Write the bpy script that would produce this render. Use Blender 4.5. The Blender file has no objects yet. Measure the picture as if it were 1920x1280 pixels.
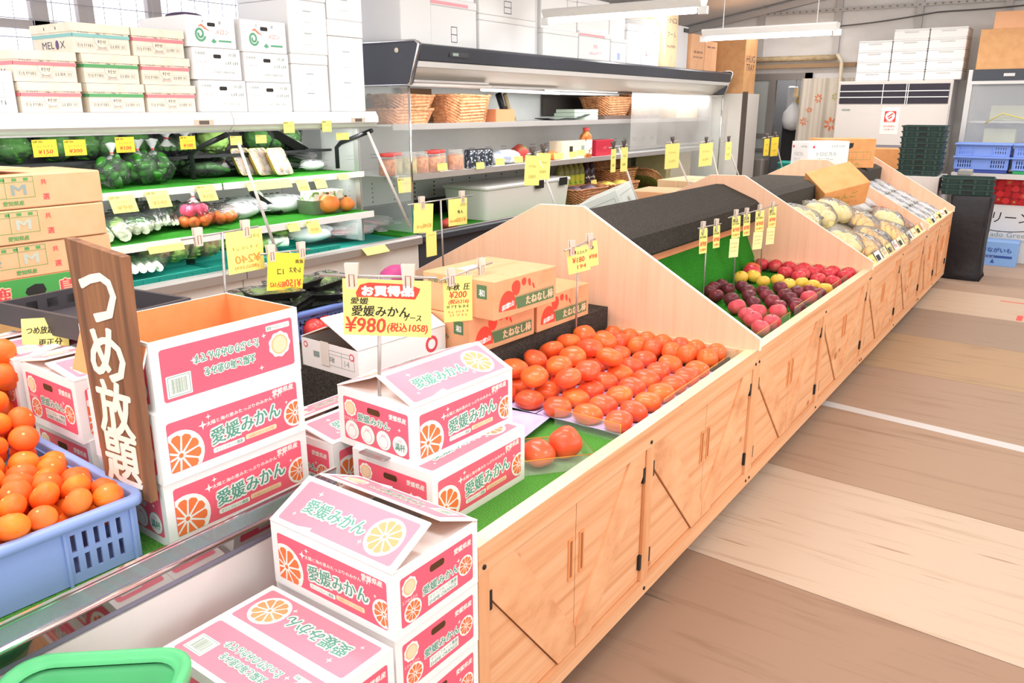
import bpy, math, random
from mathutils import Vector, Matrix, Euler

SC = bpy.context.scene
COL = SC.collection
RAD = math.radians
# ---------------------------------------------------------------- camera
cam_data = bpy.data.cameras.new('camera')
cam_data.sensor_width = 36.0
cam_data.lens = 28.125
cam_data.clip_start = 0.05
cam_data.clip_end = 60
cam = bpy.data.objects.new('camera', cam_data)
cam.location = (0, 0, 1.57)
cam.rotation_euler = (RAD(90 - 16.243), 0, RAD(35.148))
COL.objects.link(cam)
SC.camera = cam
# ---------------------------------------------------------------- light
SC.view_settings.view_transform = 'Standard'
SC.view_settings.look = 'None'
SC.view_settings.exposure = 0.3
SC.view_settings.gamma = 1.0
SC.view_settings.use_curve_mapping = False
world = bpy.data.worlds.new('daylight')
SC.world = world
world.use_nodes = True
bg = world.node_tree.nodes['Background']
bg.inputs[0].default_value = (0.96, 0.98, 1.0, 1)
bg.inputs[1].default_value = 0.8


def area_light(name, loc, size, size_y, power, rot=(0, 0, 0), color=(1, 1, 1)):
    d = bpy.data.lights.new(name, 'AREA')
    d.shape = 'RECTANGLE'
    d.size = size
    d.size_y = size_y
    d.energy = power
    d.color = color
    o = bpy.data.objects.new(name, d)
    o.location = loc
    o.rotation_euler = rot
    COL.objects.link(o)
    return o


# unseen fill lights added in rows under the ceiling (the fittings in view are modelled further down)
for k, (lx, ly) in enumerate([(-0.6, 0.2), (-2.4, 1.0), (0.9, 2.6), (-2.2, 3.4), (0.8, 5.2), (-3.2, 7.8), (0.2, 8.0), (-1.3, 1.9)]):
    area_light('ceiling_fill_light', (lx, ly, 2.62), 1.2, 0.25, 17, (0, 0, 0), (1.0, 0.985, 0.96))
for lx, ly, pw in ((-1.6, 8.9, 19), (0.6, 9.2, 17), (-3.2, 9.9, 10), (-1.9, 6.2, 20), (-2.4, 0.0, 9)):  # more unseen fill lights, added mostly to brighten the far end
    area_light('ceiling_fill_light', (lx, ly, 2.66), 1.2, 0.25, pw, (0, 0, 0), (1.0, 0.985, 0.97))
# tubes under the canopies of the white cases
for ly, ln, pw in ((1.6, 1.9, 9), (3.15, 0.95, 8)):
    area_light('case_tube_light', (-3.72, ly, 1.452), 0.06, ln, pw, (0, RAD(28), 0))
for zz, xx in ((1.15, -3.86), (0.9, -3.78)):  # fill lights added under the shelves to brighten the goods
    for ly, ln in ((1.6, 1.9), (3.15, 0.95)):
        area_light('shelf_fill_light', (xx, ly, zz), 0.03, ln, 2.6 * ln, (0, RAD(12), 0))
area_light('cabinet_fill_light', (-3.72, 6.8, 1.69), 0.06, 5.2, 17, (0, RAD(32), 0))  # added fill for the dark cabinet, whose own tubes are off
# daylight from the open front of the hall, right of and behind the camera
area_light('daylight_front', (3.4, 2.5, 1.7), 7.0, 2.2, 85, (RAD(90), 0, RAD(90)), (1, 0.99, 0.97))
area_light('daylight_behind', (-0.8, -3.2, 1.8), 5.0, 2.2, 60, (RAD(90), 0, 0), (1, 0.99, 0.98))

# ---------------------------------------------------------------- helpers
def srgb(h):
    h = h.lstrip('#')
    c = [int(h[i:i + 2], 16) / 255 for i in (0, 2, 4)]
    return tuple(x / 12.92 if x <= 0.04045 else ((x + 0.055) / 1.055) ** 2.4 for x in c)


MATS = {}


def mat(name, col, rough=0.6, metal=0.0, alpha=None, trans=None, emit=None, noise=None, bump=None, spec=0.35, ior=1.45, coat=0.0):
    """noise=(scale, second colour, low, high[, stretch xyz]) mixes in a second colour; bump=(scale, strength)"""
    if name in MATS:
        return MATS[name]
    m = bpy.data.materials.new(name)
    m.use_nodes = True
    nt = m.node_tree
    b = nt.nodes['Principled BSDF']
    c = srgb(col) if isinstance(col, str) else col
    b.inputs['Base Color'].default_value = (*c, 1)
    b.inputs['Roughness'].default_value = rough
    b.inputs['Metallic'].default_value = metal
    b.inputs['Specular IOR Level'].default_value = spec
    b.inputs['IOR'].default_value = ior
    b.inputs['Coat Weight'].default_value = coat
    if alpha is not None:
        b.inputs['Alpha'].default_value = alpha
    if trans is not None:
        b.inputs['Transmission Weight'].default_value = trans
    if emit is not None:
        b.inputs['Emission Color'].default_value = (*c, 1)
        b.inputs['Emission Strength'].default_value = emit
    if noise or bump:
        tc = nt.nodes.new('ShaderNodeTexCoord')
    if noise:
        mp = nt.nodes.new('ShaderNodeMapping')
        nt.links.new(tc.outputs['Object'], mp.inputs[0])
        if len(noise) > 4:
            mp.inputs['Scale'].default_value = noise[4]
        nz = nt.nodes.new('ShaderNodeTexNoise')
        nz.inputs['Scale'].default_value = noise[0]
        nz.inputs['Detail'].default_value = 5
        nt.links.new(mp.outputs[0], nz.inputs['Vector'])
        rp = nt.nodes.new('ShaderNodeValToRGB')
        rp.color_ramp.elements[0].position = noise[2]
        rp.color_ramp.elements[1].position = noise[3]
        rp.color_ramp.elements[0].color = (*c, 1)
        rp.color_ramp.elements[1].color = (*srgb(noise[1]), 1)
        nt.links.new(nz.outputs[0], rp.inputs[0])
        nt.links.new(rp.outputs[0], b.inputs['Base Color'])
    if bump:
        n2 = nt.nodes.new('ShaderNodeTexNoise')
        n2.inputs['Scale'].default_value = bump[0]
        n2.inputs['Detail'].default_value = 4
        nt.links.new(tc.outputs['Object'], n2.inputs['Vector'])
        bp = nt.nodes.new('ShaderNodeBump')
        bp.inputs['Strength'].default_value = bump[1]
        bp.inputs['Distance'].default_value = 0.01
        nt.links.new(n2.outputs[0], bp.inputs['Height'])
        nt.links.new(bp.outputs[0], b.inputs['Normal'])
    MATS[name] = m
    return m


class MB:
    """collects polygons; build() links them as ONE mesh object"""

    def __init__(self):
        self.v = []
        self.f = []
        self.mi = []
        self.sm = []
        self.mats = []
        self.M = Matrix.Identity(4)

    def slot(self, m):
        if m not in self.mats:
            self.mats.append(m)
        return self.mats.index(m)

    def add(self, vs, fs, m, smooth=False):
        k = len(self.v)
        self.v += [tuple(self.M @ Vector(p)) for p in vs]
        s = self.slot(m)
        for f in fs:
            self.f.append(tuple(i + k for i in f))
            self.mi.append(s)
            self.sm.append(smooth)

    def box(self, lo, hi, m):
        (a, b, c), (d, e, f) = lo, hi
        self.add([(a, b, c), (d, b, c), (d, e, c), (a, e, c), (a, b, f), (d, b, f), (d, e, f), (a, e, f)],
                 [(0, 3, 2, 1), (4, 5, 6, 7), (0, 1, 5, 4), (1, 2, 6, 5), (2, 3, 7, 6), (3, 0, 4, 7)], m)

    def cbox(self, c, s, m):
        self.box([c[i] - s[i] / 2 for i in range(3)], [c[i] + s[i] / 2 for i in range(3)], m)

    def rbox(self, lo, hi, r, m, seg=3):
        """box with rounded vertical edges and softened top and bottom"""
        x0, y0, z0 = lo
        x1, y1, z1 = hi
        e = min(r * 0.6, (z1 - z0) * 0.3)
        rings = []
        for z, ins in ((z0, e), (z0 + e, 0), (z1 - e, 0), (z1, e)):
            rings.append([(p[0], p[1], z) for p in rrect(x0 + ins, y0 + ins, x1 - ins, y1 - ins, max(r - ins, 0.0005), seg)])
        self.loft(rings, m, True, smooth=False)

    def loft(self, rings, m, cap=True, smooth=True, closed=True):
        n = len(rings[0])
        vs = [p for r in rings for p in r]
        fs = []
        for i in range(len(rings) - 1):
            for j in range(n if closed else n - 1):
                a = i * n + j
                b = i * n + (j + 1) % n
                fs.append((a, b, b + n, a + n))
        self.add(vs, fs, m, smooth)
        if cap:
            k = len(self.v) - len(vs)
            s = self.slot(m)
            for f in (tuple(k + j for j in reversed(range(n))), tuple(k + len(vs) - n + j for j in range(n))):
                self.f.append(f)
                self.mi.append(s)
                self.sm.append(False)

    def prism(self, poly, axis, a, b, m):
        """polygon (2-D) in the plane across `axis`, extruded from a to b"""
        def p3(p, t):
            q = list(p)
            q.insert('xyz'.index(axis), t)
            return tuple(q)
        n = len(poly)
        vs = [p3(p, a) for p in poly] + [p3(p, b) for p in poly]
        self.add(vs, [tuple(reversed(range(n))), tuple(range(n, 2 * n))] + [(i, (i + 1) % n, (i + 1) % n + n, i + n) for i in range(n)], m)

    def tube(self, pts, r, m, n=8, closed=False, cap=True):
        pts = [Vector(p) for p in pts]
        rs = r if isinstance(r, (list, tuple)) else [r] * len(pts)
        rings = []
        prev = None
        L = len(pts)
        for i, p in enumerate(pts):
            if closed:
                t = pts[(i + 1) % L] - pts[i - 1]
            else:
                t = pts[min(i + 1, L - 1)] - pts[max(i - 1, 0)]
            if t.length < 1e-9:
                t = Vector((0, 0, 1))
            t.normalize()
            if prev is None:
                u = t.cross(Vector((0, 0, 1)))
                if u.length < 1e-3:
                    u = t.cross(Vector((1, 0, 0)))
            else:
                u = prev - t * prev.dot(t)
            u.normalize()
            prev = u
            w = t.cross(u)
            rings.append([tuple(p + (u * math.cos(6.28319 * k / n) + w * math.sin(6.28319 * k / n)) * rs[i]) for k in range(n)])
        if closed:
            rings.append(rings[0])
        self.loft(rings, m, cap and not closed)

    def lathe(self, prof, m, n=20, c=(0, 0, 0), smooth=True, cap=True):
        self.loft([[(c[0] + r * math.cos(6.28319 * k / n), c[1] + r * math.sin(6.28319 * k / n), c[2] + z) for k in range(n)] for r, z in prof], m, cap, smooth)

    def ball(self, c, r, m, nu=14, nv=9, fn=None):
        """ellipsoid; fn(direction) -> radius factor"""
        rr = (r, r, r) if isinstance(r, (int, float)) else r
        vs, fs = [], []
        for i in range(nv + 1):
            th = math.pi * i / nv
            for j in range(nu):
                ph = 6.28319 * j / nu
                d = (math.sin(th) * math.cos(ph), math.sin(th) * math.sin(ph), math.cos(th))
                k = fn(d) if fn else 1
                vs.append(tuple(c[q] + rr[q] * d[q] * k for q in range(3)))
        for i in range(nv):
            for j in range(nu):
                a, b = i * nu + j, i * nu + (j + 1) % nu
                fs.append((a, a + nu, b + nu, b))
        self.add(vs, fs, m, True)

    def build(self, name, parent=None, mats=None):
        me = bpy.data.meshes.new(name)
        me.from_pydata(self.v, [], self.f)
        for m in self.mats:
            me.materials.append(m)
        me.polygons.foreach_set('material_index', self.mi)
        me.polygons.foreach_set('use_smooth', self.sm)
        me.update()
        o = bpy.data.objects.new(name, me)
        COL.objects.link(o)
        if parent:
            o.parent = parent
        return o


def rrect(x0, y0, x1, y1, r, seg=4):
    out = []
    for cx, cy, a in ((x1 - r, y1 - r, 0), (x0 + r, y1 - r, 90), (x0 + r, y0 + r, 180), (x1 - r, y0 + r, 270)):
        for k in range(seg + 1):
            t = RAD(a + 90 * k / seg)
            out.append((cx + r * math.cos(t), cy + r * math.sin(t)))
    return out


def tag(o, label, cat, group=None):
    o['label'] = label
    o['category'] = cat
    if group:
        o['group'] = group
    return o


def thing(name, label, cat, loc=(0, 0, 0), rotz=0.0, group=None):
    o = bpy.data.objects.new(name, None)
    o.empty_display_size = 0.05
    o.location = loc
    o.rotation_euler = (0, 0, rotz)
    COL.objects.link(o)
    return tag(o, label, cat, group)


def struct(mb, name):
    o = mb.build(name)
    o['kind'] = 'structure'
    return o


def dup(root, loc=None, rot=None, label=None, group=None, scale=None):
    """a copy of a thing with copies of its parts and sub-parts (mesh data shared)"""
    r = root.copy()
    COL.objects.link(r)
    if loc is not None:
        r.location = loc
    if rot is not None:
        r.rotation_euler = rot if isinstance(rot, (tuple, list, Euler)) else (0, 0, rot)
    if scale is not None:
        r.scale = (scale,) * 3 if isinstance(scale, (int, float)) else scale
    if label:
        r['label'] = label
    if group:
        r['group'] = group
    for ch in KIDS(root):
        c = ch.copy()
        COL.objects.link(c)
        c.parent = r
        for g in KIDS(ch):
            d = g.copy()
            COL.objects.link(d)
            d.parent = c
    return r


def KIDS(o):
    return [c for c in o.children]


# ---- lettering: glyph outlines of the built-in font, cached as flat triangles
_TXT = {}


def glyphs(s, offset=0.0):
    key = (s, offset)
    if key not in _TXT:
        cu = bpy.data.curves.new('lettering', 'FONT')
        cu.body = s
        cu.size = 1.0
        cu.fill_mode = 'FRONT'
        cu.resolution_u = 2
        cu.offset = offset
        o = bpy.data.objects.new('lettering', cu)
        COL.objects.link(o)
        dg = bpy.context.evaluated_depsgraph_get()
        me = bpy.data.meshes.new_from_object(o.evaluated_get(dg))
        vs = [(p.co.x, p.co.y) for p in me.vertices]
        fs = [tuple(p.vertices) for p in me.polygons]
        bpy.data.objects.remove(o)
        bpy.data.curves.remove(cu)
        bpy.data.meshes.remove(me)
        _TXT[key] = (vs, fs)
    return _TXT[key]


def bounds(s):
    vs = glyphs(s)[0]
    if not vs:
        return (0, 0, 1, 1)
    xs = [p[0] for p in vs]
    ys = [p[1] for p in vs]
    return min(xs), min(ys), max(xs), max(ys)


class Face:
    """a printed face: origin, right and up directions; layers of ink lie a hair above the surface"""

    def __init__(self, mb, o, u, v, step=0.00035):
        self.mb = mb
        self.o = Vector(o)
        self.u = Vector(u).normalized()
        self.v = Vector(v).normalized()
        self.n = self.u.cross(self.v).normalized()
        self.step = step

    def p(self, x, y, k):
        return tuple(self.o + self.u * x + self.v * y + self.n * (self.step * k))

    def poly(self, pts, m, k=1):
        if len(pts) >= 3:
            self.mb.add([self.p(x, y, k) for x, y in pts], [tuple(range(len(pts)))], m)

    def rect(self, x0, y0, x1, y1, m, k=1, r=0.0):
        self.poly(rrect(x0, y0, x1, y1, r) if r else [(x0, y0), (x1, y0), (x1, y1), (x0, y1)], m, k)

    def disc(self, cx, cy, r, m, k=1, n=20, ry=None):
        self.poly([(cx + r * math.cos(6.28319 * i / n), cy + (ry or r) * math.sin(6.28319 * i / n)) for i in range(n)], m, k)

    def line(self, x0, y0, x1, y1, w, m, k=1):
        d = Vector((x1 - x0, y1 - y0))
        if d.length < 1e-9:
            return
        q = Vector((-d.y, d.x)).normalized() * w / 2
        self.poly([(x0 - q.x, y0 - q.y), (x1 - q.x, y1 - q.y), (x1 + q.x, y1 + q.y), (x0 + q.x, y0 + q.y)], m, k)

    def frame(self, x0, y0, x1, y1, w, m, k=1):
        for a in ((x0, y0, x1, y0), (x1, y0, x1, y1), (x1, y1, x0, y1), (x0, y1, x0, y0)):
            self.line(*a, w, m, k)

    def text(self, s, cx, cy, h, m, k=2, w=None, rot=0.0, offset=0.0, shear=0.0, mirror=False):
        """lettering centred on (cx, cy), height h (w squeezes it to a width)"""
        x0, y0, x1, y1 = bounds(s)
        sy = h / max(y1 - y0, 1e-6)
        sx = sy if w is None else w / max(x1 - x0, 1e-6)
        vs, fs = glyphs(s, offset)
        c, sn = math.cos(rot), math.sin(rot)
        out = []
        for x, y in vs:
            a = (x - (x0 + x1) / 2) * sx
            b = (y - (y0 + y1) / 2) * sy
            a += shear * b
            if mirror:
                a = -a
            out.append(self.p(cx + a * c - b * sn, cy + a * sn + b * c, k))
        self.mb.add(out, [tuple(reversed(f)) for f in fs] if mirror else fs, m)

    def scribble(self, x0, y0, x1, h, m, k=2, seed=0, n=6):
        """a line of small unreadable print, as a row of short strokes"""
        rg = random.Random(seed)
        step = (x1 - x0) / n
        for i in range(n):
            a = x0 + i * step
            for q in range(3):
                xa = a + rg.uniform(0.05, 0.6) * step
                ya = y0 + rg.uniform(0, h)
                if rg.random() < 0.5:
                    self.line(xa, ya, xa + step * 0.4, ya + rg.uniform(-0.15, 0.15) * h, h * 0.16, m, k)
                else:
                    self.line(xa, y0, xa + step * 0.1 * rg.uniform(-1, 1), y0 + h, h * 0.16, m, k)


def clip_rect(pts, x0, y0, x1, y1):
    for ax, lim, sg in ((0, x0, 1), (0, x1, -1), (1, y0, 1), (1, y1, -1)):
        out = []
        for i in range(len(pts)):
            a, b = pts[i - 1], pts[i]
            ia, ib = (a[ax] - lim) * sg >= 0, (b[ax] - lim) * sg >= 0
            if ia != ib:
                t = (lim - a[ax]) / (b[ax] - a[ax])
                out.append((a[0] + (b[0] - a[0]) * t, a[1] + (b[1] - a[1]) * t))
            if ib:
                out.append(b)
        pts = out
        if not pts:
            return []
    return pts


# ---------------------------------------------------------------- wood and surface materials
def wood(name, c0, c1, c2, scale, rough=0.55, knots=None, lo=0.35, hi=0.68, spec=0.3):
    if name in MATS:
        return MATS[name]
    m = mat(name, c0, rough, spec=spec)
    nt = m.node_tree
    b = nt.nodes['Principled BSDF']
    tc = nt.nodes.new('ShaderNodeTexCoord')
    mp = nt.nodes.new('ShaderNodeMapping')
    mp.inputs['Scale'].default_value = scale
    nz = nt.nodes.new('ShaderNodeTexNoise')
    nz.inputs['Scale'].default_value = 1.0
    nz.inputs['Detail'].default_value = 7
    nz.inputs['Roughness'].default_value = 0.62
    nz.inputs['Distortion'].default_value = 0.12
    rp = nt.nodes.new('ShaderNodeValToRGB')
    e = rp.color_ramp.elements
    e[0].position, e[1].position = lo, hi
    e[0].color = (*srgb(c1), 1)
    e[1].color = (*srgb(c2), 1)
    mid = e.new((lo + hi) / 2)
    mid.color = (*srgb(c0), 1)
    nt.links.new(tc.outputs['Object'], mp.inputs[0])
    nt.links.new(mp.outputs[0], nz.inputs['Vector'])
    nt.links.new(nz.outputs[0], rp.inputs[0])
    out = rp.outputs[0]
    if knots:
        ms = nt.nodes.new('ShaderNodeMapping')
        ms.inputs['Scale'].default_value = knots[0]
        vo = nt.nodes.new('ShaderNodeTexVoronoi')
        vo.inputs['Scale'].default_value = 1.0
        kr = nt.nodes.new('ShaderNodeValToRGB')
        kr.color_ramp.elements[0].position = 0.05
        kr.color_ramp.elements[1].position = knots[2]
        kr.color_ramp.elements[0].color = (1, 1, 1, 1)
        kr.color_ramp.elements[1].color = (0, 0, 0, 1)
        mx = nt.nodes.new('ShaderNodeMix')
        mx.data_type = 'RGBA'
        nt.links.new(tc.outputs['Object'], ms.inputs[0])
        nt.links.new(ms.outputs[0], vo.inputs['Vector'])
        nt.links.new(vo.outputs['Distance'], kr.inputs[0])
        nt.links.new(kr.outputs[0], mx.inputs['Factor'])
        nt.links.new(out, mx.inputs['A'])
        mx.inputs['B'].default_value = (*srgb(knots[1]), 1)
        out = mx.outputs['Result']
    nt.links.new(out, b.inputs['Base Color'])
    return m


PINE = wood('pine', '#E6AA7C', '#EDB88E', '#D69365', (1.2, 0.8, 27), knots=((3.2, 4.5, 7.5), '#B9683C', 0.13))
PINE_V = wood('pine_upright', '#E3A576', '#EAB286', '#D59160', (14, 14, 1.6))
PINE_D = wood('pine_brace', '#E6A97B', '#EDB78A', '#D39062', (3, 5, 9), knots=((3.0, 3.0, 4.0), '#B9683C', 0.1))
CREAM = wood('cream_edge', '#F0D2AE', '#F4DABB', '#E9C79E', (4, 2.5, 8))
BOARD = wood('pink_board', '#F4C4A4', '#F6C9AA', '#F0BC99', (30, 30, 1.4))
STRIP = mat('pale_strip', '#FFF2E0', 0.5)
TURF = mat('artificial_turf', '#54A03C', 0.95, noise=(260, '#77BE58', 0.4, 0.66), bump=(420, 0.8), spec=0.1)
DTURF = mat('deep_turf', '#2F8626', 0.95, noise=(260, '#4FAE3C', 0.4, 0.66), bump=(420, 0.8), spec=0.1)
MATBLK = mat('black_mat', '#47423E', 0.95, noise=(300, '#7A736B', 0.45, 0.75), bump=(350, 1.0), spec=0.1)
FOAM = mat('dark_foam', '#45413D', 0.9, noise=(90, '#57524D', 0.4, 0.7), spec=0.1)
BLACK = mat('black_plastic', '#262523', 0.45)
BLACKM = mat('black_metal', '#2A2A2C', 0.4, 0.2)
WHITE = mat('white_enamel', '#F2F1EF', 0.3)
PANELW = mat('white_panel', '#E9E6E2', 0.35, noise=(6, '#E1DDD8', 0.45, 0.8))
CHROME = mat('chrome', '#E4E2E0', 0.12, 1.0)
STEEL = mat('brushed_steel', '#B8B6B4', 0.35, 1.0, noise=(40, '#9C9A98', 0.3, 0.8, (1, 1, 20)))
ALU = mat('aluminium', '#C9C7C5', 0.4, 0.7)
GLASS = mat('clear_glass', '#F4FAF7', 0.03, alpha=0.16, spec=0.6)
ACRYL = mat('clear_acrylic', '#EEF6EE', 0.05, alpha=0.1, spec=0.5)
AMBER = mat('amber_edge', '#F2B04A', 0.2, alpha=0.75)

# ---------------------------------------------------------------- the setting
SKEW = -0.052
tones = [(-3.6, -1.14, '#A08570', '#8A6E5A'), (-1.14, -0.22, '#C8A988', '#B8957A'), (-0.22, 0.7, '#97796A', '#86695B'), (0.7, 1.62, '#9A7C69', '#85685A'),
         (1.62, 2.53, '#9C7E69', '#7C5F4C'), (2.53, 3.45, '#C4AD98', '#A68A72'), (3.45, 4.37, '#A88C76', '#856853'),
         (4.37, 5.28, '#A68B76', '#8A6D59'), (5.28, 6.2, '#AE9172', '#8A7059'), (6.2, 7.12, '#9E8876', '#8D7667'),
         (7.12, 8.04, '#C2AC96', '#AB917A'), (8.04, 8.96, '#AD9480', '#98806E'), (8.96, 10.95, '#B79E8A', '#A38A78')]
fl = MB()
fl.box((-6, -3.6, -0.08), (5.5, 10.95, -0.012), mat('floor_gap', '#57453A', 0.9))
for i, (a, b, c1, c2) in enumerate(tones):
    m = wood('plywood_%d' % i, c1, c1, c2, (0.9 + 0.3 * (i % 3), 17 + 5 * (i % 2), 1), 0.6, ((0.9 + 0.2 * (i % 2), 13, 1), c2 if i % 2 else '#7A6656', 0.1), lo=0.26, hi=0.8, spec=0.2)
    for xa, xb in ((-6, -1.9), (-1.9, 1.9), (1.9, 5.5)):
        vs = []
        for x, y in ((xa + 0.002, a + 0.002), (xb - 0.002, a + 0.002), (xb - 0.002, b - 0.002), (xa + 0.002, b - 0.002)):
            yy = y if y in (10.948, -3.598) else y + SKEW * (x + 0.95)
            vs.append((x, yy))
        fl.prism(vs, 'z', -0.013, 0.0, m)
struct(fl, 'floor')

tp = MB()
tp.prism([(-1.6, 4.435), (2.4, 4.0), (2.4, 4.075), (-1.6, 4.515)], 'z', 0.0, 0.0012, mat('tape_white', '#CBC7C4', 0.6))
tag(tp.build('floor_tape'), 'long strip of white tape stuck across the plywood floor', 'tape')
tp = MB()
RED = mat('tape_red', '#DE5A50', 0.6)
tp.prism([(-0.42, 7.79), (0.5, 7.74), (0.5, 7.765), (-0.42, 7.815)], 'z', 0.0, 0.0012, RED)
tp.prism([(-0.26, 7.3), (-0.22, 7.3), (-0.22, 7.12), (-0.26, 7.12)], 'z', 0.0, 0.0012, RED)
tag(tp.build('floor_tape'), 'thin red tape mark on the pale plywood sheet near the end wall', 'tape')

# end wall of greyish sheeting on a steel frame
SHEET = mat('wall_sheeting', '#F4F1EE', 0.7, noise=(1.6, '#E6E1DD', 0.42, 0.7, (1, 1, 2.2)), bump=(2.5, 0.5))
FRAME = mat('grey_frame', '#C6C2BF', 0.5, 0.2)
YB = 10.9


def roofz(x):
    return 2.66 + 0.17 * (x + 4.6)


w = MB()
w.prism([(-5.2, -0.08), (-3.95, -0.08), (-3.95, 1.97), (-3.05, 1.97), (-3.05, -0.08), (5.5, -0.08), (5.5, roofz(5.5)), (-5.2, roofz(-5.2))], 'y', YB, YB + 0.05, SHEET)
struct(w, 'wall_end')
for k, (x, z0) in enumerate(((-3.72, 2.2), (-2.77, 2.2), (-1.87, 0), (-0.98, 0), (0.0, 0))):
    b = MB()
    b.box((x - 0.035, YB - 0.05, z0), (x + 0.035, YB, roofz(x)), FRAME)
    struct(b, 'trim_%d' % (k + 1))
b = MB()
b.box((-3.7, YB - 0.06, 2.70), (5.4, YB - 0.02, 2.74), FRAME)
for k in range(110):
    b.box((-3.65 + 0.08 * k, YB - 0.062, 2.712), (-3.625 + 0.08 * k, YB - 0.06, 2.728), mat('hole_dark', '#8C8885', 0.8))
struct(b, 'trim_6')
b = MB()
b.prism([(-5.1, roofz(-5.1) - 0.1), (5.4, roofz(5.4) - 0.1), (5.4, roofz(5.4) - 0.03), (-5.1, roofz(-5.1) - 0.03)], 'y', YB - 0.1, YB - 0.03, FRAME)
struct(b, 'trim_7')
c = MB()
c.prism([(-5.2, roofz(-5.2)), (5.5, roofz(5.5)), (5.5, roofz(5.5) + 0.04), (-5.2, roofz(-5.2) + 0.04)], 'y', -3.6, YB + 0.05, mat('roof_sheeting', '#F1EFEE', 0.7, bump=(2, 0.4)))
struct(c, 'ceiling')

# left wall: white sheeting with a band of bright windows behind wire mesh
XL = -4.85
WALLW = mat('wall_white', '#ECEAE9', 0.7)
w = MB()
w.box((XL - 0.06, -3.6, -0.08), (XL, YB, 1.72), WALLW)
w.box((XL - 0.06, -3.6, 2.44), (XL, YB, roofz(XL)), WALLW)
w.box((XL - 0.06, 4.2, 1.72), (XL, YB, 2.44), WALLW)
struct(w, 'wall_left')
GLOW = mat('bright_window', '#EDF1FF', 0.4, emit=1.25)
MUL = mat('window_frame_grey', '#B2A9A6', 0.6)
ys = [-3.6, -1.6, 0.2, 1.78, 2.36, 2.62, 3.05, 4.2]
for k in range(len(ys) - 1):
    b = MB()
    b.box((XL - 0.05, ys[k], 1.72), (XL - 0.02, ys[k + 1], 2.44), GLOW)
    r = struct(b, 'window_%d' % (k + 1))
    f = MB()
    for y0, y1, z0, z1 in ((ys[k], ys[k] + 0.05, 1.72, 2.44), (ys[k + 1] - 0.04, ys[k + 1], 1.72, 2.44), (ys[k], ys[k + 1], 1.72, 1.76), (ys[k], ys[k + 1], 1.985, 2.03), (ys[k], ys[k + 1], 2.4, 2.44)):
        f.box((XL - 0.02, y0, z0), (XL + 0.02, y1, z1), MUL)
    f.build('window_frame', r)
net = MB()
NET = mat('mesh_wire', '#A9A6AC', 0.5)
for k in range(60):
    y = -1.5 + 0.1 * k
    if y < 4.1:
        net.tube([(XL + 0.06, y, 1.72), (XL + 0.06 + 0.01 * math.sin(k), y + 0.02, 2.42)], 0.0022, NET, 4)
for k in range(8):
    net.tube([(XL + 0.06, -1.5, 1.74 + 0.095 * k), (XL + 0.06, 4.1, 1.75 + 0.095 * k)], 0.0022, NET, 4)
tag(net.build('wire_mesh_screen'), 'wire mesh stretched across the bright windows at upper left', 'mesh screen')

# fluorescent battens hanging from the roof (their light is part of each fitting)
TUBE = mat('lit_tube', '#FFFFFF', 0.4, emit=26.0)


def batten(label, cx, cy, z, length):
    t = thing('fluorescent_lamp', label, 'lamp', (cx, cy, z), 0.0, None)
    b = MB()
    b.prism([(-0.035, 0.0), (0.035, 0.0), (0.07, 0.045), (0.05, 0.06), (-0.05, 0.06), (-0.07, 0.045)], 'x', -length / 2, length / 2, WHITE)
    b.build('housing', t)
    b = MB()
    b.tube([(-length / 2 + 0.05, 0, -0.022), (length / 2 - 0.05, 0, -0.022)], 0.016, TUBE, 10)
    b.build('tube', t)
    for s in (-1, 1):
        b = MB()
        b.box((s * length / 2 - 0.03, -0.018, -0.045), (s * length / 2 + 0.03, 0.018, 0.005), WHITE)
        b.build('lamp_holder', t)
        b = MB()
        b.tube([(s * length * 0.35, 0, 0.06), (s * length * 0.35, 0, roofz(cx + s * length * 0.35) - z + 0.01)], 0.004, WHITE, 5)
        b.build('hanger', t)
    return t


batten('lit fluorescent batten hanging nearer, over the dark cabinet with white boxes', -2.87, 5.4, 2.215, 1.24)
batten('lit fluorescent batten hanging further off, in front of the end wall', -2.44, 7.3, 2.19, 1.16)

# cable swagged along the end wall
cb = MB()
pts = []
for k in range(40):
    x = -4.4 + 0.16 * k
    pts.append((x, YB - 0.09, 2.46 + 0.06 * (x + 4.4) - 0.035 * abs(math.sin(x * 1.9))))
cb.tube(pts, 0.009, mat('cable_grey', '#6E6A68', 0.6), 5)
tag(cb.build('cable'), 'dark cable swagged along the upper end wall under the steel channel', 'cable')


# ---------------------------------------------------------------- pine display counters in a row
XF, XK = -0.945, -2.8          # front and back planes of the row
GAB = [(-0.937, 0.655), (-0.937, 0.7), (-1.75, 1.163), (-1.975, 1.158), (-2.8, 0.735), (-2.8, 0.655)]
LINE = mat('gap_shadow', '#6A4326', 0.8)  # dark strip painted as the gap's shadow below each brace


def handle_mb(x, y, z):
    h = MB()
    for a0, a1, c0, c1 in ((-0.011, -0.006, -0.055, 0.055), (0.006, 0.011, -0.055, 0.055), (-0.011, 0.011, -0.061, -0.055), (-0.011, 0.011, 0.055, 0.061)):
        h.box((x, y + a0, z + c0), (x + 0.004, y + a1, z + c1), mat('handle_wood', '#E59C66', 0.4))
    h.box((x + 0.0005, y - 0.006, z - 0.055), (x + 0.0015, y + 0.006, z + 0.055), mat('handle_slot', '#A9663E', 0.7))
    return h


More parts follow.
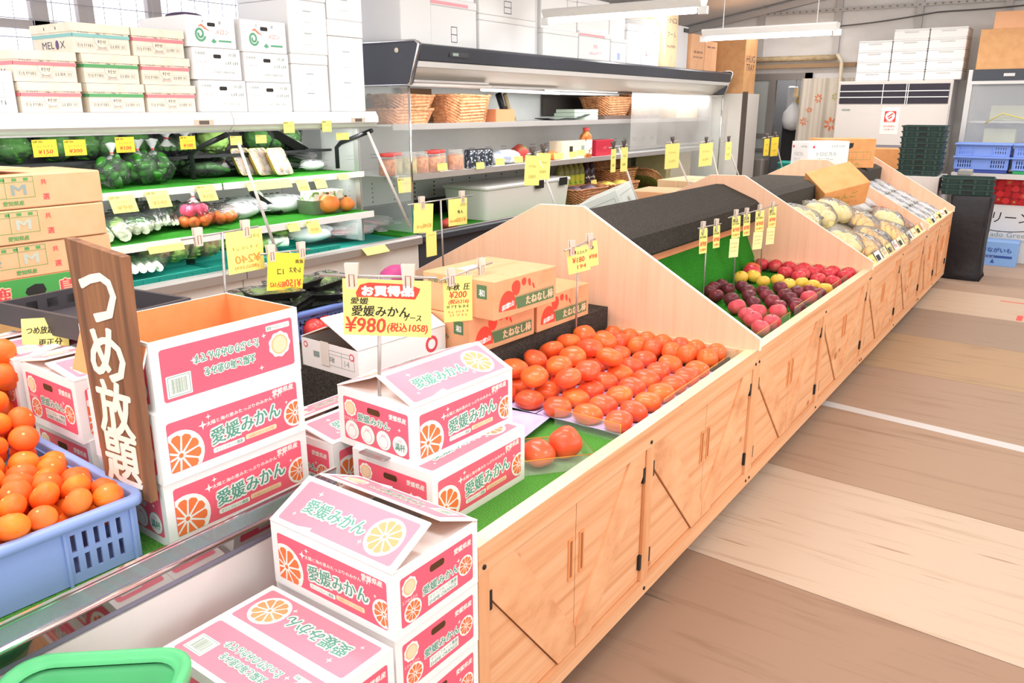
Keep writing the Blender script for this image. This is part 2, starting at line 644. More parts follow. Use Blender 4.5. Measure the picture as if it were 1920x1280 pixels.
def counter(label, y0, ym, y1, gable=True):
    t = thing('display_counter', label, 'display counter', (0, 0, 0), 0, 'pine counters in the middle row')
    t.location = (XF, y0, 0)
    off = Vector((-XF, -y0, 0))

    def B():
        b = MB()
        b.M = Matrix.Translation(off)
        return b
    b = B()
    b.box((XK, y0 + 0.002, 0.09), (XF - 0.04, y1 - 0.002, 0.56), PINE)
    b.build('carcass', t)
    b = B()
    b.box((XF - 0.04, y0, 0.585), (XF, y1, 0.655), PINE)
    b.build('top_rail', t)
    b = B()
    b.box((XF - 0.04, y0 + 0.001, 0.6552), (XF, y1 - 0.001, 0.6575), CREAM)
    b.build('rail_edge', t)
    b = B()
    b.box((XF - 0.04, y0, 0.07), (XF, y1, 0.13), PINE)
    b.build('bottom_rail', t)
    for a, w in ((y0, 0.04), (ym - 0.025, 0.05), (y1 - 0.04, 0.04)):
        b = B()
        b.box((XF - 0.04, a, 0.1302), (XF - 0.0005, a + w, 0.5848), PINE_V)
        b.build('post', t)
    for yb in (y0 + 0.02, ym, y1 - 0.02):
        for zb in (0.6, 0.095):
            b = B()
            b.M = b.M @ Matrix.Translation((XF, yb, zb)) @ Matrix.Rotation(RAD(90), 4, 'Y')
            b.lathe([(0.006, -0.001), (0.006, 0.003), (0.003, 0.004)], BLACKM, 10)
            b.build('bolt', t)
    for a, c in ((y0 + 0.042, ym - 0.027), (ym + 0.027, y1 - 0.042)):
        mid = (a + c) / 2
        for side in (0, 1):
            d0, d1 = (a, mid - 0.0015) if side == 0 else (mid + 0.0015, c)
            b = B()
            b.box((XF - 0.03, d0, 0.133), (XF - 0.011, d1, 0.582), PINE)
            d = b.build('door', t)
            b = B()
            o, i = (d0, d1) if side == 0 else (d1, d0)
            s = 1 if side == 0 else -1
            zt, zb = 0.582, 0.133
            b.prism([(o, zt), (o, zt - 0.07), (i - s * 0.085, zb), (i, zb), (i, zb + 0.06), (o + s * 0.1, zt)], 'x', XF - 0.011, XF - 0.004, PINE_D)
            q = b.build('brace', d)
            b = B()
            b.prism([(o + s * 0.002, zt - 0.07), (o + s * 0.0005, zt - 0.074), (i - s * 0.089, zb), (i - s * 0.085, zb)], 'x', XF - 0.011, XF - 0.0104, LINE)
            b.build('gap_shade_line', d)
            handle_mb(0, 0, 0)
            b = handle_mb(XF - 0.0108, (mid - 0.028) if side == 0 else (mid + 0.028), 0.42)
            b.v = [tuple(Vector(p) + off) for p in b.v]
            b.build('handle', d)
            for zh in (0.5, 0.2):
                b = B()
                b.cbox((XF - 0.0075, o + s * 0.004, zh), (0.012, 0.012, 0.05), BLACKM)
                b.build('hinge', d)
    if gable:
        b = B()
        b.prism(GAB, 'y', y1 - 0.0185, y1 - 0.0005, BOARD)
        g = b.build('gable_panel', t)
        b = B()
        pts = GAB[1:5]
        for k in range(3):
            (xa, za), (xb, zb2) = pts[k], pts[k + 1]
            b.prism([(xa, za), (xb, zb2), (xb, zb2 + 0.002), (xa, za + 0.002)], 'y', y1 - 0.0187, y1 - 0.0003, STRIP)
        b.box((-0.937, y1 - 0.0187, 0.655), (-0.935, y1 - 0.0003, 0.7), STRIP)
        b.build('edge_strip', g)
    b = B()
    b.box((XK, y1 - 0.04, 0.56), (XF - 0.04, y1 - 0.0005, 0.6545), CREAM)
    b.build('side_rail', t)
    for yc in (y0 + 0.09, y1 - 0.09):
        for xc in (XF - 0.1, XK + 0.1):
            b = B()
            b.M = b.M @ Matrix.Translation((xc, yc, 0.04)) @ Matrix.Rotation(RAD(90), 4, 'Y')
            b.lathe([(0.02, -0.016), (0.036, -0.013), (0.04, -0.006), (0.04, 0.006), (0.036, 0.013), (0.02, 0.016)], BLACK, 18)
            b.M = Matrix.Translation(off)
            b.box((xc - 0.022, yc - 0.02, 0.045), (xc - 0.017, yc + 0.02, 0.0899), BLACKM)
            b.box((xc + 0.017, yc - 0.02, 0.045), (xc + 0.022, yc + 0.02, 0.0899), BLACKM)
            b.build('caster', t)
    return t, B


UY = [1.215, 3.035, 5.04, 7.01, 8.42]
c1, B1 = counter('nearest pine counter, holding mikan boxes and orange persimmons', UY[0], 2.075, UY[1])
b = B1()
b.box((-2.75, UY[0] + 0.465, 0.5602), (-1.6, UY[1] - 0.041, 0.745), MATBLK)
b.build('riser', c1)
b = B1()
b.box((-2.75, UY[0] + 0.003, 0.5602), (-1.6, UY[0] + 0.463, 0.5885), MATBLK)
b.build('near_deck', c1)
c2, B2 = counter('second pine counter from the front, holding plums and apples', UY[1], 4.05, UY[2])
c3, B3 = counter('third pine counter, holding bagged pears and bananas', UY[2], 6.04, UY[3])
c4, B4 = counter('furthest pine counter, holding white printed packets', UY[3], 7.72, UY[4])
# second counter: sloped turf back, board strip and padded black ridge
b = B2()
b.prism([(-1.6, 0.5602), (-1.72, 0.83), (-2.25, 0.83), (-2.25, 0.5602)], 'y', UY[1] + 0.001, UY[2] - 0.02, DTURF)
b.build('turf_slope', c2)
b = B2()
b.prism([(-1.705, 0.831), (-1.715, 0.885), (-2.25, 0.885), (-2.25, 0.831)], 'y', UY[1] + 0.001, UY[2] - 0.02, mat('orange_board', '#EE9A6C', 0.5))
b.build('ledge_board', c2)
b = B2()
b.prism([(-1.655, 0.886), (-1.64, 0.9), (-1.64, 1.0), (-1.665, 1.02), (-1.88, 1.105), (-1.93, 1.105), (-2.3, 0.93), (-2.3, 0.886)], 'y', UY[1] + 0.002, UY[2] - 0.021, MATBLK)
b.build('ridge_pad', c2)
b = B2()
b.box((-2.75, UY[1] + 0.001, 0.5602), (-2.31, UY[2] - 0.041, 0.66), MATBLK)
b.build('back_tray', c2)
for cc, BB, ya, yb2 in ((c3, B3, UY[2], UY[3]), (c4, B4, UY[3], UY[4])):
    b = BB()
    b.prism([(-0.99, 0.5602), (-0.99, 0.62), (-1.6, 0.9), (-2.25, 0.9), (-2.25, 0.5602)], 'y', ya + 0.001, yb2 - 0.02, mat('grey_board', '#C9C5BC', 0.6))
    b.build('sloped_shelf', cc)
    b = BB()
    b.prism([(-1.6, 0.901), (-1.6, 1.03), (-1.66, 1.06), (-2.1, 1.06), (-2.25, 0.98), (-2.25, 0.901)], 'y', ya + 0.002, yb2 - 0.021 - (0.45 if cc is c3 else 0), FOAM)
    b.build('foam_ridge', cc)
    b = BB()
    b.box((-2.75, ya + 0.001, 0.5602), (-2.26, yb2 - 0.041, 0.66), MATBLK)
    b.build('back_tray', cc)
for cc, BB, ya, yb2 in ((c1, B1, UY[0], UY[1]), (c2, B2, UY[1], UY[2])):
    b = BB()
    b.box((-1.598, ya + 0.003, 0.5602), (XF - 0.041, yb2 - 0.041, 0.578), MATBLK)
    b.build('deck', cc)
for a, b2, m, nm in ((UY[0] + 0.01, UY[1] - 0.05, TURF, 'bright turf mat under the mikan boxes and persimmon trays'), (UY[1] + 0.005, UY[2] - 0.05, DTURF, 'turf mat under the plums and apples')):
    b = MB()
    b.box((-1.592, a, 0.5785), (XF - 0.062, b2, 0.5885), m)
    tag(b.build('turf_mat'), nm, 'turf mat')
    b = MB()
    b.box((XF - 0.059, a, 0.5785), (XF - 0.044, b2, 0.64), CREAM)
    tag(b.build('wooden_batten'), 'pale batten along the front inside the ' + ('persimmon' if a < 2 else 'plum and apple') + ' counter', 'batten')

# ---------------------------------------------------------------- low white case at the left, chrome and glass front rail
IS = thing('low_display_case', 'low white display case with chrome and glass front rail at lower left', 'display case', (-1.36, 1.19, 0))
oi = Matrix.Translation((1.36, -1.19, 0))


def BI():
    b = MB()
    b.M = oi.copy()
    return b


IY0, IY1 = -0.7, 1.195
b = BI()
b.box((-2.95, IY0, 0.08), (-1.40, IY1, 0.645), PANELW)
b.build('body', IS)
b = BI()
b.box((-1.40, IY0, 0.08), (-1.372, IY1, 0.64), mat('case_front', '#ECE8E5', 0.3, noise=(5, '#E3DEDA', 0.45, 0.8)))
b.build('front_panel', IS)
b = BI()
b.prism([(-1.371, 0.66), (-1.366, 0.66), (-1.362, 0.692), (-1.371, 0.692)], 'y', IY0, IY1, mat('mirror_strip', '#A39E9C', 0.05, 1.0))
b.build('mirror_strip', IS)
b = BI()
b.tube([(-1.36, IY0, 0.697), (-1.36, IY1, 0.697)], 0.0075, CHROME, 12)
b.build('chrome_rail', IS)
b = BI()
b.box((-1.362, IY0, 0.7), (-1.359, IY1, 0.737), mat('rail_glass', '#8F93A8', 0.03, alpha=0.5, spec=0.8))
b.build('glass_strip', IS)
b = BI()
b.box((-1.364, IY0, 0.7372), (-1.357, IY1, 0.7398), CHROME)
b.box((-1.3645, IY0, 0.74), (-1.3565, IY1, 0.7428), mat('rail_dark_line', '#6A5F60', 0.4))  # dark brown line between the two chrome strips
b.box((-1.364, IY0, 0.743), (-1.357, IY1, 0.7446), CHROME)
b.build('top_trim', IS)
b = BI()
b.box((-1.4, IY0, 0.6452), (-1.373, IY1, 0.672), mat('rail_grey', '#8C90A4', 0.4, 0.3))
b.build('inner_channel', IS)
b = MB()
b.box((-2.94, IY0 + 0.01, 0.6455), (-1.404, IY1 - 0.01, 0.66), TURF)
tag(b.build('turf_mat'), 'turf mat inside the low white case under the blue crate', 'turf mat')


# ---------------------------------------------------------------- printed mandarin cartons
PINK = mat('ink_pink', '#F8667C', 0.45)
PAPER = mat('white_card', '#F6F4F3', 0.5)
INSIDE = mat('kraft_inside', '#F2A36C', 0.65, noise=(30, '#EE9C63', 0.4, 0.7))
SLICE = mat('ink_orange', '#F97B45', 0.45)
SLICE2 = mat('ink_pale_orange', '#FBC38F', 0.45)
INKW = mat('ink_white', '#FBF6F0', 0.5)
INKG = mat('ink_green', '#5FA08C', 0.5)
INKB = mat('ink_beige', '#F9D9B4', 0.5)
HOLE = mat('hand_hole', '#5A3A22', 0.9)
BARS = mat('ink_bars', '#9CB5A6', 0.6)
BL, BW, BH = 0.376, 0.268, 0.153


def slice_art(F, cx, cy, r, win=None, k=2, rot=0.0, flesh=None):
    flesh = flesh or SLICE

    def put(pts, m, kk):
        if win:
            pts = clip_rect(pts, *win)
        if len(pts) >= 3:
            F.poly(pts, m, kk)
    put([(cx + r * math.cos(6.28319 * i / 30), cy + r * math.sin(6.28319 * i / 30)) for i in range(30)], INKW, k)
    n = 10
    for i in range(n):
        a0, a1 = rot + 6.28319 * (i + 0.07) / n, rot + 6.28319 * (i + 0.93) / n
        am = (a0 + a1) / 2
        pts = [(cx + r * 0.15 * math.cos(am), cy + r * 0.15 * math.sin(am))]
        for q in range(5):
            a = a0 + (a1 - a0) * q / 4
            rr = r * (0.76 if q in (0, 4) else 0.84)
            pts.append((cx + rr * math.cos(a), cy + rr * math.sin(a)))
        put(pts, flesh, k + 1)
    put([(cx + r * 0.1 * math.cos(6.28319 * i / 8), cy + r * 0.1 * math.sin(6.28319 * i / 8)) for i in range(8)], flesh, k + 1)


def sparkle(F, x, y, s, k=2):
    F.poly([(x, y + s), (x + s * 0.22, y + s * 0.22), (x + s, y), (x + s * 0.22, y - s * 0.22), (x, y - s), (x - s * 0.22, y - s * 0.22), (x - s, y), (x - s * 0.22, y + s * 0.22)], INKW, k)


def title(F, s, cx, cy, h, w, k=2, rot=0.0, ink=None):
    """green lettering on a white outline"""
    r = h * 0.13
    for i in range(7):
        a = 6.28319 * i / 7
        F.text(s, cx + r * math.cos(a), cy + r * math.sin(a), h, INKW, k + 0.1 * i, w, rot)
    for q in (-1, 0, 1):
        F.text(s, cx + q * h * 0.03, cy + abs(q) * h * 0.015, h, ink or INKG, k + 1.2 + 0.1 * q, w, rot)


def bold(F, s, cx, cy, h, m, k=2, w=None, rot=0.0, t=0.03, **kw):
    for q in (-1, 0, 1):
        F.text(s, cx + q * h * t, cy + abs(q) * h * t * 0.4, h, m, k + 0.1 * q, w, rot, **kw)


def barcode(F, x0, y0, w, h, k=2):
    F.rect(x0, y0, x0 + w, y0 + h, INKW, k, 0.002)
    F.frame(x0 + w * 0.07, y0 + h * 0.07, x0 + w * 0.93, y0 + h * 0.93, w * 0.02, INKG, k + 1)
    rg = random.Random(3)
    for i in range(16):
        x = x0 + w * (0.17 + 0.042 * i)
        F.rect(x, y0 + h * 0.17, x + w * rg.choice((0.012, 0.02, 0.03)), y0 + h * 0.83, BARS, k + 1)


def art_long(F, W=BL, H=BH):
    x0, y0, x1, y1 = 0.02, 0.019, W - 0.018, H - 0.022
    F.rect(x0, y0, x1, y1, PINK, 1, 0.007)
    win = (x0 + 0.001, y0 + 0.001, x1 - 0.001, y1 - 0.001)
    slice_art(F, x0 + 0.026, y0 + 0.034, 0.056, win, 2, 0.2)
    slice_art(F, x1 - 0.01, y0 + 0.036, 0.033, win, 2, 0.5)
    title(F, '愛媛みかん', 0.213, 0.073, 0.037, 0.185, 3, 0.06)
    bold(F, '太陽と海の恵みたっぷりのみかんです!', 0.212, 0.107, 0.0095, INKW, 3, 0.2, 0.05)
    bold(F, '愛媛県産', 0.318, 0.122, 0.014, INKW, 3, 0.06, 0.03, 0.05)
    F.rect(0.122, 0.03, 0.203, 0.042, INKW, 2, 0.004)
    F.text('マリンフルーツ農園', 0.162, 0.036, 0.008, INKG, 4, 0.07)
    F.rect(0.206, 0.033, 0.292, 0.045, INKB, 2, 0.004)
    F.text('太陽のめぐみの味', 0.249, 0.039, 0.008, mat('ink_faint', '#F1B98F'), 4, 0.072)
    sparkle(F, 0.103, 0.103, 0.011, 3)
    sparkle(F, 0.118, 0.118, 0.007, 3)
    sparkle(F, 0.325, 0.088, 0.005, 3)


def ring_badge(F, cx, cy, r, k=2):
    """a round scalloped badge: a plain mandarin seen from above"""
    pts = []
    for i in range(36):
        a = 6.28319 * i / 36
        q = r * (1 + 0.05 * math.cos(9 * a))
        pts.append((cx + q * math.cos(a), cy + q * math.sin(a)))
    F.poly(pts, INKW, k)
    F.disc(cx, cy, r * 0.78, SLICE2, k + 1, 22)
    F.disc(cx, cy, r * 0.66, INKB, k + 2, 22)


def art_end(F, kind=0, W=BW, H=BH):
    x0, y0, x1, y1 = 0.02, 0.019, W - 0.018, H - 0.02
    F.rect(x0, y0, x1, y1, PINK, 1, 0.006)
    ring_badge(F, x0 + 0.026, y1 - 0.028, 0.022, 2)
    F.text('えひめみかん', x0 + 0.026, y1 - 0.057, 0.008, INKW, 3, 0.046)
    F.poly([(W / 2 - 0.02 + 0.006 * math.cos(t), y1 - 0.02 + 0.008 * math.sin(t)) for t in [RAD(a) for a in range(90, 271, 30)]] +
           [(W / 2 + 0.014 + 0.006 * math.cos(t), y1 - 0.02 + 0.008 * math.sin(t)) for t in [RAD(a) for a in range(-90, 91, 30)]], HOLE, 3)
    bold(F, '愛媛県産', x1 - 0.035, y1 - 0.018, 0.014, INKW, 3, 0.058, 0.0, 0.05)
    if kind == 0:
        title(F, '愛媛みかん', 0.142, 0.073, 0.021, 0.115, 3)
        slice_art(F, x0 + 0.034, y0 + 0.027, 0.026, None, 2, 0.1)
        slice_art(F, x1 - 0.026, y0 + 0.046, 0.024, None, 2, 0.4)
        F.poly([(0.1, 0.03), (0.196, 0.03), (0.196, 0.055), (0.1, 0.055)], INKW, 2)
        F.text('マリンフルーツ農園', 0.148, 0.048, 0.009, INKG, 3, 0.088)
        F.text('EHIME ORANGE', 0.148, 0.0365, 0.009, INKG, 3, 0.088)
        sparkle(F, x1 - 0.05, y1 - 0.045, 0.006, 3)
        sparkle(F, x1 - 0.04, y1 - 0.054, 0.005, 3)
    else:
        title(F, '愛媛みかん', 0.13, 0.088, 0.021, 0.115, 3)
        for i in range(4):
            cx = x0 + 0.029 + 0.0572 * i
            F.disc(cx, 0.047, 0.026, INKG, 2, 22)
            F.disc(cx, 0.047, 0.025, INKW, 3, 22)
            F.text('等級', cx, 0.06, 0.007, mat('ink_pale_pink', '#F6B3BE'), 4)
            if i < 3:
                F.disc(cx, 0.043, 0.016, mat('ink_pale_pink', '#F6B3BE'), 4, 16)
                F.disc(cx, 0.043, 0.0145, INKW, 5, 16)
        bold(F, '満杯', x0 + 0.029 + 0.0572 * 3, 0.044, 0.02, INKG, 4, 0.036)
        sparkle(F, x1 - 0.03, 0.088, 0.006, 3)


def art_flap(F, kind, W=BL, D=0.134):
    F.rect(0.016, 0.012, W - 0.016, D - 0.012, mat('ink_pink_flap', '#F98C9E', 0.45), 1, 0.007)  # paler pink: the wash of light on the top is in the colour
    if kind == 0:
        title(F, '愛媛みかん', 0.155, 0.064, 0.036, 0.185, 3)
        slice_art(F, W - 0.075, 0.066, 0.047, None, 2, 0.2, mat('ink_flap_orange', '#FBA46F', 0.45))  # orange paled the same way, top light put into the ink
        sparkle(F, 0.05, 0.035, 0.006, 3)
        sparkle(F, 0.075, 0.1, 0.008, 3)
        sparkle(F, 0.255, 0.035, 0.007, 3)
    elif kind == 1:
        art_text(F, W, D, 1)


def art_text(F, W, H, sgn=1):
    """two lines of text, barcode and ring badge; drawn upside-down on the real carton"""
    bold_rot = math.pi
    title(F, '太陽と海の恵みを', W / 2 - 0.005, H * 0.4, 0.02, 0.13, 3, bold_rot)
    title(F, 'たっぷりのみかんです', W / 2 - 0.01, H * 0.62, 0.02, 0.165, 3, bold_rot)
    barcode(F, 0.028, 0.026, 0.058, 0.048, 2)
    ring_badge(F, W - 0.058, H * 0.5, 0.03, 2)
    F.rect(W - 0.093, H - 0.04, W - 0.026, H - 0.027, INKW, 2, 0.003)
    F.text('やさしいみかん農園', W - 0.06, H - 0.0335, 0.008, INKG, 3, 0.06, bold_rot)
    sparkle(F, 0.095, H * 0.62, 0.008, 3)
    sparkle(F, W - 0.1, H - 0.047, 0.007, 3)
    sparkle(F, W * 0.7, 0.033, 0.007, 3)


def carton_body(parent, open_top=False, end=0, long_art=True, h=BH):
    """local frame: long side along x; printed long face at -y, printed ends at both x ends"""
    b = MB()
    x, y, t = BL / 2, BW / 2, 0.005
    for lo, hi in (((-x, -y, 0), (x, -y + t, h)), ((-x, y - t, 0), (x, y, h)), ((-x, -y + t, 0), (-x + t, y - t, h)), ((x - t, -y + t, 0), (x, y - t, h)), ((-x + t, -y + t, 0), (x - t, y - t, t))):
        b.box(lo, hi, PAPER)
    e = 0.0006
    if open_top:
        for lo, hi in (((-x + t, -y + t, 0.02), (x - t, -y + t + e, h)), ((-x + t, y - t - e, 0.02), (x - t, y - t, h)), ((-x + t, -y + t, 0.02), (-x + t + e, y - t, h)), ((x - t - e, -y + t, 0.02), (x - t, y - t, h)), ((-x + t, -y + t, 0.02), (x - t, y - t, 0.021))):
            b.box(lo, hi, INSIDE)
        b.box((-x + t, -y + t, h), (x - t, -y + t + e, h + 0.0003), INSIDE)
    if long_art == 'text':
        F = Face(b, (-x, -y, 0), (1, 0, 0), (0, 0, 1))
        F.rect(0.02, 0.019, BL - 0.018, h - 0.02, PINK, 1, 0.007)
        art_text(F, BL, h)
    elif long_art:
        art_long(Face(b, (-x, -y, 0), (1, 0, 0), (0, 0, 1)))
    art_end(Face(b, (-x, y, 0), (0, -1, 0), (0, 0, 1)), end)
    art_end(Face(b, (x, -y, 0), (0, 1, 0), (0, 0, 1)), end)
    return b.build('carton', parent)


def carton_flap(parent, side, ang, art, h=BH, depth=0.1335, name='flap'):
    """long flap hinged on the -y (side=-1) or +y (side=1) rim, raised by ang degrees; art is read from -y (0) or +y"""
    b = MB()
    b.box((-BL / 2, 0, 0), (BL / 2, depth, 0.004), PAPER)
    b.box((-BL / 2 + 0.001, 0.002, -0.0006), (BL / 2 - 0.001, depth - 0.001, 0), INSIDE)
    if art is not None:
        kind, flip = art
        F = Face(b, (-BL / 2, 0, 0.004), (1, 0, 0), (0, 1, 0)) if not flip else Face(b, (BL / 2, depth, 0.004), (-1, 0, 0), (0, -1, 0))
        art_flap(F, kind, BL, depth)
    o = b.build(name, parent)
    o.location = (0, side * BW / 2, h + 0.0005)
    if side < 0:
        o.rotation_euler = (RAD(ang), 0, 0)
    else:
        o.rotation_euler = (RAD(ang), 0, math.pi)
    return o


def end_flap(parent, side, ang, length=0.12, h=BH):
    b = MB()
    b.box((0, -BW / 2 + 0.006, 0), (length, BW / 2 - 0.006, 0.004), PAPER)
    b.box((0.002, -BW / 2 + 0.007, -0.0006), (length - 0.001, BW / 2 - 0.007, 0), INSIDE)
    o = b.build('end_flap', parent)
    o.location = (side * (BL / 2 - 0.003), 0, h - 0.001)
    o.rotation_euler = (0, RAD(ang) if side > 0 else RAD(-ang), math.pi if side > 0 else 0)
    return o


MIKAN = 'printed pink and white mandarin cartons'


def mikan(label, loc, rotz, end=0, tent=None, arts=((0, False), (1, False)), s=1.0, long_art=True, inner=False):
    t = thing('mandarin_carton', label, 'carton', loc, rotz, MIKAN)
    t.scale = (s, s, s)
    carton_body(t, False, end, long_art)
    a0, a1 = tent if tent else (0, 0)
    carton_flap(t, -1, a0, arts[0])
    carton_flap(t, 1, a1, arts[1])
    if tent:
        end_flap(t, -1, 5)
        end_flap(t, 1, 5)
    return t


Q = math.pi / 2
# stack of three on the low white case
m_u = mikan('mandarin carton with both flaps ajar behind the price stand, on another carton', (-1.32, 1.491, 0.7425), RAD(87.1), 1, (24, 20))
m_l = mikan('mandarin carton lying flat on the turf under the one with ajar flaps', (-1.269, 1.481, 0.589), RAD(89), 0)
m_l2 = mikan('mandarin carton half hidden at the end of the chrome rail, top flaps lifted', (-1.595, 1.47, 0.589), RAD(89.5), 0, (10, 14))
t = thing('mandarin_carton', 'open empty mandarin carton with orange inside, topmost of the stack beside the wooden sign', 'carton', (-1.608, 1.021, 0.9665), RAD(89.7), MIKAN)
carton_body(t, True, 2, 'text')
ef = end_flap(t, -1, 250, 0.1)
S2 = mikan('mandarin carton in the middle of the stack under the open orange one', (-1.6, 1.013, 0.813), RAD(89.4), 0)
S3 = mikan('mandarin carton at the bottom of the stack behind the chrome rail', (-1.607, 1.018, 0.6605), RAD(88.4), 1)
# stack standing on the floor against the end of the nearest counter
s = 0.955
hb = BH * s + 0.0045
F1 = mikan('mandarin carton with raised roof-like flaps, topmost of the floor stack at the counter end', (-1.12, 1.079, 0.5816), RAD(-0.9), 0, (27, 24), ((0, False), (1, False)), s)
for k, lab in enumerate(('second mandarin carton from the top of the floor stack at the counter end', 'third mandarin carton from the top of the floor stack at the counter end')):
    dup(F1, (-1.124 - 0.002 * k, 1.083, 0.5816 - (k + 1) * hb), RAD(-1.2 + k), lab)
for o in bpy.data.objects:
    if o.get('label', '').startswith(('second mandarin carton from', 'third mandarin')):
        for ch in KIDS(o):
            if ch.name.startswith('end_flap'):
                bpy.data.objects.remove(ch)
            elif ch.name.startswith('flap'):
                ch.rotation_euler[0] = 0
F0 = mikan('mandarin carton with flat closed flaps in front of the floor stack, beside the green basket', (-1.116, 0.808, 0.5816 - hb), RAD(-1.0), 0, None, ((1, False), (0, False)), s)
dup(F0, (-1.116, 0.81, 0.5816 - 2 * hb), RAD(-0.5), 'mandarin carton under the flat topped one in front, mostly below the photo edge')
pl = thing('pallet', 'low wooden pallet under the floor stack of mandarin cartons', 'pallet', (-1.12, 0.95, 0))
for k in range(5):
    b = MB()
    zt = 0.5816 - 2 * hb
    b.box((-0.18, -0.27 + 0.11 * k, zt - 0.025), (0.18, -0.18 + 0.11 * k, zt - 0.001), PINE)
    b.build('slat', pl)
for k in (-0.15, 0.15):
    b = MB()
    b.box((k - 0.025, -0.27, 0), (k + 0.025, 0.26, zt - 0.0252), PINE)
    b.build('bearer', pl)
# two cartons behind the blue crate
M1 = mikan('mandarin carton behind the blue crate, directly under the black tray', (-1.95, 1.03, 0.813), RAD(89), 0, (8, 12), ((1, False), (1, False)))
dup(M1, (-1.95, 1.04, 0.6605), RAD(90), 'mandarin carton at the bottom behind the blue crate of mandarins')
dup(M1, (-2.235, 1.02, 0.813), RAD(90.5), 'mandarin carton cut by the left photo edge, behind the mandarins')
dup(M1, (-2.235, 1.02, 0.6605), RAD(90), 'mandarin carton low at the left photo edge, almost hidden by the mandarins')
for o in list(bpy.data.objects):
    if o.get('label', '').startswith('mandarin carton') and any(q in o['label'] for q in ('at the bottom behind the blue', 'low at the left photo')):
        for ch in KIDS(o):
            if ch.name.startswith('end_flap'):
                bpy.data.objects.remove(ch)
            elif ch.name.startswith('flap'):
                ch.rotation_euler[0] = 0


# ---------------------------------------------------------------- blue crate of loose mandarins
CRATE = mat('crate_blue', '#93A9E0', 0.45)
CRATE_IN = mat('crate_blue_in', '#7F95CF', 0.5)
ORG = mat('mandarin_skin', '#FF8A25', 0.42, noise=(9, '#FB6A22', 0.38, 0.62), bump=(160, 0.12), spec=0.45)
ORG2 = mat('mandarin_skin_deep', '#FC6B28', 0.45, noise=(9, '#FF7F2E', 0.4, 0.65), bump=(160, 0.12), spec=0.45)
CALYX = mat('calyx', '#D8C48A', 0.7)


def slatted(b, x0, x1, z0, z1, y, t, n, m, axis='x'):
    """a pierced panel: a frame and n upright bars in two tiers, thickness t, standing at y"""
    def bx(a, c, d, e):
        if axis == 'x':
            b.box((a, y, d), (c, y + t, e), m)
        else:
            b.box((y, a, d), (y + t, c, e), m)
    zm = (z0 + z1) / 2
    bx(x0, x1, zm - 0.005, zm + 0.005)
    w = (x1 - x0) / n
    for i in range(n + 1):
        c = x0 + w * i
        bx(max(x0, c - w * 0.28), min(x1, c + w * 0.28), z0, zm - 0.005)
        bx(max(x0, c - w * 0.28), min(x1, c + w * 0.28), zm + 0.005, z1)


def crate(label, loc, rotz, L, W, H, m, mi, group=None, vents=2, name='plastic_crate'):
    """moulded crate, long side along x: parts base, four sides (pierced), rim"""
    t = thing(name, label, 'crate', loc, rotz, group)
    th = 0.006
    b = MB()
    b.box((-L / 2 + 0.01, -W / 2 + 0.01, 0), (L / 2 - 0.01, W / 2 - 0.01, 0.008), mi)
    b.build('base', t)
    zt = H - 0.02
    for sgn in (-1, 1):
        b = MB()
        y = sgn * (W / 2 - 0.01) - th / 2
        segs = []
        if vents == 2:
            segs = [(-L / 2 + 0.035, -L * 0.17), (L * 0.17, L / 2 - 0.035)]
        else:
            q = (L - 0.06) / 3
            segs = [(-L / 2 + 0.03 + q * i + 0.012, -L / 2 + 0.03 + q * (i + 1) - 0.012) for i in range(3)]
        x = -L / 2 + 0.008
        z0, z1 = 0.022, zt - 0.018
        b.box((-L / 2 + 0.008, y, 0.002), (L / 2 - 0.008, y + th, z0), m)
        b.box((-L / 2 + 0.008, y, z1), (L / 2 - 0.008, y + th, zt), m)
        for a, c in segs:
            b.box((x, y, z0), (a, y + th, z1), m)
            slatted(b, a, c, z0, z1, y, th, max(5, int((c - a) / 0.019)), m)
            x = c
        b.box((x, y, z0), (L / 2 - 0.008, y + th, z1), m)
        b.build('side', t)
        b = MB()
        xx = sgn * (L / 2 - 0.01) - th / 2
        b.box((xx, -W / 2 + 0.008, 0.002), (xx + th, W / 2 - 0.008, z0), m)
        b.box((xx, -W / 2 + 0.008, z1), (xx + th, W / 2 - 0.008, zt), m)
        a, c = -W / 2 + 0.035, W / 2 - 0.035
        b.box((xx, -W / 2 + 0.008, z0), (xx + th, a, z1), m)
        b.box((xx, c, z0), (xx + th, W / 2 - 0.008, z1), m)
        slatted(b, a, c, z0, z1, xx, th, max(5, int((c - a) / 0.019)), m, 'y')
        b.build('side', t)
        # outer ribs and the flared foot
        for xr in (-L / 2 + 0.02, -L * 0.16, L * 0.16, L / 2 - 0.02):
            b = MB()
            b.box((xr - 0.003, sgn * (W / 2 - 0.007) - (0.008 if sgn > 0 else 0.0) + (0.004 if sgn > 0 else -0.004), 0.0), (xr + 0.003, sgn * (W / 2 - 0.007) + 0.004 + (0 if sgn > 0 else 0), zt), m)
            b.build('rib', t)
    b = MB()
    rings = []
    for z, o in ((H - 0.022, 0.0), (H - 0.02, 0.012), (H - 0.003, 0.012), (H, 0.008), (H, -0.006), (H - 0.003, -0.008), (H - 0.02, -0.008)):
        rings.append([(p[0], p[1], z) for p in rrect(-L / 2 - o, -W / 2 - o, L / 2 + o, W / 2 + o, 0.022 + max(o, -0.01), 3)])
    b.loft(rings, m, False)
    b.build('rim', t)
    return t


crate('blue plastic crate heaped with loose mandarins on the low white case', (-1.765, 0.57, 0.6605), RAD(87.5), 0.45, 0.52, 0.145, CRATE, CRATE_IN)

rg = random.Random(11)


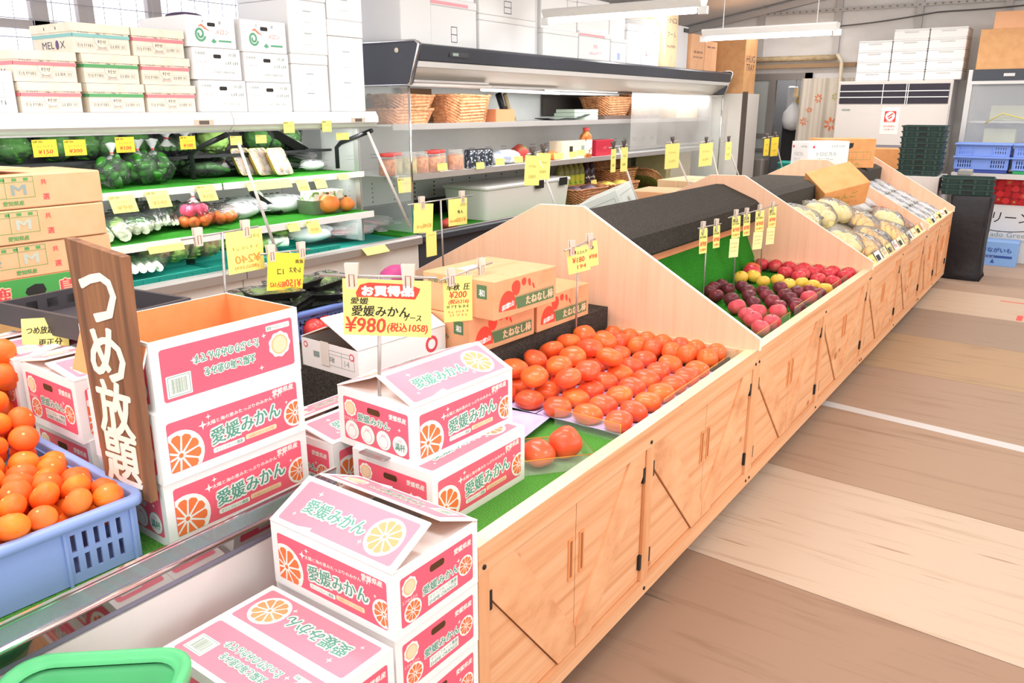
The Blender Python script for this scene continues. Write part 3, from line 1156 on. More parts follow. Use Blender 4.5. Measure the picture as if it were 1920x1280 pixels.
def mandarin(m, r=0.0305):
    t = thing('mandarin', 'x', 'mandarin', (0, 0, 0))
    b = MB()
    b.ball((0, 0, 0), (r, r, r * 0.84), m, 18, 12, lambda d: 1 - 0.1 * max(0, d[2]) ** 14 - 0.07 * max(0, -d[2]) ** 8)
    b.build('fruit', t)
    b = MB()
    b.lathe([(0.0035, r * 0.755), (0.003, r * 0.775), (0.001, r * 0.785)], CALYX, 8)
    b.build('calyx', t)
    return t


ma, mb_ = mandarin(ORG), mandarin(ORG2)
heap = []
L_, W_ = 0.45, 0.52


def heap_top(u, v):
    """height of the heap over the crate floor, u along y, v along x"""
    return 0.152 + 0.035 * (1 - min(1, (u / 0.24) ** 2)) + 0.11 * max(0, (-v - 0.05)) / 0.2


for zi, layer in enumerate(range(3)):
    for i in range(8):
        for j in range(9):
            u = -0.2 + 0.0612 * i + (0.03 if (j + zi) % 2 else 0) + rg.uniform(-0.006, 0.006)
            v = -0.23 + 0.0572 * j + (0.026 if zi % 2 else 0) + rg.uniform(-0.006, 0.006)
            if abs(u) > 0.204 or abs(v) > 0.236:
                continue
            z = heap_top(u, v) - 0.036 - 0.05 * (2 - zi) + rg.uniform(-0.006, 0.006) + 0.012
            if zi == 2 and (abs(u) > 0.17 or abs(v) > 0.205) and v > -0.1:
                z -= 0.008
            heap.append((-1.765 + v, 0.57 + u, 0.6605 + z, zi))
vis = sorted([h for h in heap if h[3] >= 1], key=lambda h: h[2])
first = {0: ma, 1: mb_}
used = set()
for k, (x, y, z, zi) in enumerate(vis):
    kind = 0 if rg.random() < 0.6 else 1
    rot = (rg.uniform(-0.9, 0.9), rg.uniform(-0.9, 0.9), rg.uniform(0, 6.28))
    o = dup(first[kind], (x, y, z), rot, 'loose mandarin heaped in the blue plastic crate', 'mandarins in the blue crate', rg.uniform(0.93, 1.07))
for o in (ma, mb_):
    for ch in KIDS(o):
        bpy.data.objects.remove(ch)
    bpy.data.objects.remove(o)
# red net bags of mandarins at the left edge, hanging over the crate's far end
for k, (x, y, z) in enumerate(((-2.15, 0.80, 0.93), (-2.17, 0.79, 0.82))):
    b = MB()
    for q in range(9):
        a = rg.uniform(0, 6.28)
        b.ball((x + 0.035 * math.cos(a), y + 0.03 * math.sin(a), z + rg.uniform(-0.05, 0.06)), 0.033, ORG2, 14, 9)
    o = b.build('net_bag')
    o['kind'] = 'stuff'
    tag(o, ('upper' if k == 0 else 'lower') + ' net bag of orange mandarins at the left photo edge', 'net bag')

# ---------------------------------------------------------------- wooden sign board
SIGNW = wood('weathered_board', '#8A5F46', '#A87550', '#5E4334', (42, 26, 1.5), 0.7, lo=0.3, hi=0.72)
sg = thing('wooden_sign', 'upright weathered wooden sign with cream painted characters beside the open carton', 'sign', (-1.56, 0.803, 0.809), RAD(4))
b = MB()
b.prism([(-0.075, -0.015), (0.075, -0.03), (0.092, 0.49), (-0.092, 0.513)], 'y', -0.009, 0.009, SIGNW)
b.build('board', sg)
b = MB()
F = Face(b, (0, -0.009, 0), (1, 0, 0), (0, 0, 1), 0.0008)
CREAMP = mat('cream_paint', '#F6ECDF', 0.6)
for ch, cz, h in (('つ', 0.40, 0.1), ('め', 0.282, 0.112), ('放', 0.165, 0.118), ('題', 0.05, 0.112)):
    for q in range(8):
        a = 6.28319 * q / 8
        F.text(ch, -0.002 + 0.0042 * math.cos(a), cz + 0.0026 * math.sin(a), h, CREAMP, 1 + 0.1 * q, 0.112)
b.build('lettering', sg)

# ---------------------------------------------------------------- brown printed boxes behind (left)
KRAFT = mat('kraft_card', '#EAB48A', 0.6, noise=(14, '#E6AD80', 0.4, 0.7))
KRAFT2 = mat('kraft_card_dark', '#D9A572', 0.65, noise=(14, '#D09A68', 0.4, 0.7))
INKR = mat('ink_red', '#E5505A', 0.5)
INKGR = mat('ink_leaf', '#5E9E5C', 0.5)
INKGY = mat('ink_grey', '#93A29C', 0.5)
INKK = mat('ink_black', '#2E2B2A', 0.5)


def brown_box(label, x1, y1, z0, h, big, dim=(0.3, 0.44)):
    """front face looks to +x; y1 is the right-hand end"""
    D, L = dim
    t = thing('vegetable_box', label, 'box', (x1 - D / 2, y1 - L / 2, z0), 0, 'stacked brown boxes at the left edge')
    b = MB()
    b.rbox((-D / 2, -L / 2, 0), (D / 2, L / 2, h - 0.001), 0.006, KRAFT)
    F = Face(b, (D / 2, -L / 2, 0), (0, 1, 0), (0, 0, 1), 0.0004)
    b.M = Matrix.Translation((0, -0.055, 0))
    F.o += Vector((0, -0.055, 0))
    b.M = Matrix.Identity(4)
    x0, xe = L - 0.36, L - 0.155
    F.frame(x0, h * 0.32, xe, h * 0.93, 0.0018, INKGR, 1)
    F.line(x0, h * 0.78, xe, h * 0.78, 0.0015, INKGR, 1)
    F.line((x0 + xe) / 2 + 0.02, h * 0.32, (x0 + xe) / 2 + 0.02, h * 0.93, 0.0015, INKGR, 1)
    for i in range(6):
        F.rect(x0 + 0.012 + 0.033 * i, h * 0.81, x0 + 0.026 + 0.033 * i, h * 0.9, INKGR, 1)
    bold(F, 'M', xe - 0.045, h * 0.55, h * 0.3, INKGY if big else mat('ink_pale_grey', '#BFC4B4'), 2, 0.04, 0, 0.06)
    bold(F, '優', x0 + 0.055, h * 0.55, h * 0.3, INKGY, 2, 0.035, 0, 0.04)
    bold(F, '愛知県産', x0 + 0.14, h * 0.17, h * 0.14, INKGR, 2, 0.06, 0, 0.05)
    bold(F, '共', L - 0.125, h * 0.75, h * 0.16, INKR, 2)
    bold(F, '選', L - 0.123, h * 0.3, h * 0.18, INKR, 2)
    b.build('box_body', t)
    return t


brown_box('brown box printed with M in a green grid, topmost at the left edge', -2.62, 1.395, 1.278, 0.101, True)
brown_box('brown box second from the top of the printed stack at the left edge', -2.618, 1.392, 1.173, 0.1035, False)
brown_box('brown box third from the top, just above the green printed box', -2.622, 1.4, 1.068, 0.1035, False)
ft = MB()
ft.prism([(-2.83, 0.96), (-2.64, 0.96), (-2.68, 1.21), (-2.85, 1.18)], 'z', 1.3905, 1.3945, KRAFT)
tag(ft.build('cardboard_flap'), 'loose cardboard flap lying on the topmost brown box at the left edge', 'cardboard')
GREEN = mat('ink_box_green', '#4F9E50', 0.5)
t = thing('vegetable_box', 'green printed box with red characters and a hand hole, under three brown boxes', 'box', (-2.77, 1.14, 0.9675), 0)
b = MB()
b.rbox((-0.15, -0.24, 0), (0.15, 0.24, 0.1), 0.005, KRAFT)
F = Face(b, (0.15, -0.24, 0), (0, 1, 0), (0, 0, 1), 0.0004)
F.rect(0, 0.018, 0.48, 0.1, GREEN, 1)
for ch, cx in (('鹿', 0.145), ('児', 0.05), ('島', 0.336)):
    for q in range(8):
        a = 6.28319 * q / 8
        F.text(ch, cx + 0.005 * math.cos(a), 0.055 + 0.004 * math.sin(a), 0.05, mat('ink_peach', '#F9CDA6'), 2 + 0.1 * q, 0.044)
    for q in (-1, 0, 1):
        F.text(ch, cx + 0.002 * q, 0.055, 0.05, INKR, 4 + 0.1 * q, 0.044)
F.poly([(0.209, 0.055), (0.216, 0.045), (0.266, 0.045), (0.273, 0.055), (0.266, 0.075), (0.241, 0.078), (0.216, 0.068)], INKK, 2)
b.build('box_body', t)
t = thing('support_box', 'plain brown box at the bottom under the green printed box', 'box', (-2.77, 1.05, 0.6605), 0)
b = MB()
b.rbox((-0.145, -0.135, 0), (0.145, 0.135, 0.306), 0.005, KRAFT2)
b.build('box_body', t)

# black moulded tray with a yellow note, on the cartons behind the blue crate
TRAYG = mat('tray_grey', '#4A4549', 0.5)
t = thing('plastic_tray', 'shallow black moulded tray with a yellow note on the cartons at the left', 'tray', (-2.19, 1.1, 1.0), RAD(96))
b = MB()
L, W, H = 0.3, 0.42, 0.06
b.box((-L / 2, -W / 2, 0), (L / 2, W / 2, 0.006), TRAYG)
b.build('base', t)
for lo, hi in (((-L / 2, -W / 2, 0.006), (L / 2, -W / 2 + 0.012, H)), ((-L / 2, W / 2 - 0.012, 0.006), (L / 2, W / 2, H)), ((-L / 2, -W / 2 + 0.012, 0.006), (-L / 2 + 0.012, W / 2 - 0.012, H)), ((L / 2 - 0.012, -W / 2 + 0.012, 0.006), (L / 2, W / 2 - 0.012, H))):
    b = MB()
    b.box(lo, hi, TRAYG)
    for k in range(5):
        f = -0.8 + 0.4 * k
        if hi[1] - lo[1] > 0.1:
            b.box((lo[0] + 0.001, f * W / 2 - 0.02, 0.02), (lo[0] + 0.014, f * W / 2 + 0.02, 0.045), BLACK)
        else:
            b.box((f * L / 2 - 0.016, lo[1] + 0.0, 0.02), (f * L / 2 + 0.016, lo[1] + 0.0135, 0.045), BLACK)
    b.build('side', t)

# green shopping basket, bottom left
GB = mat('basket_green', '#5DBB7C', 0.4)
GBI = mat('basket_green_in', '#3F9A5E', 0.45)
t = thing('shopping_basket', 'green plastic shopping basket at the bottom left corner', 'basket', (-1.109, 0.394, 0.468), math.atan2(-0.64, -0.76) + math.pi)
L, W, H = 0.27, 0.42, 0.2
b = MB()
rings = []
for z, o in ((0, -0.035), (0.004, -0.032), (H - 0.03, -0.006), (H - 0.02, 0.0)):
    rings.append([(p[0], p[1], z) for p in rrect(-L / 2 - o, -W / 2 - o, L / 2 + o, W / 2 + o, 0.045, 4)])
for z, o in ((H - 0.02, -0.004), (H - 0.03, -0.01), (0.008, -0.036)):
    rings.append([(p[0], p[1], z) for p in rrect(-L / 2 - o, -W / 2 - o, L / 2 + o, W / 2 + o, 0.043, 4)])
b.loft(rings, GB)
b.build('basket_body', t)
b = MB()
rings = []
for z, o in ((H - 0.024, 0.0), (H - 0.026, 0.016), (H - 0.004, 0.018), (H, 0.013), (H, 0.004), (H - 0.006, 0.001), (H - 0.006, -0.004), (H - 0.014, -0.008)):
    rings.append([(p[0], p[1], z + (0.006 if abs(p[0]) < L * 0.2 else 0)) for p in rrect(-L / 2 - o, -W / 2 - o, L / 2 + o, W / 2 + o, 0.045 + max(o, 0), 6)])
b.loft(rings, GB, False)
b.build('rim', t)
for sgn in (-1, 1):
    b = MB()
    for k in range(5):
        xx = -0.072 + 0.036 * k
        for zz in (0.07, 0.105, 0.14):
            yy = sgn * (W / 2 - 0.012 - (H - zz) * 0.16)
            b.cbox((xx, yy, zz), (0.016, 0.002, 0.018), mat('basket_hole', '#2F6E46', 0.8))
    b.build('side_holes', t)
b = MB()
for sgn in (-1, 1):
    b.tube([(-L / 2 - 0.004, sgn * 0.02, H + 0.004), (-L / 2 + 0.05, sgn * 0.02, H + 0.006), (L / 2 - 0.05, sgn * 0.02, H + 0.006), (L / 2 + 0.004, sgn * 0.02, H + 0.004)], 0.005, GBI, 6)
bs = thing('basket_stand', 'pale stand under the green shopping basket, below the photo edge', 'stand', (-1.109, 0.394, 0), math.atan2(-0.64, -0.76) + math.pi)
for sx in (-1, 1):
    for sy in (-1, 1):
        b2 = MB()
        b2.tube([(sx * 0.08, sy * 0.14, 0), (sx * 0.08, sy * 0.14, 0.448)], 0.012, ALU, 8)
        b2.build('leg', bs)
b2 = MB()
b2.box((-0.1, -0.17, 0.448), (0.1, 0.17, 0.467), WHITE)
b2.build('stand_top', bs)


# ---------------------------------------------------------------- persimmons on the nearest counter
KAKI = mat('persimmon_skin', '#F96C33', 0.32, noise=(7, '#FB8A3C', 0.5, 0.78), spec=0.5, coat=0.15)
KAKI2 = mat('persimmon_skin_red', '#F45A35', 0.32, noise=(7, '#F97A3E', 0.45, 0.75), spec=0.5, coat=0.15)
LAV = mat('lavender_tray', '#CDBDF0', 0.5)
rg = random.Random(5)


def fruit_mesh(name, r, rz, m, lobes=4, amp=0.035, dip=0.1, nu=20, nv=12):
    b = MB()
    b.ball((0, 0, 0), (r, r, rz), m, nu, nv, lambda d: (1 + amp * (1 - d[2] ** 2) * math.cos(lobes * math.atan2(d[1], d[0]))) * (1 - dip * max(0, d[2]) ** 10 - 0.5 * dip * max(0, -d[2]) ** 8))
    return b


def kaki_proto(m):
    t = thing('persimmon', 'x', 'persimmon')
    fruit_mesh('fruit', 0.0485, 0.034, m, 4, 0.05, 0.06).build('fruit', t)
    b = MB()
    for q in range(4):
        a = 1.5708 * q + 0.78
        b.add([(0, 0, -0.0335), (0.016 * math.cos(a - 0.7), 0.016 * math.sin(a - 0.7), -0.0325), (0.026 * math.cos(a), 0.026 * math.sin(a), -0.0285), (0.016 * math.cos(a + 0.7), 0.016 * math.sin(a + 0.7), -0.0325)], [(0, 1, 2, 3)], mat('leaf_calyx', '#8C9A4E', 0.7))
    b.build('calyx', t)
    return t


kp, kp2 = kaki_proto(KAKI), kaki_proto(KAKI2)


def kaki(x, y, z, label, group, s=1.0, tilt=0.25):
    return dup(kp if rg.random() < 0.6 else kp2, (x, y, z), (rg.uniform(-tilt, tilt), rg.uniform(-tilt, tilt), rg.uniform(0, 6.28)), label, group, s * rg.uniform(0.96, 1.03))


TZ = 0.5895


def molded_tray(label, x0, y0, x1, y1, nx, ny, rot=0.0, r=0.05):
    """thin moulded tray with a cup under each fruit"""
    b = MB()
    N = 36
    W, L = x1 - x0, y1 - y0
    vs, top = [], []
    for lay in (0, 1):
        for i in range(N + 1):
            for j in range(N + 1):
                u, v = i / N, j / N
                cx = (int(min(u * nx, nx - 1e-6)) + 0.5) / nx
                cy = (int(min(v * ny, ny - 1e-6)) + 0.5) / ny
                d = math.hypot((u - cx) * W, (v - cy) * L) / (min(W / nx, L / ny) * 0.5)
                h = 0.017 * min(1.0, max(0.0, (d - 0.45) / 0.5)) ** 0.8
                e = min(u * W, (1 - u) * W, v * L, (1 - v) * L)
                if e < 0.006:
                    h = 0.02
                vs.append((u * W - W / 2, v * L - L / 2, 0.0015 + h - lay * 0.0012))
    fs = []
    M = N + 1
    for lay in (0, 1):
        for i in range(N):
            for j in range(N):
                a = lay * M * M + i * M + j
                q = (a, a + M, a + M + 1, a + 1)
                fs.append(q if lay == 0 else tuple(reversed(q)))
    for i in range(N):
        for a, c in ((i, i + 1), (N * M + i + 1, N * M + i), ((i + 1) * M, i * M), (i * M + N, (i + 1) * M + N)):
            fs.append((a, c, c + M * M, a + M * M))
    b.add(vs, fs, LAV, True)
    o = b.build('fruit_tray')
    o.location = ((x0 + x1) / 2, (y0 + y1) / 2, TZ)
    o.rotation_euler = (0, 0, rot)
    return tag(o, label, 'tray')


molded_tray('lavender moulded tray under the front rows of persimmons', -1.345, 2.05, -1.015, 2.47, 3, 4)
molded_tray('lavender moulded tray under the further rows of persimmons', -1.345, 2.475, -1.015, 2.79, 3, 3)
molded_tray('lavender moulded tray under the heaped persimmons beside the black riser', -1.575, 2.05, -1.35, 2.79, 2, 7)
molded_tray('empty lavender tray beside the upper mandarin carton', -1.51, 1.745, -1.27, 2.035, 2, 3, RAD(8))
for i in range(3):
    for j in range(7):
        kaki(-1.071 - 0.109 * i + rg.uniform(-0.004, 0.004), 2.098 + 0.1045 * j + rg.uniform(-0.004, 0.004) + (0.005 if j > 3 else 0), TZ + 0.041,
             'orange persimmon in the orderly rows on the lavender trays', 'persimmons in rows', 1.0, 0.16)
for i in range(2):
    for j in range(7):
        kaki(-1.405 - 0.11 * i, 2.098 + 0.106 * j, TZ + 0.041, 'orange persimmon low in the heap beside the black riser', 'persimmons low in the heap', 1.0, 0.2)
for x, y in [(-1.322, 2.206), (-1.425, 2.157), (-1.53, 2.19), (-1.31, 2.315), (-1.418, 2.305), (-1.528, 2.32), (-1.322, 2.50), (-1.438, 2.43), (-1.545, 2.45), (-1.44, 2.56), (-1.548, 2.58), (-1.44, 2.68), (-1.55, 2.71)]:
    kaki(x, y, TZ + 0.104, 'orange persimmon on top of the heap beside the black riser', 'persimmons on top of the heap', 1.0, 0.4)
# pointed persimmons in black trays against the gable board
for k, (x0, x1, xs) in enumerate(((-1.575, -1.345, (-1.54, -1.46, -1.38)), (-1.34, -1.2, (-1.31, -1.23)), (-1.195, -1.04, (-1.165, -1.08)))):
    b = MB()
    b.box((x0, 2.80, TZ + 0.0005), (x1, 2.985, TZ + 0.004), BLACK)
    for lo, hi in (((x0, 2.80, TZ + 0.004), (x1, 2.804, TZ + 0.03)), ((x0, 2.981, TZ + 0.004), (x1, 2.985, TZ + 0.03)), ((x0, 2.804, TZ + 0.004), (x0 + 0.004, 2.981, TZ + 0.03)), ((x1 - 0.004, 2.804, TZ + 0.004), (x1, 2.981, TZ + 0.03))):
        b.box(lo, hi, BLACK)
    tag(b.build('fruit_tray'), ('left', 'middle', 'right')[k] + 'most black tray of upright persimmons against the board' if k != 1 else 'black tray of upright persimmons between two others against the board', 'tray')
    for x in xs:
        for y in (2.846, 2.936):
            o = kaki(x, y, TZ + 0.05, 'pointed orange persimmon standing in a black tray against the board', 'persimmons in black trays', 1.0, 0.1)
            o.scale = (0.84, 0.84, 1.3)
# two persimmons with clear guards on the turf in front
for x, y, lab, tx in ((-1.15, 1.765, 'persimmon on the turf nearer the mandarin cartons, beside an upright one', 0.3), (-1.112, 1.85, 'persimmon tipped on its side on the turf by the clear box', 1.2)):
    o = dup(kp2, (x, y, TZ + (0.036 if tx < 1 else 0.047)), (tx, 0.2, 0.5), lab)


def clear_box(label, cx, cy, L, W, H, rot, z=TZ):
    t = thing('clear_box', label, 'box', (cx, cy, z), rot)
    b = MB()
    e = 0.001
    b.box((-L / 2, -W / 2, 0), (L / 2, W / 2, e), ACRYL)
    b.build('base', t)
    for lo, hi in (((-L / 2, -W / 2, e), (L / 2, -W / 2 + e, H)), ((-L / 2, W / 2 - e, e), (L / 2, W / 2, H)), ((-L / 2, -W / 2 + e, e), (-L / 2 + e, W / 2 - e, H)), ((L / 2 - e, -W / 2 + e, e), (L / 2, W / 2 - e, H))):
        b = MB()
        b.box(lo, hi, ACRYL)
        b.build('side', t)
    b = MB()
    b.tube([(-L / 2, -W / 2, H), (L / 2, -W / 2, H), (L / 2, W / 2, H), (-L / 2, W / 2, H)], 0.0015, AMBER, 6, True)
    b.build('rim', t)
    return t


clear_box('clear open tray around the two loose persimmons on the turf', -1.13, 1.805, 0.21, 0.15, 0.045, RAD(50))


def guard(label, pts, h, z):
    """a bent clear strip standing on edge"""
    b = MB()
    for k in range(len(pts) - 1):
        (x0, y0), (x1, y1) = pts[k], pts[k + 1]
        d = Vector((x1 - x0, y1 - y0)).normalized()
        n = Vector((-d.y, d.x)) * 0.001
        b.prism([(x0 - n.x, y0 - n.y), (x1 - n.x, y1 - n.y), (x1 + n.x, y1 + n.y), (x0 + n.x, y0 + n.y)], 'z', z, z + h, ACRYL)
    t = tag(b.build('clear_guard'), label, 'guard')
    b = MB()
    for zz in (z + h,):
        b.tube([(p[0], p[1], zz) for p in pts], 0.0014, AMBER, 6)
    b.tube([(pts[-1][0], pts[-1][1], z + 0.002), (pts[-1][0], pts[-1][1], z + h)], 0.0014, AMBER, 6)
    b.build('guard_edge', t)
    return t


guard('clear acrylic guard between the empty tray and the persimmon rows', [(-1.27, 2.042), (-1.03, 2.036)], 0.06, TZ)
guard('clear acrylic strip along the batten at the end of the persimmon rows', [(-1.012, 2.3), (-1.012, 2.985)], 0.065, TZ)

# ---------------------------------------------------------------- persimmon cartons on the black riser
KFR = mat('persimmon_card', '#EAAC80', 0.55, noise=(20, '#E6A577', 0.4, 0.7))
KRED = mat('persimmon_red', '#F5503F', 0.5)
KGRN = mat('banner_green', '#5C7F56', 0.5)
KD, KL, KH = 0.323, 0.369, 0.134


def persimmon_box(label, loc, rotz):
    t = thing('persimmon_box', label, 'box', loc, rotz, 'printed persimmon boxes on the black riser')
    b = MB()
    b.rbox((-KL / 2, -KD / 2, 0), (KL / 2, KD / 2, KH), 0.003, KFR)
    F = Face(b, (-KL / 2, -KD / 2, 0), (1, 0, 0), (0, 0, 1), 0.0004)
    # big red persimmon rising from the lower left, smaller ones bouncing to the right
    F.poly([(0.025 + 0.0, 0.026)] + [(0.074 + 0.049 * math.cos(RAD(a)), 0.03 + 0.062 * math.sin(RAD(a))) for a in range(175, -6, -15)] + [(0.124, 0.02)], KRED, 1)
    bold(F, '和歌山', 0.075, 0.04, 0.02, INKW, 2, 0.068, 0.15, 0.05, shear=0.2)
    for cx, cy, rx, ry, rot in ((0.122, 0.1, 0.025, 0.033, 0.1), (0.168, 0.112, 0.014, 0.017, 0.0), (0.2, 0.105, 0.008, 0.018, 0.3), (0.224, 0.088, 0.005, 0.016, 0.5)):
        pts = []
        for i in range(24):
            a = 6.28319 * i / 24
            x, y = rx * math.cos(a), ry * math.sin(a)
            if y > 0:
                y *= 0.62
            pts.append((cx + x * math.cos(rot) - y * math.sin(rot), cy + x * math.sin(rot) + y * math.cos(rot)))
        F.poly(pts, KRED, 1)
    F.poly([(0.13, 0.018), (0.352, 0.018), (0.352, 0.061), (0.112, 0.061)], KGRN, 1)
    F.line(0.11, 0.064, 0.352, 0.064, 0.0015, KGRN, 1)
    bold(F, 'たねなし柿', 0.263, 0.039, 0.033, mat('ink_peach', '#F9CDA6'), 2, 0.165, 0, 0.06)
    for k in range(5):
        F.line(0.255, 0.085 + 0.007 * k, 0.345, 0.085 + 0.007 * k, 0.0012, mat('ink_tan', '#D99C6C'), 1)
    F.text('お客様センター', 0.315, 0.124, 0.006, mat('ink_tan', '#D99C6C'), 1, 0.07)
    E = Face(b, (-KL / 2, KD / 2, 0), (0, -1, 0), (0, 0, 1), 0.0004)
    bold(E, '和歌山県', 0.075, 0.108, 0.017, KGRN, 1, 0.1, 0, 0.04)
    E.rect(0.248, 0.07, 0.292, 0.118, KGRN, 1)
    bold(E, '和', 0.27, 0.09, 0.024, INKW, 2, None, 0, 0.04)
    bold(E, 'かみ', 0.2, 0.055, 0.02, KGRN, 1, 0.05)
    T = Face(b, (-KL / 2, -KD / 2, KH), (1, 0, 0), (0, 1, 0), 0.0004)
    T.line(0.0, KD / 2, KL, KD / 2, 0.002, mat('ink_tan', '#D99C6C'), 1)
    T.rect(0.1, 0.19, 0.2, 0.255, INKW, 1)
    T.scribble(0.11, 0.2, 0.19, 0.012, INKGY, 2, 4, 7)
    T.scribble(0.11, 0.225, 0.19, 0.012, INKGY, 2, 5, 7)
    T.line(0.22, 0.25, 0.32, 0.235, 0.004, mat('ink_red_faint', '#EFA08A'), 1)
    b.build('box_body', t)
    return t


persimmon_box('printed persimmon box lying on top of two others on the black riser', (-1.703, 2.285, 0.8815), RAD(88))
persimmon_box('lower printed persimmon box nearer the camera, behind the price stand', (-1.79, 2.27, 0.746), RAD(87))
persimmon_box('lower printed persimmon box beside the gable board', (-1.772, 2.652, 0.746), RAD(88))

# white persimmon carton with opened flaps
t = thing('white_carton', 'white printed carton with lifted flaps on the black riser behind the mandarin cartons', 'carton', (-1.895, 1.88, 0.746), RAD(87))
b = MB()
x, y, h = 0.2, 0.14, 0.095
for lo, hi in (((-x, -y, 0), (x, -y + 0.004, h)), ((-x, y - 0.004, 0), (x, y, h)), ((-x, -y + 0.004, 0), (-x + 0.004, y - 0.004, h)), ((x - 0.004, -y + 0.004, 0), (x, y - 0.004, h)), ((-x + 0.004, -y + 0.004, 0), (x - 0.004, y - 0.004, 0.004))):
    b.box(lo, hi, PAPER)
E = Face(b, (-x, y, 0), (0, -1, 0), (0, 0, 1), 0.0004)
bold(E, '早秋', 0.15, 0.045, 0.02, INKGY, 1, 0.03)
E.rect(0.06, 0.04, 0.09, 0.06, INKGY, 1)
E.frame(0.1, 0.025, 0.26, 0.075, 0.0015, INKGY, 1)
E.line(0.1, 0.063, 0.26, 0.063, 0.0015, INKGY, 1)
E.line(0.2, 0.025, 0.2, 0.075, 0.0015, INKGY, 1)
E.text('14', 0.225, 0.043, 0.02, INKGY, 1)
E.disc(0.022, 0.075, 0.011, INKR, 1, 12)
E.disc(0.022, 0.075, 0.007, PAPER, 2, 12)
E.disc(0.25, 0.07, 0.012, INKR, 2, 14)
E.disc(0.25, 0.07, 0.008, PAPER, 3, 14)
E2 = Face(b, (-x, -y, 0), (1, 0, 0), (0, 0, 1), 0.0004)
E2.disc(0.33, 0.045, 0.03, INKR, 1, 18)
E2.disc(0.33, 0.045, 0.018, PAPER, 2, 18)
b.build('carton', t)
for sgn, ang, d in ((-1, 24, 0.19), (1, 22, 0.14)):
    b = MB()
    b.box((-x, 0, 0), (x, d, 0.004), PAPER)
    b.box((-x + 0.001, 0.001, -0.0008), (x - 0.001, d + 0.0008, 0), mat('kraft_inner', '#B98058', 0.7))
    o = b.build('flap', t)
    o.location = (0, sgn * y, h + 0.001)
    o.rotation_euler = (RAD(ang), 0, 0 if sgn < 0 else math.pi)
b = MB()
b.box((-0.0015, -0.02, -0.075), (0, 0.02, 0.005), mat('paper_tape', '#E9E2D8', 0.5))
o = b.build('tape_strip', t)
o.location = (-x - 0.001, 0.02, h)

# ---------------------------------------------------------------- plums, pears and apples on the second counter
PLUM = mat('plum_dark', '#6B2A35', 0.35, noise=(11, '#A03A48', 0.48, 0.72), spec=0.45)
PLUM2 = mat('plum_red', '#8E2F3C', 0.35, noise=(11, '#5A2730', 0.45, 0.7), spec=0.45)
PEACH = mat('plum_light', '#E0505C', 0.4, noise=(9, '#F08A86', 0.45, 0.75), spec=0.4)
APPLE = mat('apple_red', '#D83A48', 0.3, noise=(10, '#EE7A6A', 0.5, 0.76), spec=0.5)
YEL = mat('yellow_apple', '#F4C84F', 0.35, noise=(8, '#F1B23E', 0.45, 0.7), spec=0.5)
STEM = mat('fruit_stem', '#5A4326', 0.7)


def orchard(name, r, rz, m, stem=True):
    t = thing(name, 'x', name)
    fruit_mesh('fruit', r, rz, m, 5, 0.015, 0.16, 16, 11).build('fruit', t)
    if stem:
        b = MB()
        b.tube([(0, 0, rz * 0.8), (0.002, 0.001, rz * 1.05)], 0.0016, STEM, 5)
        b.build('stem', t)
    return t


pr = {'d': orchard('plum', 0.039, 0.036, PLUM), 'e': orchard('plum', 0.039, 0.036, PLUM2), 'p': orchard('plum', 0.043, 0.038, PEACH), 'y': orchard('pear', 0.041, 0.036, YEL), 'a': orchard('apple', 0.044, 0.04, APPLE)}
ZF = 0.5895 + 0.046
rows = {
    'd': [(-1.644,4.173,0.637),(-1.552,4.055,0.637),(-1.482,3.966,0.637),(-1.559,4.233,0.637),(-1.494,4.167,0.637),(-1.388,3.934,0.637),(-1.453,4.27,0.637),(-1.391,4.187,0.637),(-1.342,4.065,0.637),(-1.268,3.923,0.637),(-1.319,4.22,0.637),(-1.264,4.12,0.637),(-1.199,4.003,0.637),(-1.138,3.922,0.637),(-1.272,4.36,0.637),(-1.195,4.202,0.637),(-1.148,4.135,0.637),(-1.075,3.997,0.637),(-1.036,3.963,0.637),(-1.166,4.31,0.637),(-1.097,4.358,0.637),(-1.057,4.334,0.637)],
    'p': [(-1.302,3.776,0.637),(-1.188,3.741,0.637),(-1.108,3.797,0.637),(-1.206,3.644,0.637),(-1.149,3.577,0.637),(-1.071,3.58,0.637),(-1.075,3.453,0.637),(-1.071,4.189,0.637)],
    'y': [(-1.536,4.484,0.637),(-1.487,4.561,0.637),(-1.394,4.446,0.637),(-1.342,4.54,0.637),(-1.251,4.449,0.637),(-1.197,4.526,0.637),(-1.137,4.492,0.637),(-1.049,4.444,0.637)],
    'a': [(-1.516,5.012,0.637),(-1.468,5.168,0.637),(-1.369,4.772,0.637),(-1.37,4.995,0.637),(-1.354,5.102,0.637),(-1.268,5.114,0.637),(-1.27,4.713,0.637),(-1.267,4.844,0.637),(-1.253,4.94,0.637),(-1.16,5.097,0.637),(-1.077,5.109,0.637),(-1.188,4.9,0.637),(-1.138,4.891,0.637),(-1.068,4.898,0.637),(-1.154,4.673,0.637),(-1.066,4.657,0.637)],
}
info = {'d': ('dark purple plum in the even rows on the second counter', 'dark plums'), 'p': ('light red plum at the near end of the second counter', 'light red plums'),
        'y': ('round yellow pear between the dark plums and the red apples', 'yellow pears'), 'a': ('red apple near the far gable of the second counter', 'red apples')}
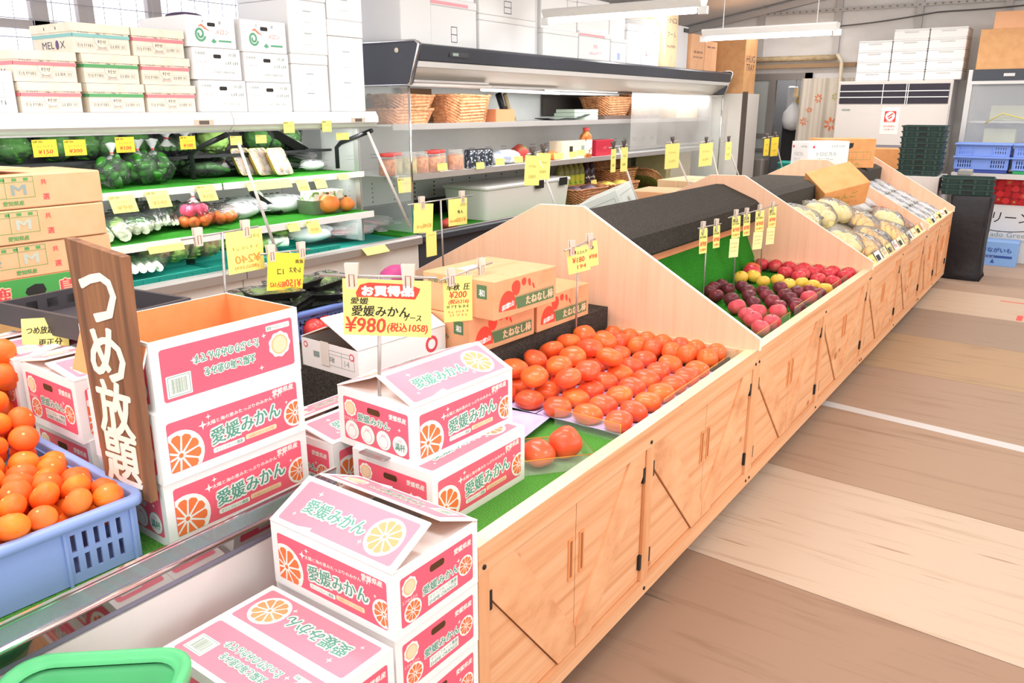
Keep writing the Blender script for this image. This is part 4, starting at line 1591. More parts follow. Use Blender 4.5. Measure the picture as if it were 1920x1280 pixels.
for kd, pts in rows.items():
    pts = [list(p) for p in pts]
    for p in pts:
        p[0] = min(-1.055, max(-1.57, p[0]))
        p[1] = min(4.955, max(3.09, p[1]))
    rmin = {'d': 0.078, 'p': 0.086, 'y': 0.082, 'a': 0.088}[kd]
    for it in range(60):       # settle touching fruit apart
        for i in range(len(pts)):
            for j in range(i):
                dx, dy = pts[i][0] - pts[j][0], pts[i][1] - pts[j][1]
                d = math.hypot(dx, dy)
                if d < rmin:
                    k = (rmin - d) / 2 / max(d, 1e-4)
                    for s, q in ((1, i), (-1, j)):
                        pts[q][0] = min(-1.055, max(-1.57, pts[q][0] + s * dx * k))
                        pts[q][1] = min(4.955, max(3.09, pts[q][1] + s * dy * k))
    for x, y, z in pts:
        kk = ('e' if rg.random() < 0.4 else 'd') if kd == 'd' else kd
        dup(pr[kk], (x, y, 0.5895 + (0.0365 if kd == 'd' else 0.041)), (rg.uniform(-0.35, 0.35), rg.uniform(-0.35, 0.35), rg.uniform(0, 6)), info[kd][0], info[kd][1], rg.uniform(0.95, 1.05))
o = dup(pr['a'], (-1.52, 4.62, 0.5895 + 0.05), (0.3, 0.2, 1), 'large reddish apple alone on the turf by the green slope', None, 1.22)
o = dup(kp, (-1.555, 4.75, 0.5895 + 0.045), (0.3, 0.2, 1), 'orange fruit half hidden behind the lone apple at the green slope', None, 1.1)
for o in list(pr.values()) + [kp, kp2]:
    for ch in KIDS(o):
        bpy.data.objects.remove(ch)
    bpy.data.objects.remove(o)
guard('clear acrylic guard in front of the plums, near end', [(-1.035, 3.1), (-1.035, 3.75)], 0.06, 0.5895)
guard('clear acrylic guard in front of the plums, with an upright end', [(-1.03, 3.8), (-1.03, 4.35)], 0.07, 0.5895)
guard('clear acrylic guard in front of the red apples', [(-1.03, 4.4), (-1.03, 4.95)], 0.06, 0.5895)


# ---------------------------------------------------------------- open cases along the left wall
XC, XW = -3.6, -4.6
CASEW = mat('case_white', '#F4F3F2', 0.28)
INNER = mat('case_inner', '#DEDBD8', 0.45, noise=(3, '#D3CFCC', 0.45, 0.75))
GREYL = mat('grey_ledge', '#B3AFAC', 0.35, 0.4)
DARKG = mat('case_dark', '#42464E', 0.3)
DARKE = mat('case_dark_end', '#55575F', 0.35)


def P_(b, name, t):
    return b.build(name, t)


def left_case(label, y0, y1, y2):
    t = thing('open_chiller_case', label, 'chiller case', (XC, y0, 0), 0, 'white open cases along the wall')

    def B():
        b = MB()
        b.M = Matrix.Translation((-XC, -y0, 0))
        return b
    b = B()
    b.prism([(XC, 1.552), (XC + 0.02, 1.52), (XC + 0.02, 1.49), (XC - 0.03, 1.455), (XC - 0.5, 1.455), (XW, 1.47), (XW, 1.552)], 'y', y0, y1, CASEW)
    P_(b, 'canopy', t)
    b = B()
    b.box((XC - 0.001, y0, 1.455), (XC + 0.012, y1, 1.462), STEEL)
    P_(b, 'canopy_trim', t)
    b = B()
    b.cbox((XC + 0.021, y1 - 0.17, 1.503), (0.003, 0.11, 0.026), mat('badge_beige', '#D9C8B4', 0.4))
    b.cbox((XC + 0.0225, y1 - 0.17, 1.503), (0.003, 0.055, 0.018), mat('badge_dark', '#6A605A', 0.4))
    P_(b, 'display', t)
    b = B()
    b.box((XW + 0.05, y0, 0.7), (XW + 0.08, y1, 1.455), INNER)
    for z in (1.24, 1.215, 1.01, 0.985):
        for k in range(int((y1 - y0) / 0.05)):
            b.box((XW + 0.08, y0 + 0.02 + 0.05 * k, z), (XW + 0.082, y0 + 0.05 + 0.05 * k, z + 0.006), mat('slot_dark', '#5A5654', 0.8))
    P_(b, 'back_panel', t)
    for nm, xf, z, th in (('upper_shelf', -4.0, 1.318, 0.012), ('middle_shelf', -3.72, 1.186, 0.03), ('lower_shelf', -3.65, 0.944, 0.034)):
        b = B()
        b.box((XW + 0.08, y0 + 0.01, z - 0.012), (xf - 0.012, y1 - 0.01, z), DARKG if nm == 'upper_shelf' else DTURF)
        sh = P_(b, nm, t)
        b = B()
        b.box((xf - 0.012, y0 + 0.005, z - th), (xf, y1 - 0.005, z + 0.004), BLACKM if nm == 'upper_shelf' else CASEW)
        P_(b, 'shelf_lip', sh)
    b = B()
    b.box((XW, y0, 0.06), (XC - 0.03, y2, 0.69), PANELW)
    P_(b, 'base', t)
    b = B()
    b.prism([(XC - 0.06, 0.691), (XC + 0.01, 0.691), (XC + 0.012, 0.735), (XC, 0.748), (XC - 0.05, 0.748), (XC - 0.06, 0.72)], 'y', y0, y2, GREYL)
    P_(b, 'front_ledge', t)
    b = B()
    b.box((XW + 0.08, y0 + 0.01, 0.6905), (XC - 0.062, y2 - 0.01, 0.715), mat('tray_teal', '#1E8F80', 0.5))
    P_(b, 'deck', t)
    # bracket of the sloping night-blind arm
    b = B()
    b.tube([(XC - 0.02, y1 - 0.02, 1.44), (XC - 0.3, y1 - 0.02, 1.36), (XC - 0.34, y1 - 0.02, 1.33), (XC - 0.34, y1 - 0.02, 1.2)], 0.014, BLACKM, 6)
    P_(b, 'bracket', t)
    return t


lc1 = left_case('white open chiller case at far left, mandarin stacks in front of it', 0.55, 2.628, 2.628)
lc2 = left_case('white open chiller case right of the first, next to the dark cabinet', 2.634, 3.67, 4.05)
b = MB()
b.M = Matrix.Translation((-XC, -2.634, 0))
b.box((XW + 0.08, 3.655, 0.75), (XC - 0.15, 3.66, 1.45), GLASS)
b.build('glass_end', lc2)
b = MB()
b.M = Matrix.Translation((-XC, -2.634, 0))
b.box((XC - 0.19, 3.652, 0.75), (XC - 0.15, 3.668, 1.455), ALU)
b.build('end_post', lc2)
for k, (a, c) in enumerate((((-3.585,2.65,1.399), (-3.57,2.823,0.809)), ((-3.585,3.581,1.431), (-3.57,3.904,0.828)))):
    b = MB()
    b.tube([a, c], 0.0085, mat('pole_white', '#E9E4E0', 0.4), 8)
    tag(b.build('support_pole'), ('white slanting pole from the case canopy, above the two cards' if k == 0 else 'white slanting pole beside the glass of the dark cabinet'), 'pole')

# dark-topped open cabinet
Y0, Y1 = 4.06, 9.62
dc = thing('open_display_cabinet', 'long dark-topped open cabinet with wicker baskets and jars on its shelves', 'display cabinet', (XC, Y0, 0))


def BD():
    b = MB()
    b.M = Matrix.Translation((-XC, -Y0, 0))
    return b


b = BD()
b.prism([(XC, 1.965), (XC + 0.012, 1.95), (XC - 0.005, 1.87), (XC - 0.02, 1.862), (XW, 1.862), (XW, 1.975), (XC - 0.05, 1.975)], 'y', Y0 + 0.03, Y1 - 0.02, DARKG)
P_(b, 'canopy', dc)
b = BD()
b.prism([(XC - 0.021, 1.8615), (XC - 0.008, 1.8615), (XC - 0.03, 1.828), (XC - 0.045, 1.828)], 'y', Y0 + 0.03, Y1 - 0.02, WHITE)
P_(b, 'white_strip', dc)
b = BD()
b.prism([(XC - 0.05, 1.827), (XC - 0.046, 1.827), (XC - 0.2, 1.735), (XC - 0.5, 1.72), (XC - 0.5, 1.725), (XC - 0.2, 1.74)], 'y', Y0 + 0.03, Y1 - 0.02, mat('canopy_liner', '#D6CFC6', 0.3, 0.3))
P_(b, 'liner', dc)
for ya, yb2 in ((Y0, Y0 + 0.03), (Y1 - 0.02, Y1)):
    b = BD()
    prof = [(XC + 0.014, 1.97), (XC + 0.016, 1.955), (XC - 0.06, 1.73), (XC - 0.08, 1.715), (XW, 1.715), (XW, 1.985), (XC - 0.01, 1.985)]
    b.prism(prof, 'y', ya, yb2, DARKE)
    e = P_(b, 'end_cap', dc)
    b = BD()
    pts = [(p[0], ya - 0.001, p[1]) for p in prof]
    b.tube([pts[4], pts[3], pts[2], pts[1], pts[0], pts[6], pts[5]], 0.008, CHROME, 6)
    b.M = b.M @ Matrix.Translation((XC - 0.17, ya, 1.93)) @ Matrix.Rotation(RAD(90), 4, 'X')
    b.lathe([(0.016, 0), (0.016, 0.006), (0.008, 0.008)], mat('cap_cream', '#EFE3CB', 0.4), 12)
    P_(b, 'edge_trim', e)
b = BD()
b.cbox((XC + 0.004, Y0 + 0.42, 1.915), (0.012, 0.2, 0.032), BLACKM)
b.cbox((XC + 0.0065, Y0 + 0.38, 1.916), (0.012, 0.06, 0.018), mat('lcd', '#9AA8A4', 0.3))
P_(b, 'thermostat', dc)
b = BD()
b.box((XW + 0.05, Y0 + 0.01, 0.7), (XW + 0.08, Y1 - 0.01, 1.8), mat('cabinet_back', '#F0F0EC', 0.45, noise=(2.5, '#E6E8E3', 0.4, 0.7)))
for k in range(22):
    yy = Y0 + 0.22 + 0.245 * k
    for q in range(5):
        b.box((XW + 0.08, yy, 0.86 + 0.035 * q), (XW + 0.082, yy + 0.012, 0.875 + 0.035 * q), INKK)
    b.box((XW + 0.08, yy, 1.2), (XW + 0.082, yy + 0.09, 1.206), mat('slot_grey', '#A8A6A2', 0.8))
    b.box((XW + 0.08, yy, 1.225), (XW + 0.082, yy + 0.09, 1.231), mat('slot_grey', '#A8A6A2', 0.8))
P_(b, 'back_panel', dc)
for nm, xf, z in (('upper_shelf', -3.85, 1.462), ('lower_shelf', -3.8, 1.125)):
    b = BD()
    b.box((XW + 0.08, Y0 + 0.02, z - 0.01), (xf - 0.01, Y1 - 0.02, z), CASEW)
    sh = P_(b, nm, dc)
    b = BD()
    b.box((xf - 0.01, Y0 + 0.02, z - 0.035), (xf, Y1 - 0.02, z + 0.006), ALU)
    P_(b, 'shelf_lip', sh)
b = BD()
b.box((XW, Y0, 0.06), (XC - 0.03, Y1, 0.70), DARKG)
P_(b, 'base', dc)
b = BD()
b.prism([(XC - 0.08, 0.701), (XC + 0.01, 0.701), (XC + 0.01, 0.735), (XC - 0.01, 0.75), (XC - 0.06, 0.75), (XC - 0.08, 0.73)], 'y', Y0, Y1, DARKG)
P_(b, 'front_ledge', dc)
b = BD()
b.box((XC - 0.035, Y0, 0.7502), (XC - 0.005, Y1, 0.754), ALU)
P_(b, 'ledge_trim', dc)
b = BD()
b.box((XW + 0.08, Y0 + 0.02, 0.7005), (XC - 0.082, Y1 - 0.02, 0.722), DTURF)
P_(b, 'turf_deck', dc)
b = BD()
b.box((XW + 0.08, Y0 + 0.02, 0.7222), (XW + 0.2, 7.0, 0.84), BLACK)
P_(b, 'back_riser', dc)
for ya, glass in ((Y0 + 0.01, GLASS), (Y1 - 0.02, GLASS)):
    b = BD()
    b.prism([(XW + 0.08, 0.755), (XC - 0.09, 0.755), (XC - 0.09, 1.714), (XW + 0.08, 1.714)], 'y', ya, ya + 0.006, glass)
    P_(b, 'end_glass', dc)
    b = BD()
    b.tube([(XC - 0.088, ya + 0.003, 0.755), (XC - 0.088, ya + 0.003, 1.712)], 0.008, CHROME, 8)
    P_(b, 'chrome_post', dc)
for k, (ya, yb2, z, xx) in enumerate(((4.1, 5.05, 1.722, -3.75), (5.0, 6.1, 1.705, -3.8), (6.15, 7.55, 1.7, -4.0))):
    b = BD()
    b.tube([(xx, ya, z), (xx, yb2, z - (0.012 if k == 1 else 0))], 0.013, mat('dead_tube', '#F3EFEA', 0.3), 8)
    b.box((xx - 0.05, ya, z + 0.016), (xx + 0.02, yb2 - 0.05, z + 0.03), ALU)
    P_(b, 'shelf_tube', dc)
b = MB()
b.box((-3.78, 7.42, 1.17), (-3.775, 9.5, 1.73), mat('hanging_sheet', '#E9E6E2', 0.15, alpha=0.24, noise=(5, '#D8D4CF', 0.4, 0.7)))
tag(b.build('clear_curtain'), 'clear plastic sheet hanging across the right end of the dark cabinet', 'curtain')
b = MB()
b.box((-3.72, 8.3, 0.76), (-3.715, 9.55, 1.2), mat('clear_door', '#E9EAE6', 0.06, alpha=0.2))
tag(b.build('glass_door'), 'lower sliding glass panel at the right end of the dark cabinet', 'glass panel')

# grey cupboard standing beyond the dark cabinet
t = thing('tall_cupboard', 'tall pale grey cupboard with dark edge beyond the dark cabinet', 'cupboard', (-3.7, 9.75, 0))
b = MB()
b.box((-0.35, 0, 0.05), (0.2, 0.6, 1.74), mat('cupboard_grey', '#DCD7D0', 0.5))
P_(b, 'body', t)
b = MB()
b.box((0.2, 0, 0), (0.25, 0.05, 1.76), mat('dark_post', '#5B5049', 0.6))
P_(b, 'edge_post', t)
b = MB()
b.box((-0.34, 0.01, 0), (0.19, 0.59, 0.05), BLACK)
P_(b, 'plinth', t)

# ---------------------------------------------------------------- cartons on top of the cases
MEL = mat('melon_card', '#F1E6D4', 0.6, noise=(25, '#EBDDC6', 0.45, 0.7))
MELI = mat('melon_print', '#B5A6A0', 0.7)
RIB = {'pink': mat('ribbon_pink', '#F58A92', 0.5), 'green': mat('ribbon_green', '#5FA86E', 0.5), 'blue': mat('ribbon_blue', '#8CC3C0', 0.5)}
INKN = mat('ink_navy', '#4B4156', 0.6)


def melon_box(label, yc, z, w, ribbon, x1=-3.68, d=0.36):
    t = thing('melon_box', label, 'box', (x1 - d / 2, yc, z), 0, 'cream melon boxes on the white case')
    h = 0.124
    b = MB()
    b.box((-d / 2 + 0.006, -w / 2 + 0.005, 0), (d / 2 - 0.006, w / 2 - 0.005, h - 0.002), MEL)
    F = Face(b, (d / 2 - 0.006, -w / 2 + 0.005, 0), (0, 1, 0), (0, 0, 1), 0.0006)
    W = w - 0.01
    F.disc(W * 0.5, 0.06, 0.034, MELI, 1, 24, 0.036)
    F.disc(W * 0.5, 0.06, 0.0325, MEL, 2, 24, 0.0345)
    F.text('生う', W * 0.5, 0.078, 0.017, INKN, 3, 0.045)
    F.text('村せ', W * 0.5, 0.05, 0.017, INKN, 3, 0.04)
    for s in (-1, 1):
        F.frame(W * 0.5 + s * 0.075 - 0.04, 0.022, W * 0.5 + s * 0.075 + 0.04, 0.044, 0.001, MELI, 1)
        F.scribble(W * 0.5 + s * 0.075 - 0.036, 0.026, W * 0.5 + s * 0.075 + 0.036, 0.013, MELI, 1, 3 + s, 8)
    F.scribble(W * 0.1, 0.082, W * 0.3, 0.012, MELI, 1, 7, 5)
    F.scribble(W * 0.72, 0.082, W * 0.92, 0.012, MELI, 1, 9, 5)
    F.poly([(W * 0.38, 0.012), (W * 0.62, 0.012), (W * 0.58, 0.03), (W * 0.42, 0.03)], mat('melon_band', '#DDD0C2'), 1)
    F.text('まくわ', W * 0.5, 0.021, 0.01, MELI, 2, 0.04)
    E = Face(b, (-d / 2 + 0.006, -w / 2 + 0.005, 0), (1, 0, 0), (0, 0, 1), 0.0006)
    E.text('MEL   X', d * 0.5, 0.035, 0.03, INKN, 1, 0.2)
    E.disc(d * 0.5 + 0.032, 0.035, 0.015, mat('ink_violet', '#6C5680'), 1, 16, 0.02)
    b.build('box_body', t)
    b = MB()
    b.box((-d / 2, -w / 2, h - 0.036), (d / 2, w / 2, h), MEL)
    for s in (-0.05, 0.05):
        b.cbox((s, -w / 2 - 0.0003, h - 0.02), (0.005, 0.001, 0.012), INKK)
    b.build('lid', t)
    b = MB()
    zr = 0.066
    b.box((d / 2 - 0.0058, -w / 2 + 0.003, zr), (d / 2 - 0.0022, w / 2 - 0.003, zr + 0.014), RIB[ribbon])
    b.box((-d / 2 + 0.003, -w / 2 + 0.0028, zr), (d / 2 - 0.0022, -w / 2 + 0.0048, zr + 0.014), RIB[ribbon])
    b.build('ribbon', t)
    return t


zc = 1.553
melon_box('cream melon box with pink ribbon, bottom of the left column', 1.80, zc, 0.262, 'pink')
melon_box('cream melon box with pink ribbon, top of the left column', 1.792, zc + 0.1255, 0.268, 'pink')
melon_box('cream melon box with green ribbon, bottom of the middle column', 2.091, zc, 0.27, 'green')
melon_box('cream melon box with green ribbon, second in the middle column', 2.083, zc + 0.1255, 0.265, 'green')
melon_box('cream melon box with pale blue ribbon and MELOX on its side, topmost in the middle', 2.054, zc + 0.251, 0.268, 'blue')
melon_box('cream melon box with pink ribbon, bottom of the right column', 2.366, zc, 0.262, 'pink')
melon_box('cream melon box with pink ribbon, second in the right column', 2.352, zc + 0.1255, 0.258, 'pink')
melon_box('cream melon box with pink ribbon, top of the right column', 2.33, zc + 0.251, 0.27, 'pink')
b = MB()
b.box((-4.05, 1.33, zc), (-3.69, 1.655, zc + 0.165), PAPER)
F = Face(b, (-3.69, 1.33, zc), (0, 1, 0), (0, 0, 1), 0.0006)
F.frame(0.2, 0.06, 0.285, 0.12, 0.0015, INKGY)
F.line(0.2, 0.09, 0.285, 0.09, 0.0012, INKGY)
F.text('共', 0.225, 0.104, 0.015, INKGY)
F.scribble(0.2, 0.03, 0.29, 0.018, INKGY, 1, 2, 6)
tag(b.build('carton'), 'plain white printed carton at the far left on the white case', 'carton')


def white_box(label, yc, z, w, h, kind, x1=-3.67, d=0.4):
    t = thing('melon_carton', label, 'carton', (x1 - d / 2, yc, z), 0, 'white melon cartons on the white case')
    b = MB()
    b.rbox((-d / 2, -w / 2, 0), (d / 2, w / 2, h - 0.001), 0.004, PAPER)
    F = Face(b, (d / 2, -w / 2, 0), (0, 1, 0), (0, 0, 1), 0.0006)
    F.rect(w * 0.42, h * 0.68, w * 0.58, h * 0.8, INKK, 2, 0.006)
    if kind:
        MG = mat('melon_green', '#63AE86', 0.5)
        MO = mat('melon_orange', '#F28B6A', 0.5)
        pts = []
        for i in range(30):
            a = 0.3 + 0.33 * i
            r = 0.03 * (1 - i / 42)
            pts.append((w * 0.26 + r * math.cos(-a), h * 0.42 + r * 1.15 * math.sin(-a)))
        for i in range(29):
            F.line(*pts[i], *pts[i + 1], 0.011, MG, 1)
        F.poly([(w * 0.22, h * 0.66), (w * 0.3, h * 0.74), (w * 0.4, h * 0.6), (w * 0.48, h * 0.52), (w * 0.36, h * 0.58), (w * 0.3, h * 0.66)], MO, 2)
        F.text('メロン', w * 0.72, h * 0.52, 0.022, MO, 1, 0.075, 0, 0, 0.3)
        F.poly([(w * 0.47, h * 0.2), (w * 0.53, h * 0.3), (w * 0.59, h * 0.2), (w * 0.53, h * 0.14)], MG, 1)
        F.rect(w * 0.63, h * 0.2, w * 0.9, h * 0.26, MG, 1)
        F.text('共', w * 0.33, h * 0.82, 0.014, INKGY)
        F.text('選', w * 0.68, h * 0.82, 0.014, INKGY)
    else:
        F.text('北海道産', w * 0.15, h * 0.82, 0.013, INKGY, 1, 0.06)
        F.text('共選', w * 0.82, h * 0.8, 0.016, INKGY, 1, 0.05)
        F.text('シャキシャキ', w * 0.17, h * 0.55, 0.014, mat('ink_pale_red', '#E9A6A6'), 1, 0.06)
        F.scribble(w * 0.66, h * 0.5, w * 0.95, 0.014, INKGY, 1, 3, 6)
        F.text('LOGRED CABBAGE 8kg', w * 0.62, h * 0.24, 0.012, INKGY, 1, 0.13)
    b.build('box_body', t)
    return t


for k, (yc, w, hs, nm) in enumerate(((2.652, 0.278, (0.154, 0.152, 0.146), 'left'), (2.944, 0.29, (0.15, 0.148, 0.16), 'right'))):
    z = zc
    for q, h in enumerate(hs):
        white_box('white melon carton, %s of the %s column beside the foam boxes' % (('bottom', 'middle', 'green-swirl top')[q], nm), yc + (-0.018 * q if k == 0 else -0.004 * q), z, w, h, q == 2)
        z += h + 0.0008
b = MB()
b.ball((-3.86, 2.6, 2.014), (0.1, 0.09, 0.022), mat('purple_cloth', '#5B4A63', 0.9), 14, 8)
tag(b.build('dark_cloth'), 'dark cloth lying on the top left swirl carton', 'cloth')

FOAMW = mat('styrofoam', '#F3F2F1', 0.75)
FOAMG = mat('styrofoam_line', '#D6D4D2', 0.8)


def foam_box(label, lo, hi, art=0, group=None):
    """lidded white foam box; front looks to +x"""
    cx, cy = (lo[0] + hi[0]) / 2, (lo[1] + hi[1]) / 2
    t = thing('foam_box', label, 'foam box', (cx, cy, lo[2]), 0, group)
    a, c, h = (hi[0] - lo[0]) / 2, (hi[1] - lo[1]) / 2, hi[2] - lo[2]
    b = MB()
    b.rbox((-a, -c, 0), (a, c, h * 0.82), 0.008, FOAMW)
    F = Face(b, (a, -c, 0), (0, 1, 0), (0, 0, 1), 0.0006)
    if art == 1:
        for k in range(4):
            F.line(c * 0.75, h * (0.15 + 0.17 * k), c * 1.15, h * (0.15 + 0.17 * k), 0.004, INKGY if k % 2 else FOAMG, 1)
    elif art == 2:
        F.frame(c * 0.85, h * 0.1, c * 1.1, h * 0.42, 0.005, INKN, 1)
        F.line(c * 0.85, h * 0.26, c * 1.1, h * 0.26, 0.005, INKN, 1)
    elif art == 3:
        F.text('特選', c, h * 0.5, h * 0.14, mat('ink_rose', '#F2A6AE'), 1)
        F.scribble(c * 0.6, h * 0.2, c * 1.4, h * 0.1, mat('ink_rose', '#F2A6AE'), 1, 5, 7)
    elif art == 4:
        F.rect(c * 0.8, h * 0.12, c * 1.2, h * 0.4, mat('label_blue', '#AFC0E6', 0.5), 1)
    b.build('box_body', t)
    b = MB()
    b.rbox((-a - 0.002, -c - 0.002, h * 0.825), (a + 0.002, c + 0.002, h - 0.001), 0.008, FOAMW)
    b.build('lid', t)
    if art in (2, 3):
        b = MB()
        b.box((a + 0.0022, -c, h * 0.85), (a + 0.003, c * 0.6, h * 0.92), mat('tape_pink', '#F4A9B2', 0.5))
        b.build('tape', t)
    return t


foam_box('white foam box, lower left of the foam stack on the white case', (-4.1, 3.105, zc), (-3.67, 3.37, 1.86), 1)
foam_box('white foam box, upper left of the foam stack on the white case', (-4.1, 3.105, 1.8605), (-3.67, 3.38, 2.2), 1)
foam_box('tall white foam box, lower right of the foam stack on the white case', (-4.1, 3.385, zc), (-3.67, 3.66, 2.06), 1)
foam_box('white foam box, upper right of the foam stack, cut by the photo top', (-4.1, 3.39, 2.0605), (-3.67, 3.665, 2.4), 1)
zt = 1.986
foam_box('large pale foam box at the near end of the dark cabinet top', (-4.45, 4.12, zt), (-3.78, 4.42, 2.5))
foam_box('white foam box with a blue grid label on the dark cabinet', (-4.4, 4.44, zt), (-3.8, 4.95, 2.3), 2)
foam_box('white foam box with a pink tape, upper of a pair on the dark cabinet', (-4.4, 4.98, 2.236), (-3.8, 5.72, 2.5), 2)
foam_box('white foam box under the pink-taped one on the dark cabinet', (-4.4, 4.98, zt), (-3.8, 5.72, 2.235))
foam_box('white foam box right of the roof post on the dark cabinet', (-4.4, 5.84, zt), (-3.8, 6.4, 2.2), 0)
foam_box('white foam box with pink marking and tape on the dark cabinet', (-4.4, 6.42, zt), (-3.8, 6.98, 2.22), 3)
foam_box('white foam box with pale blue label on the dark cabinet', (-4.4, 7.0, zt), (-3.8, 7.3, 2.2), 4)
foam_box('white foam box left of the red lettering on the dark cabinet', (-4.4, 7.32, zt), (-3.8, 7.62, 2.35), 0)
foam_box('tall white box with red lettering on the dark cabinet', (-4.4, 7.64, zt), (-3.8, 7.9, 2.42), 3)
foam_box('white foam box left of the tall brown carton on the dark cabinet', (-4.4, 7.92, zt), (-3.8, 8.03, 2.38), 0)
for y0, y1, z0, z1, nm, art in ((4.44, 4.95, 2.3005, 2.56, 'white foam box on the blue grid labelled one, cut by the photo top', 0), (5.84, 6.4, 2.2005, 2.5, 'white foam box on top of the one beside the roof post', 0), (6.42, 6.98, 2.2205, 2.5, 'white foam box on top of the pink taped one further along', 0), (7.0, 7.3, 2.2005, 2.42, 'white foam box on top of the pale blue labelled one', 0)):
    foam_box(nm, (-4.38, y0, z0), (-3.82, y1, z1), art)
b = MB()
b.box((-3.9, 5.745, zt), (-3.84, 5.81, roofz(-3.9)), mat('post_white', '#DEDCDA', 0.5))
o = b.build('trim_8')
o['kind'] = 'structure'


def brown_carton(label, lo, hi, words=None, m=None):
    b = MB()
    b.rbox(lo, hi, 0.006, m or KRAFT2)
    F = Face(b, (hi[0], lo[1], lo[2]), (0, 1, 0), (0, 0, 1), 0.0008)
    W, H = hi[1] - lo[1], hi[2] - lo[2]
    for k, (s, fy, fh) in enumerate(words or ()):
        F.text(s, W / 2, H * fy, H * fh, INKN, 1, W * 0.72)
    F.line(W / 2, H * 0.02, W / 2, H * 0.98, 0.002, mat('card_seam', '#B98A5E'), 0.5)
    return tag(b.build('brown_carton'), label, 'carton')


KRAFT3 = mat('kraft_pale', '#E9CDA6', 0.65, noise=(14, '#E2C298', 0.4, 0.7))
brown_carton('tall narrow pale brown carton standing on the dark cabinet', (-4.2, 8.06, zt), (-3.75, 8.36, 2.52), (('小口', 0.85, 0.1), ('HALLMARK', 0.38, 0.05), ('クール', 0.6, 0.1)), KRAFT3)
b = MB()
b.rbox((-4.2, 8.42, zt), (-3.8, 8.75, 2.42), 0.008, mat('grey_bin', '#D9D6D6', 0.5))
b.prism([(-3.79, 8.62), (-3.79, 8.74), (-3.8, 8.74), (-3.8, 8.62)], 'z', 2.36, 2.4, BLACK)
tag(b.build('grey_bin'), 'pale grey plastic bin between brown cartons on the dark cabinet', 'bin')
brown_carton('orange brown carton leaning on the dark cabinet, left of two', (-4.2, 8.82, zt), (-3.78, 9.18, 2.36), (('青果物', 0.5, 0.07), ('取扱注意', 0.36, 0.05)), KRAFT)
brown_carton('orange brown carton at the far end of the dark cabinet, right of two', (-4.2, 9.2, zt), (-3.78, 9.56, 2.31), (('青果', 0.8, 0.06),), KRAFT)
brown_carton('brown carton with blue brushed letters on the tall grey cupboard', (-3.98, 9.8, 1.7405), (-3.52, 10.2, 2.38), (('HUG', 0.62, 0.12), ('TRAY', 0.47, 0.12)), KRAFT2)
brown_carton('dark brown carton behind the brushed letter one on the cupboard', (-4.04, 10.205, 1.7405), (-3.6, 10.34, 2.3), None, KRAFT2)


# ---------------------------------------------------------------- price cards and their stands
CARD = mat('card_yellow', '#FFF08A', 0.6)
CARD2 = mat('card_deep_yellow', '#FFE14A', 0.6)
PENR = mat('pen_red', '#E8503F', 0.6)
PENK = mat('pen_black', '#3A3630', 0.6)
PENF = mat('pen_faint', '#C9B45C', 0.6)
PENRF = mat('pen_red_faint', '#F0A050', 0.6)
ROD = mat('stand_rod', '#B5AFAA', 0.3, 0.6)
CLIPC = mat('clear_clip', '#F3E3D6', 0.2, alpha=0.75)
CLIPK = mat('dark_clip', '#54463F', 0.4)


def card(label, top, ang, w, h, lines, tilt=0.0, mirror=False, group=None, m=None, roll=0.0, bottom_w=None):
    """a hanging card: top = centre of its upper edge; ang = heading of its right-hand direction (degrees from +x)"""
    b = MB()
    bw = bottom_w or w
    b.add([(-w / 2, 0, 0), (w / 2, 0, 0), (bw / 2, 0, -h), (-bw / 2, 0, -h), (-w / 2, 0.0008, 0), (w / 2, 0.0008, 0), (bw / 2, 0.0008, -h), (-bw / 2, 0.0008, -h)],
          [(0, 3, 2, 1), (4, 5, 6, 7), (0, 1, 5, 4), (1, 2, 6, 5), (2, 3, 7, 6), (3, 0, 4, 7)], m or CARD)
    F = Face(b, (-w / 2, 0, -h), (1, 0, 0), (0, 0, 1), 0.0005)
    for ln in lines:
        s, fx, fy, fh, pen = ln[:5]
        fw = ln[5] * w if len(ln) > 5 and ln[5] else None
        if s.startswith('~'):
            F.scribble((fx - 0.5 * ln[5]) * w, fy * h, (fx + 0.5 * ln[5]) * w, fh * h, pen, 1, len(s) + int(fx * 100), 6)
            continue
        for q in (-2, -1, 0, 1, 2):
            F.text(s, fx * w + q * fh * h * 0.016, fy * h + (q % 2) * fh * h * 0.02, fh * h, pen, 1 + 0.1 * q, fw, 0.0, 0.0, 0.12, mirror)
    o = b.build('price_card')
    o.location = top
    o.rotation_euler = (tilt, roll, RAD(ang))
    return tag(o, label, 'price card', group)


def clip_at(t, p, ang, dark=False):
    """a spring clip gripping the rod at p (in the stand's own frame)"""
    b = MB()
    b.M = Matrix.Translation(p) @ Matrix.Rotation(RAD(ang), 4, 'Z')
    m = CLIPK if dark else CLIPC
    s = 1.0
    for q in (-1, 1):
        if dark:
            b.tube([(0.0, 0.0, -0.02), (q * 0.006, -0.003, 0.004), (q * 0.02, -0.003, 0.034)], [0.006, 0.007, 0.008], m, 6)
        else:
            b.prism([(-0.012, -0.03), (0.012, -0.03), (0.016, 0.03), (-0.016, 0.03)], 'y', q * 0.005 - 0.002 - (0.001 if q < 0 else 0), q * 0.005 + 0.002, m)
    if not dark:
        b.tube([(-0.006, -0.008, -0.024), (-0.006, -0.008, 0.004), (0.006, -0.008, 0.004), (0.006, -0.008, -0.024)], 0.0014, mat('clip_spring', '#A8714E', 0.4), 5)
    b.build('clip', t)


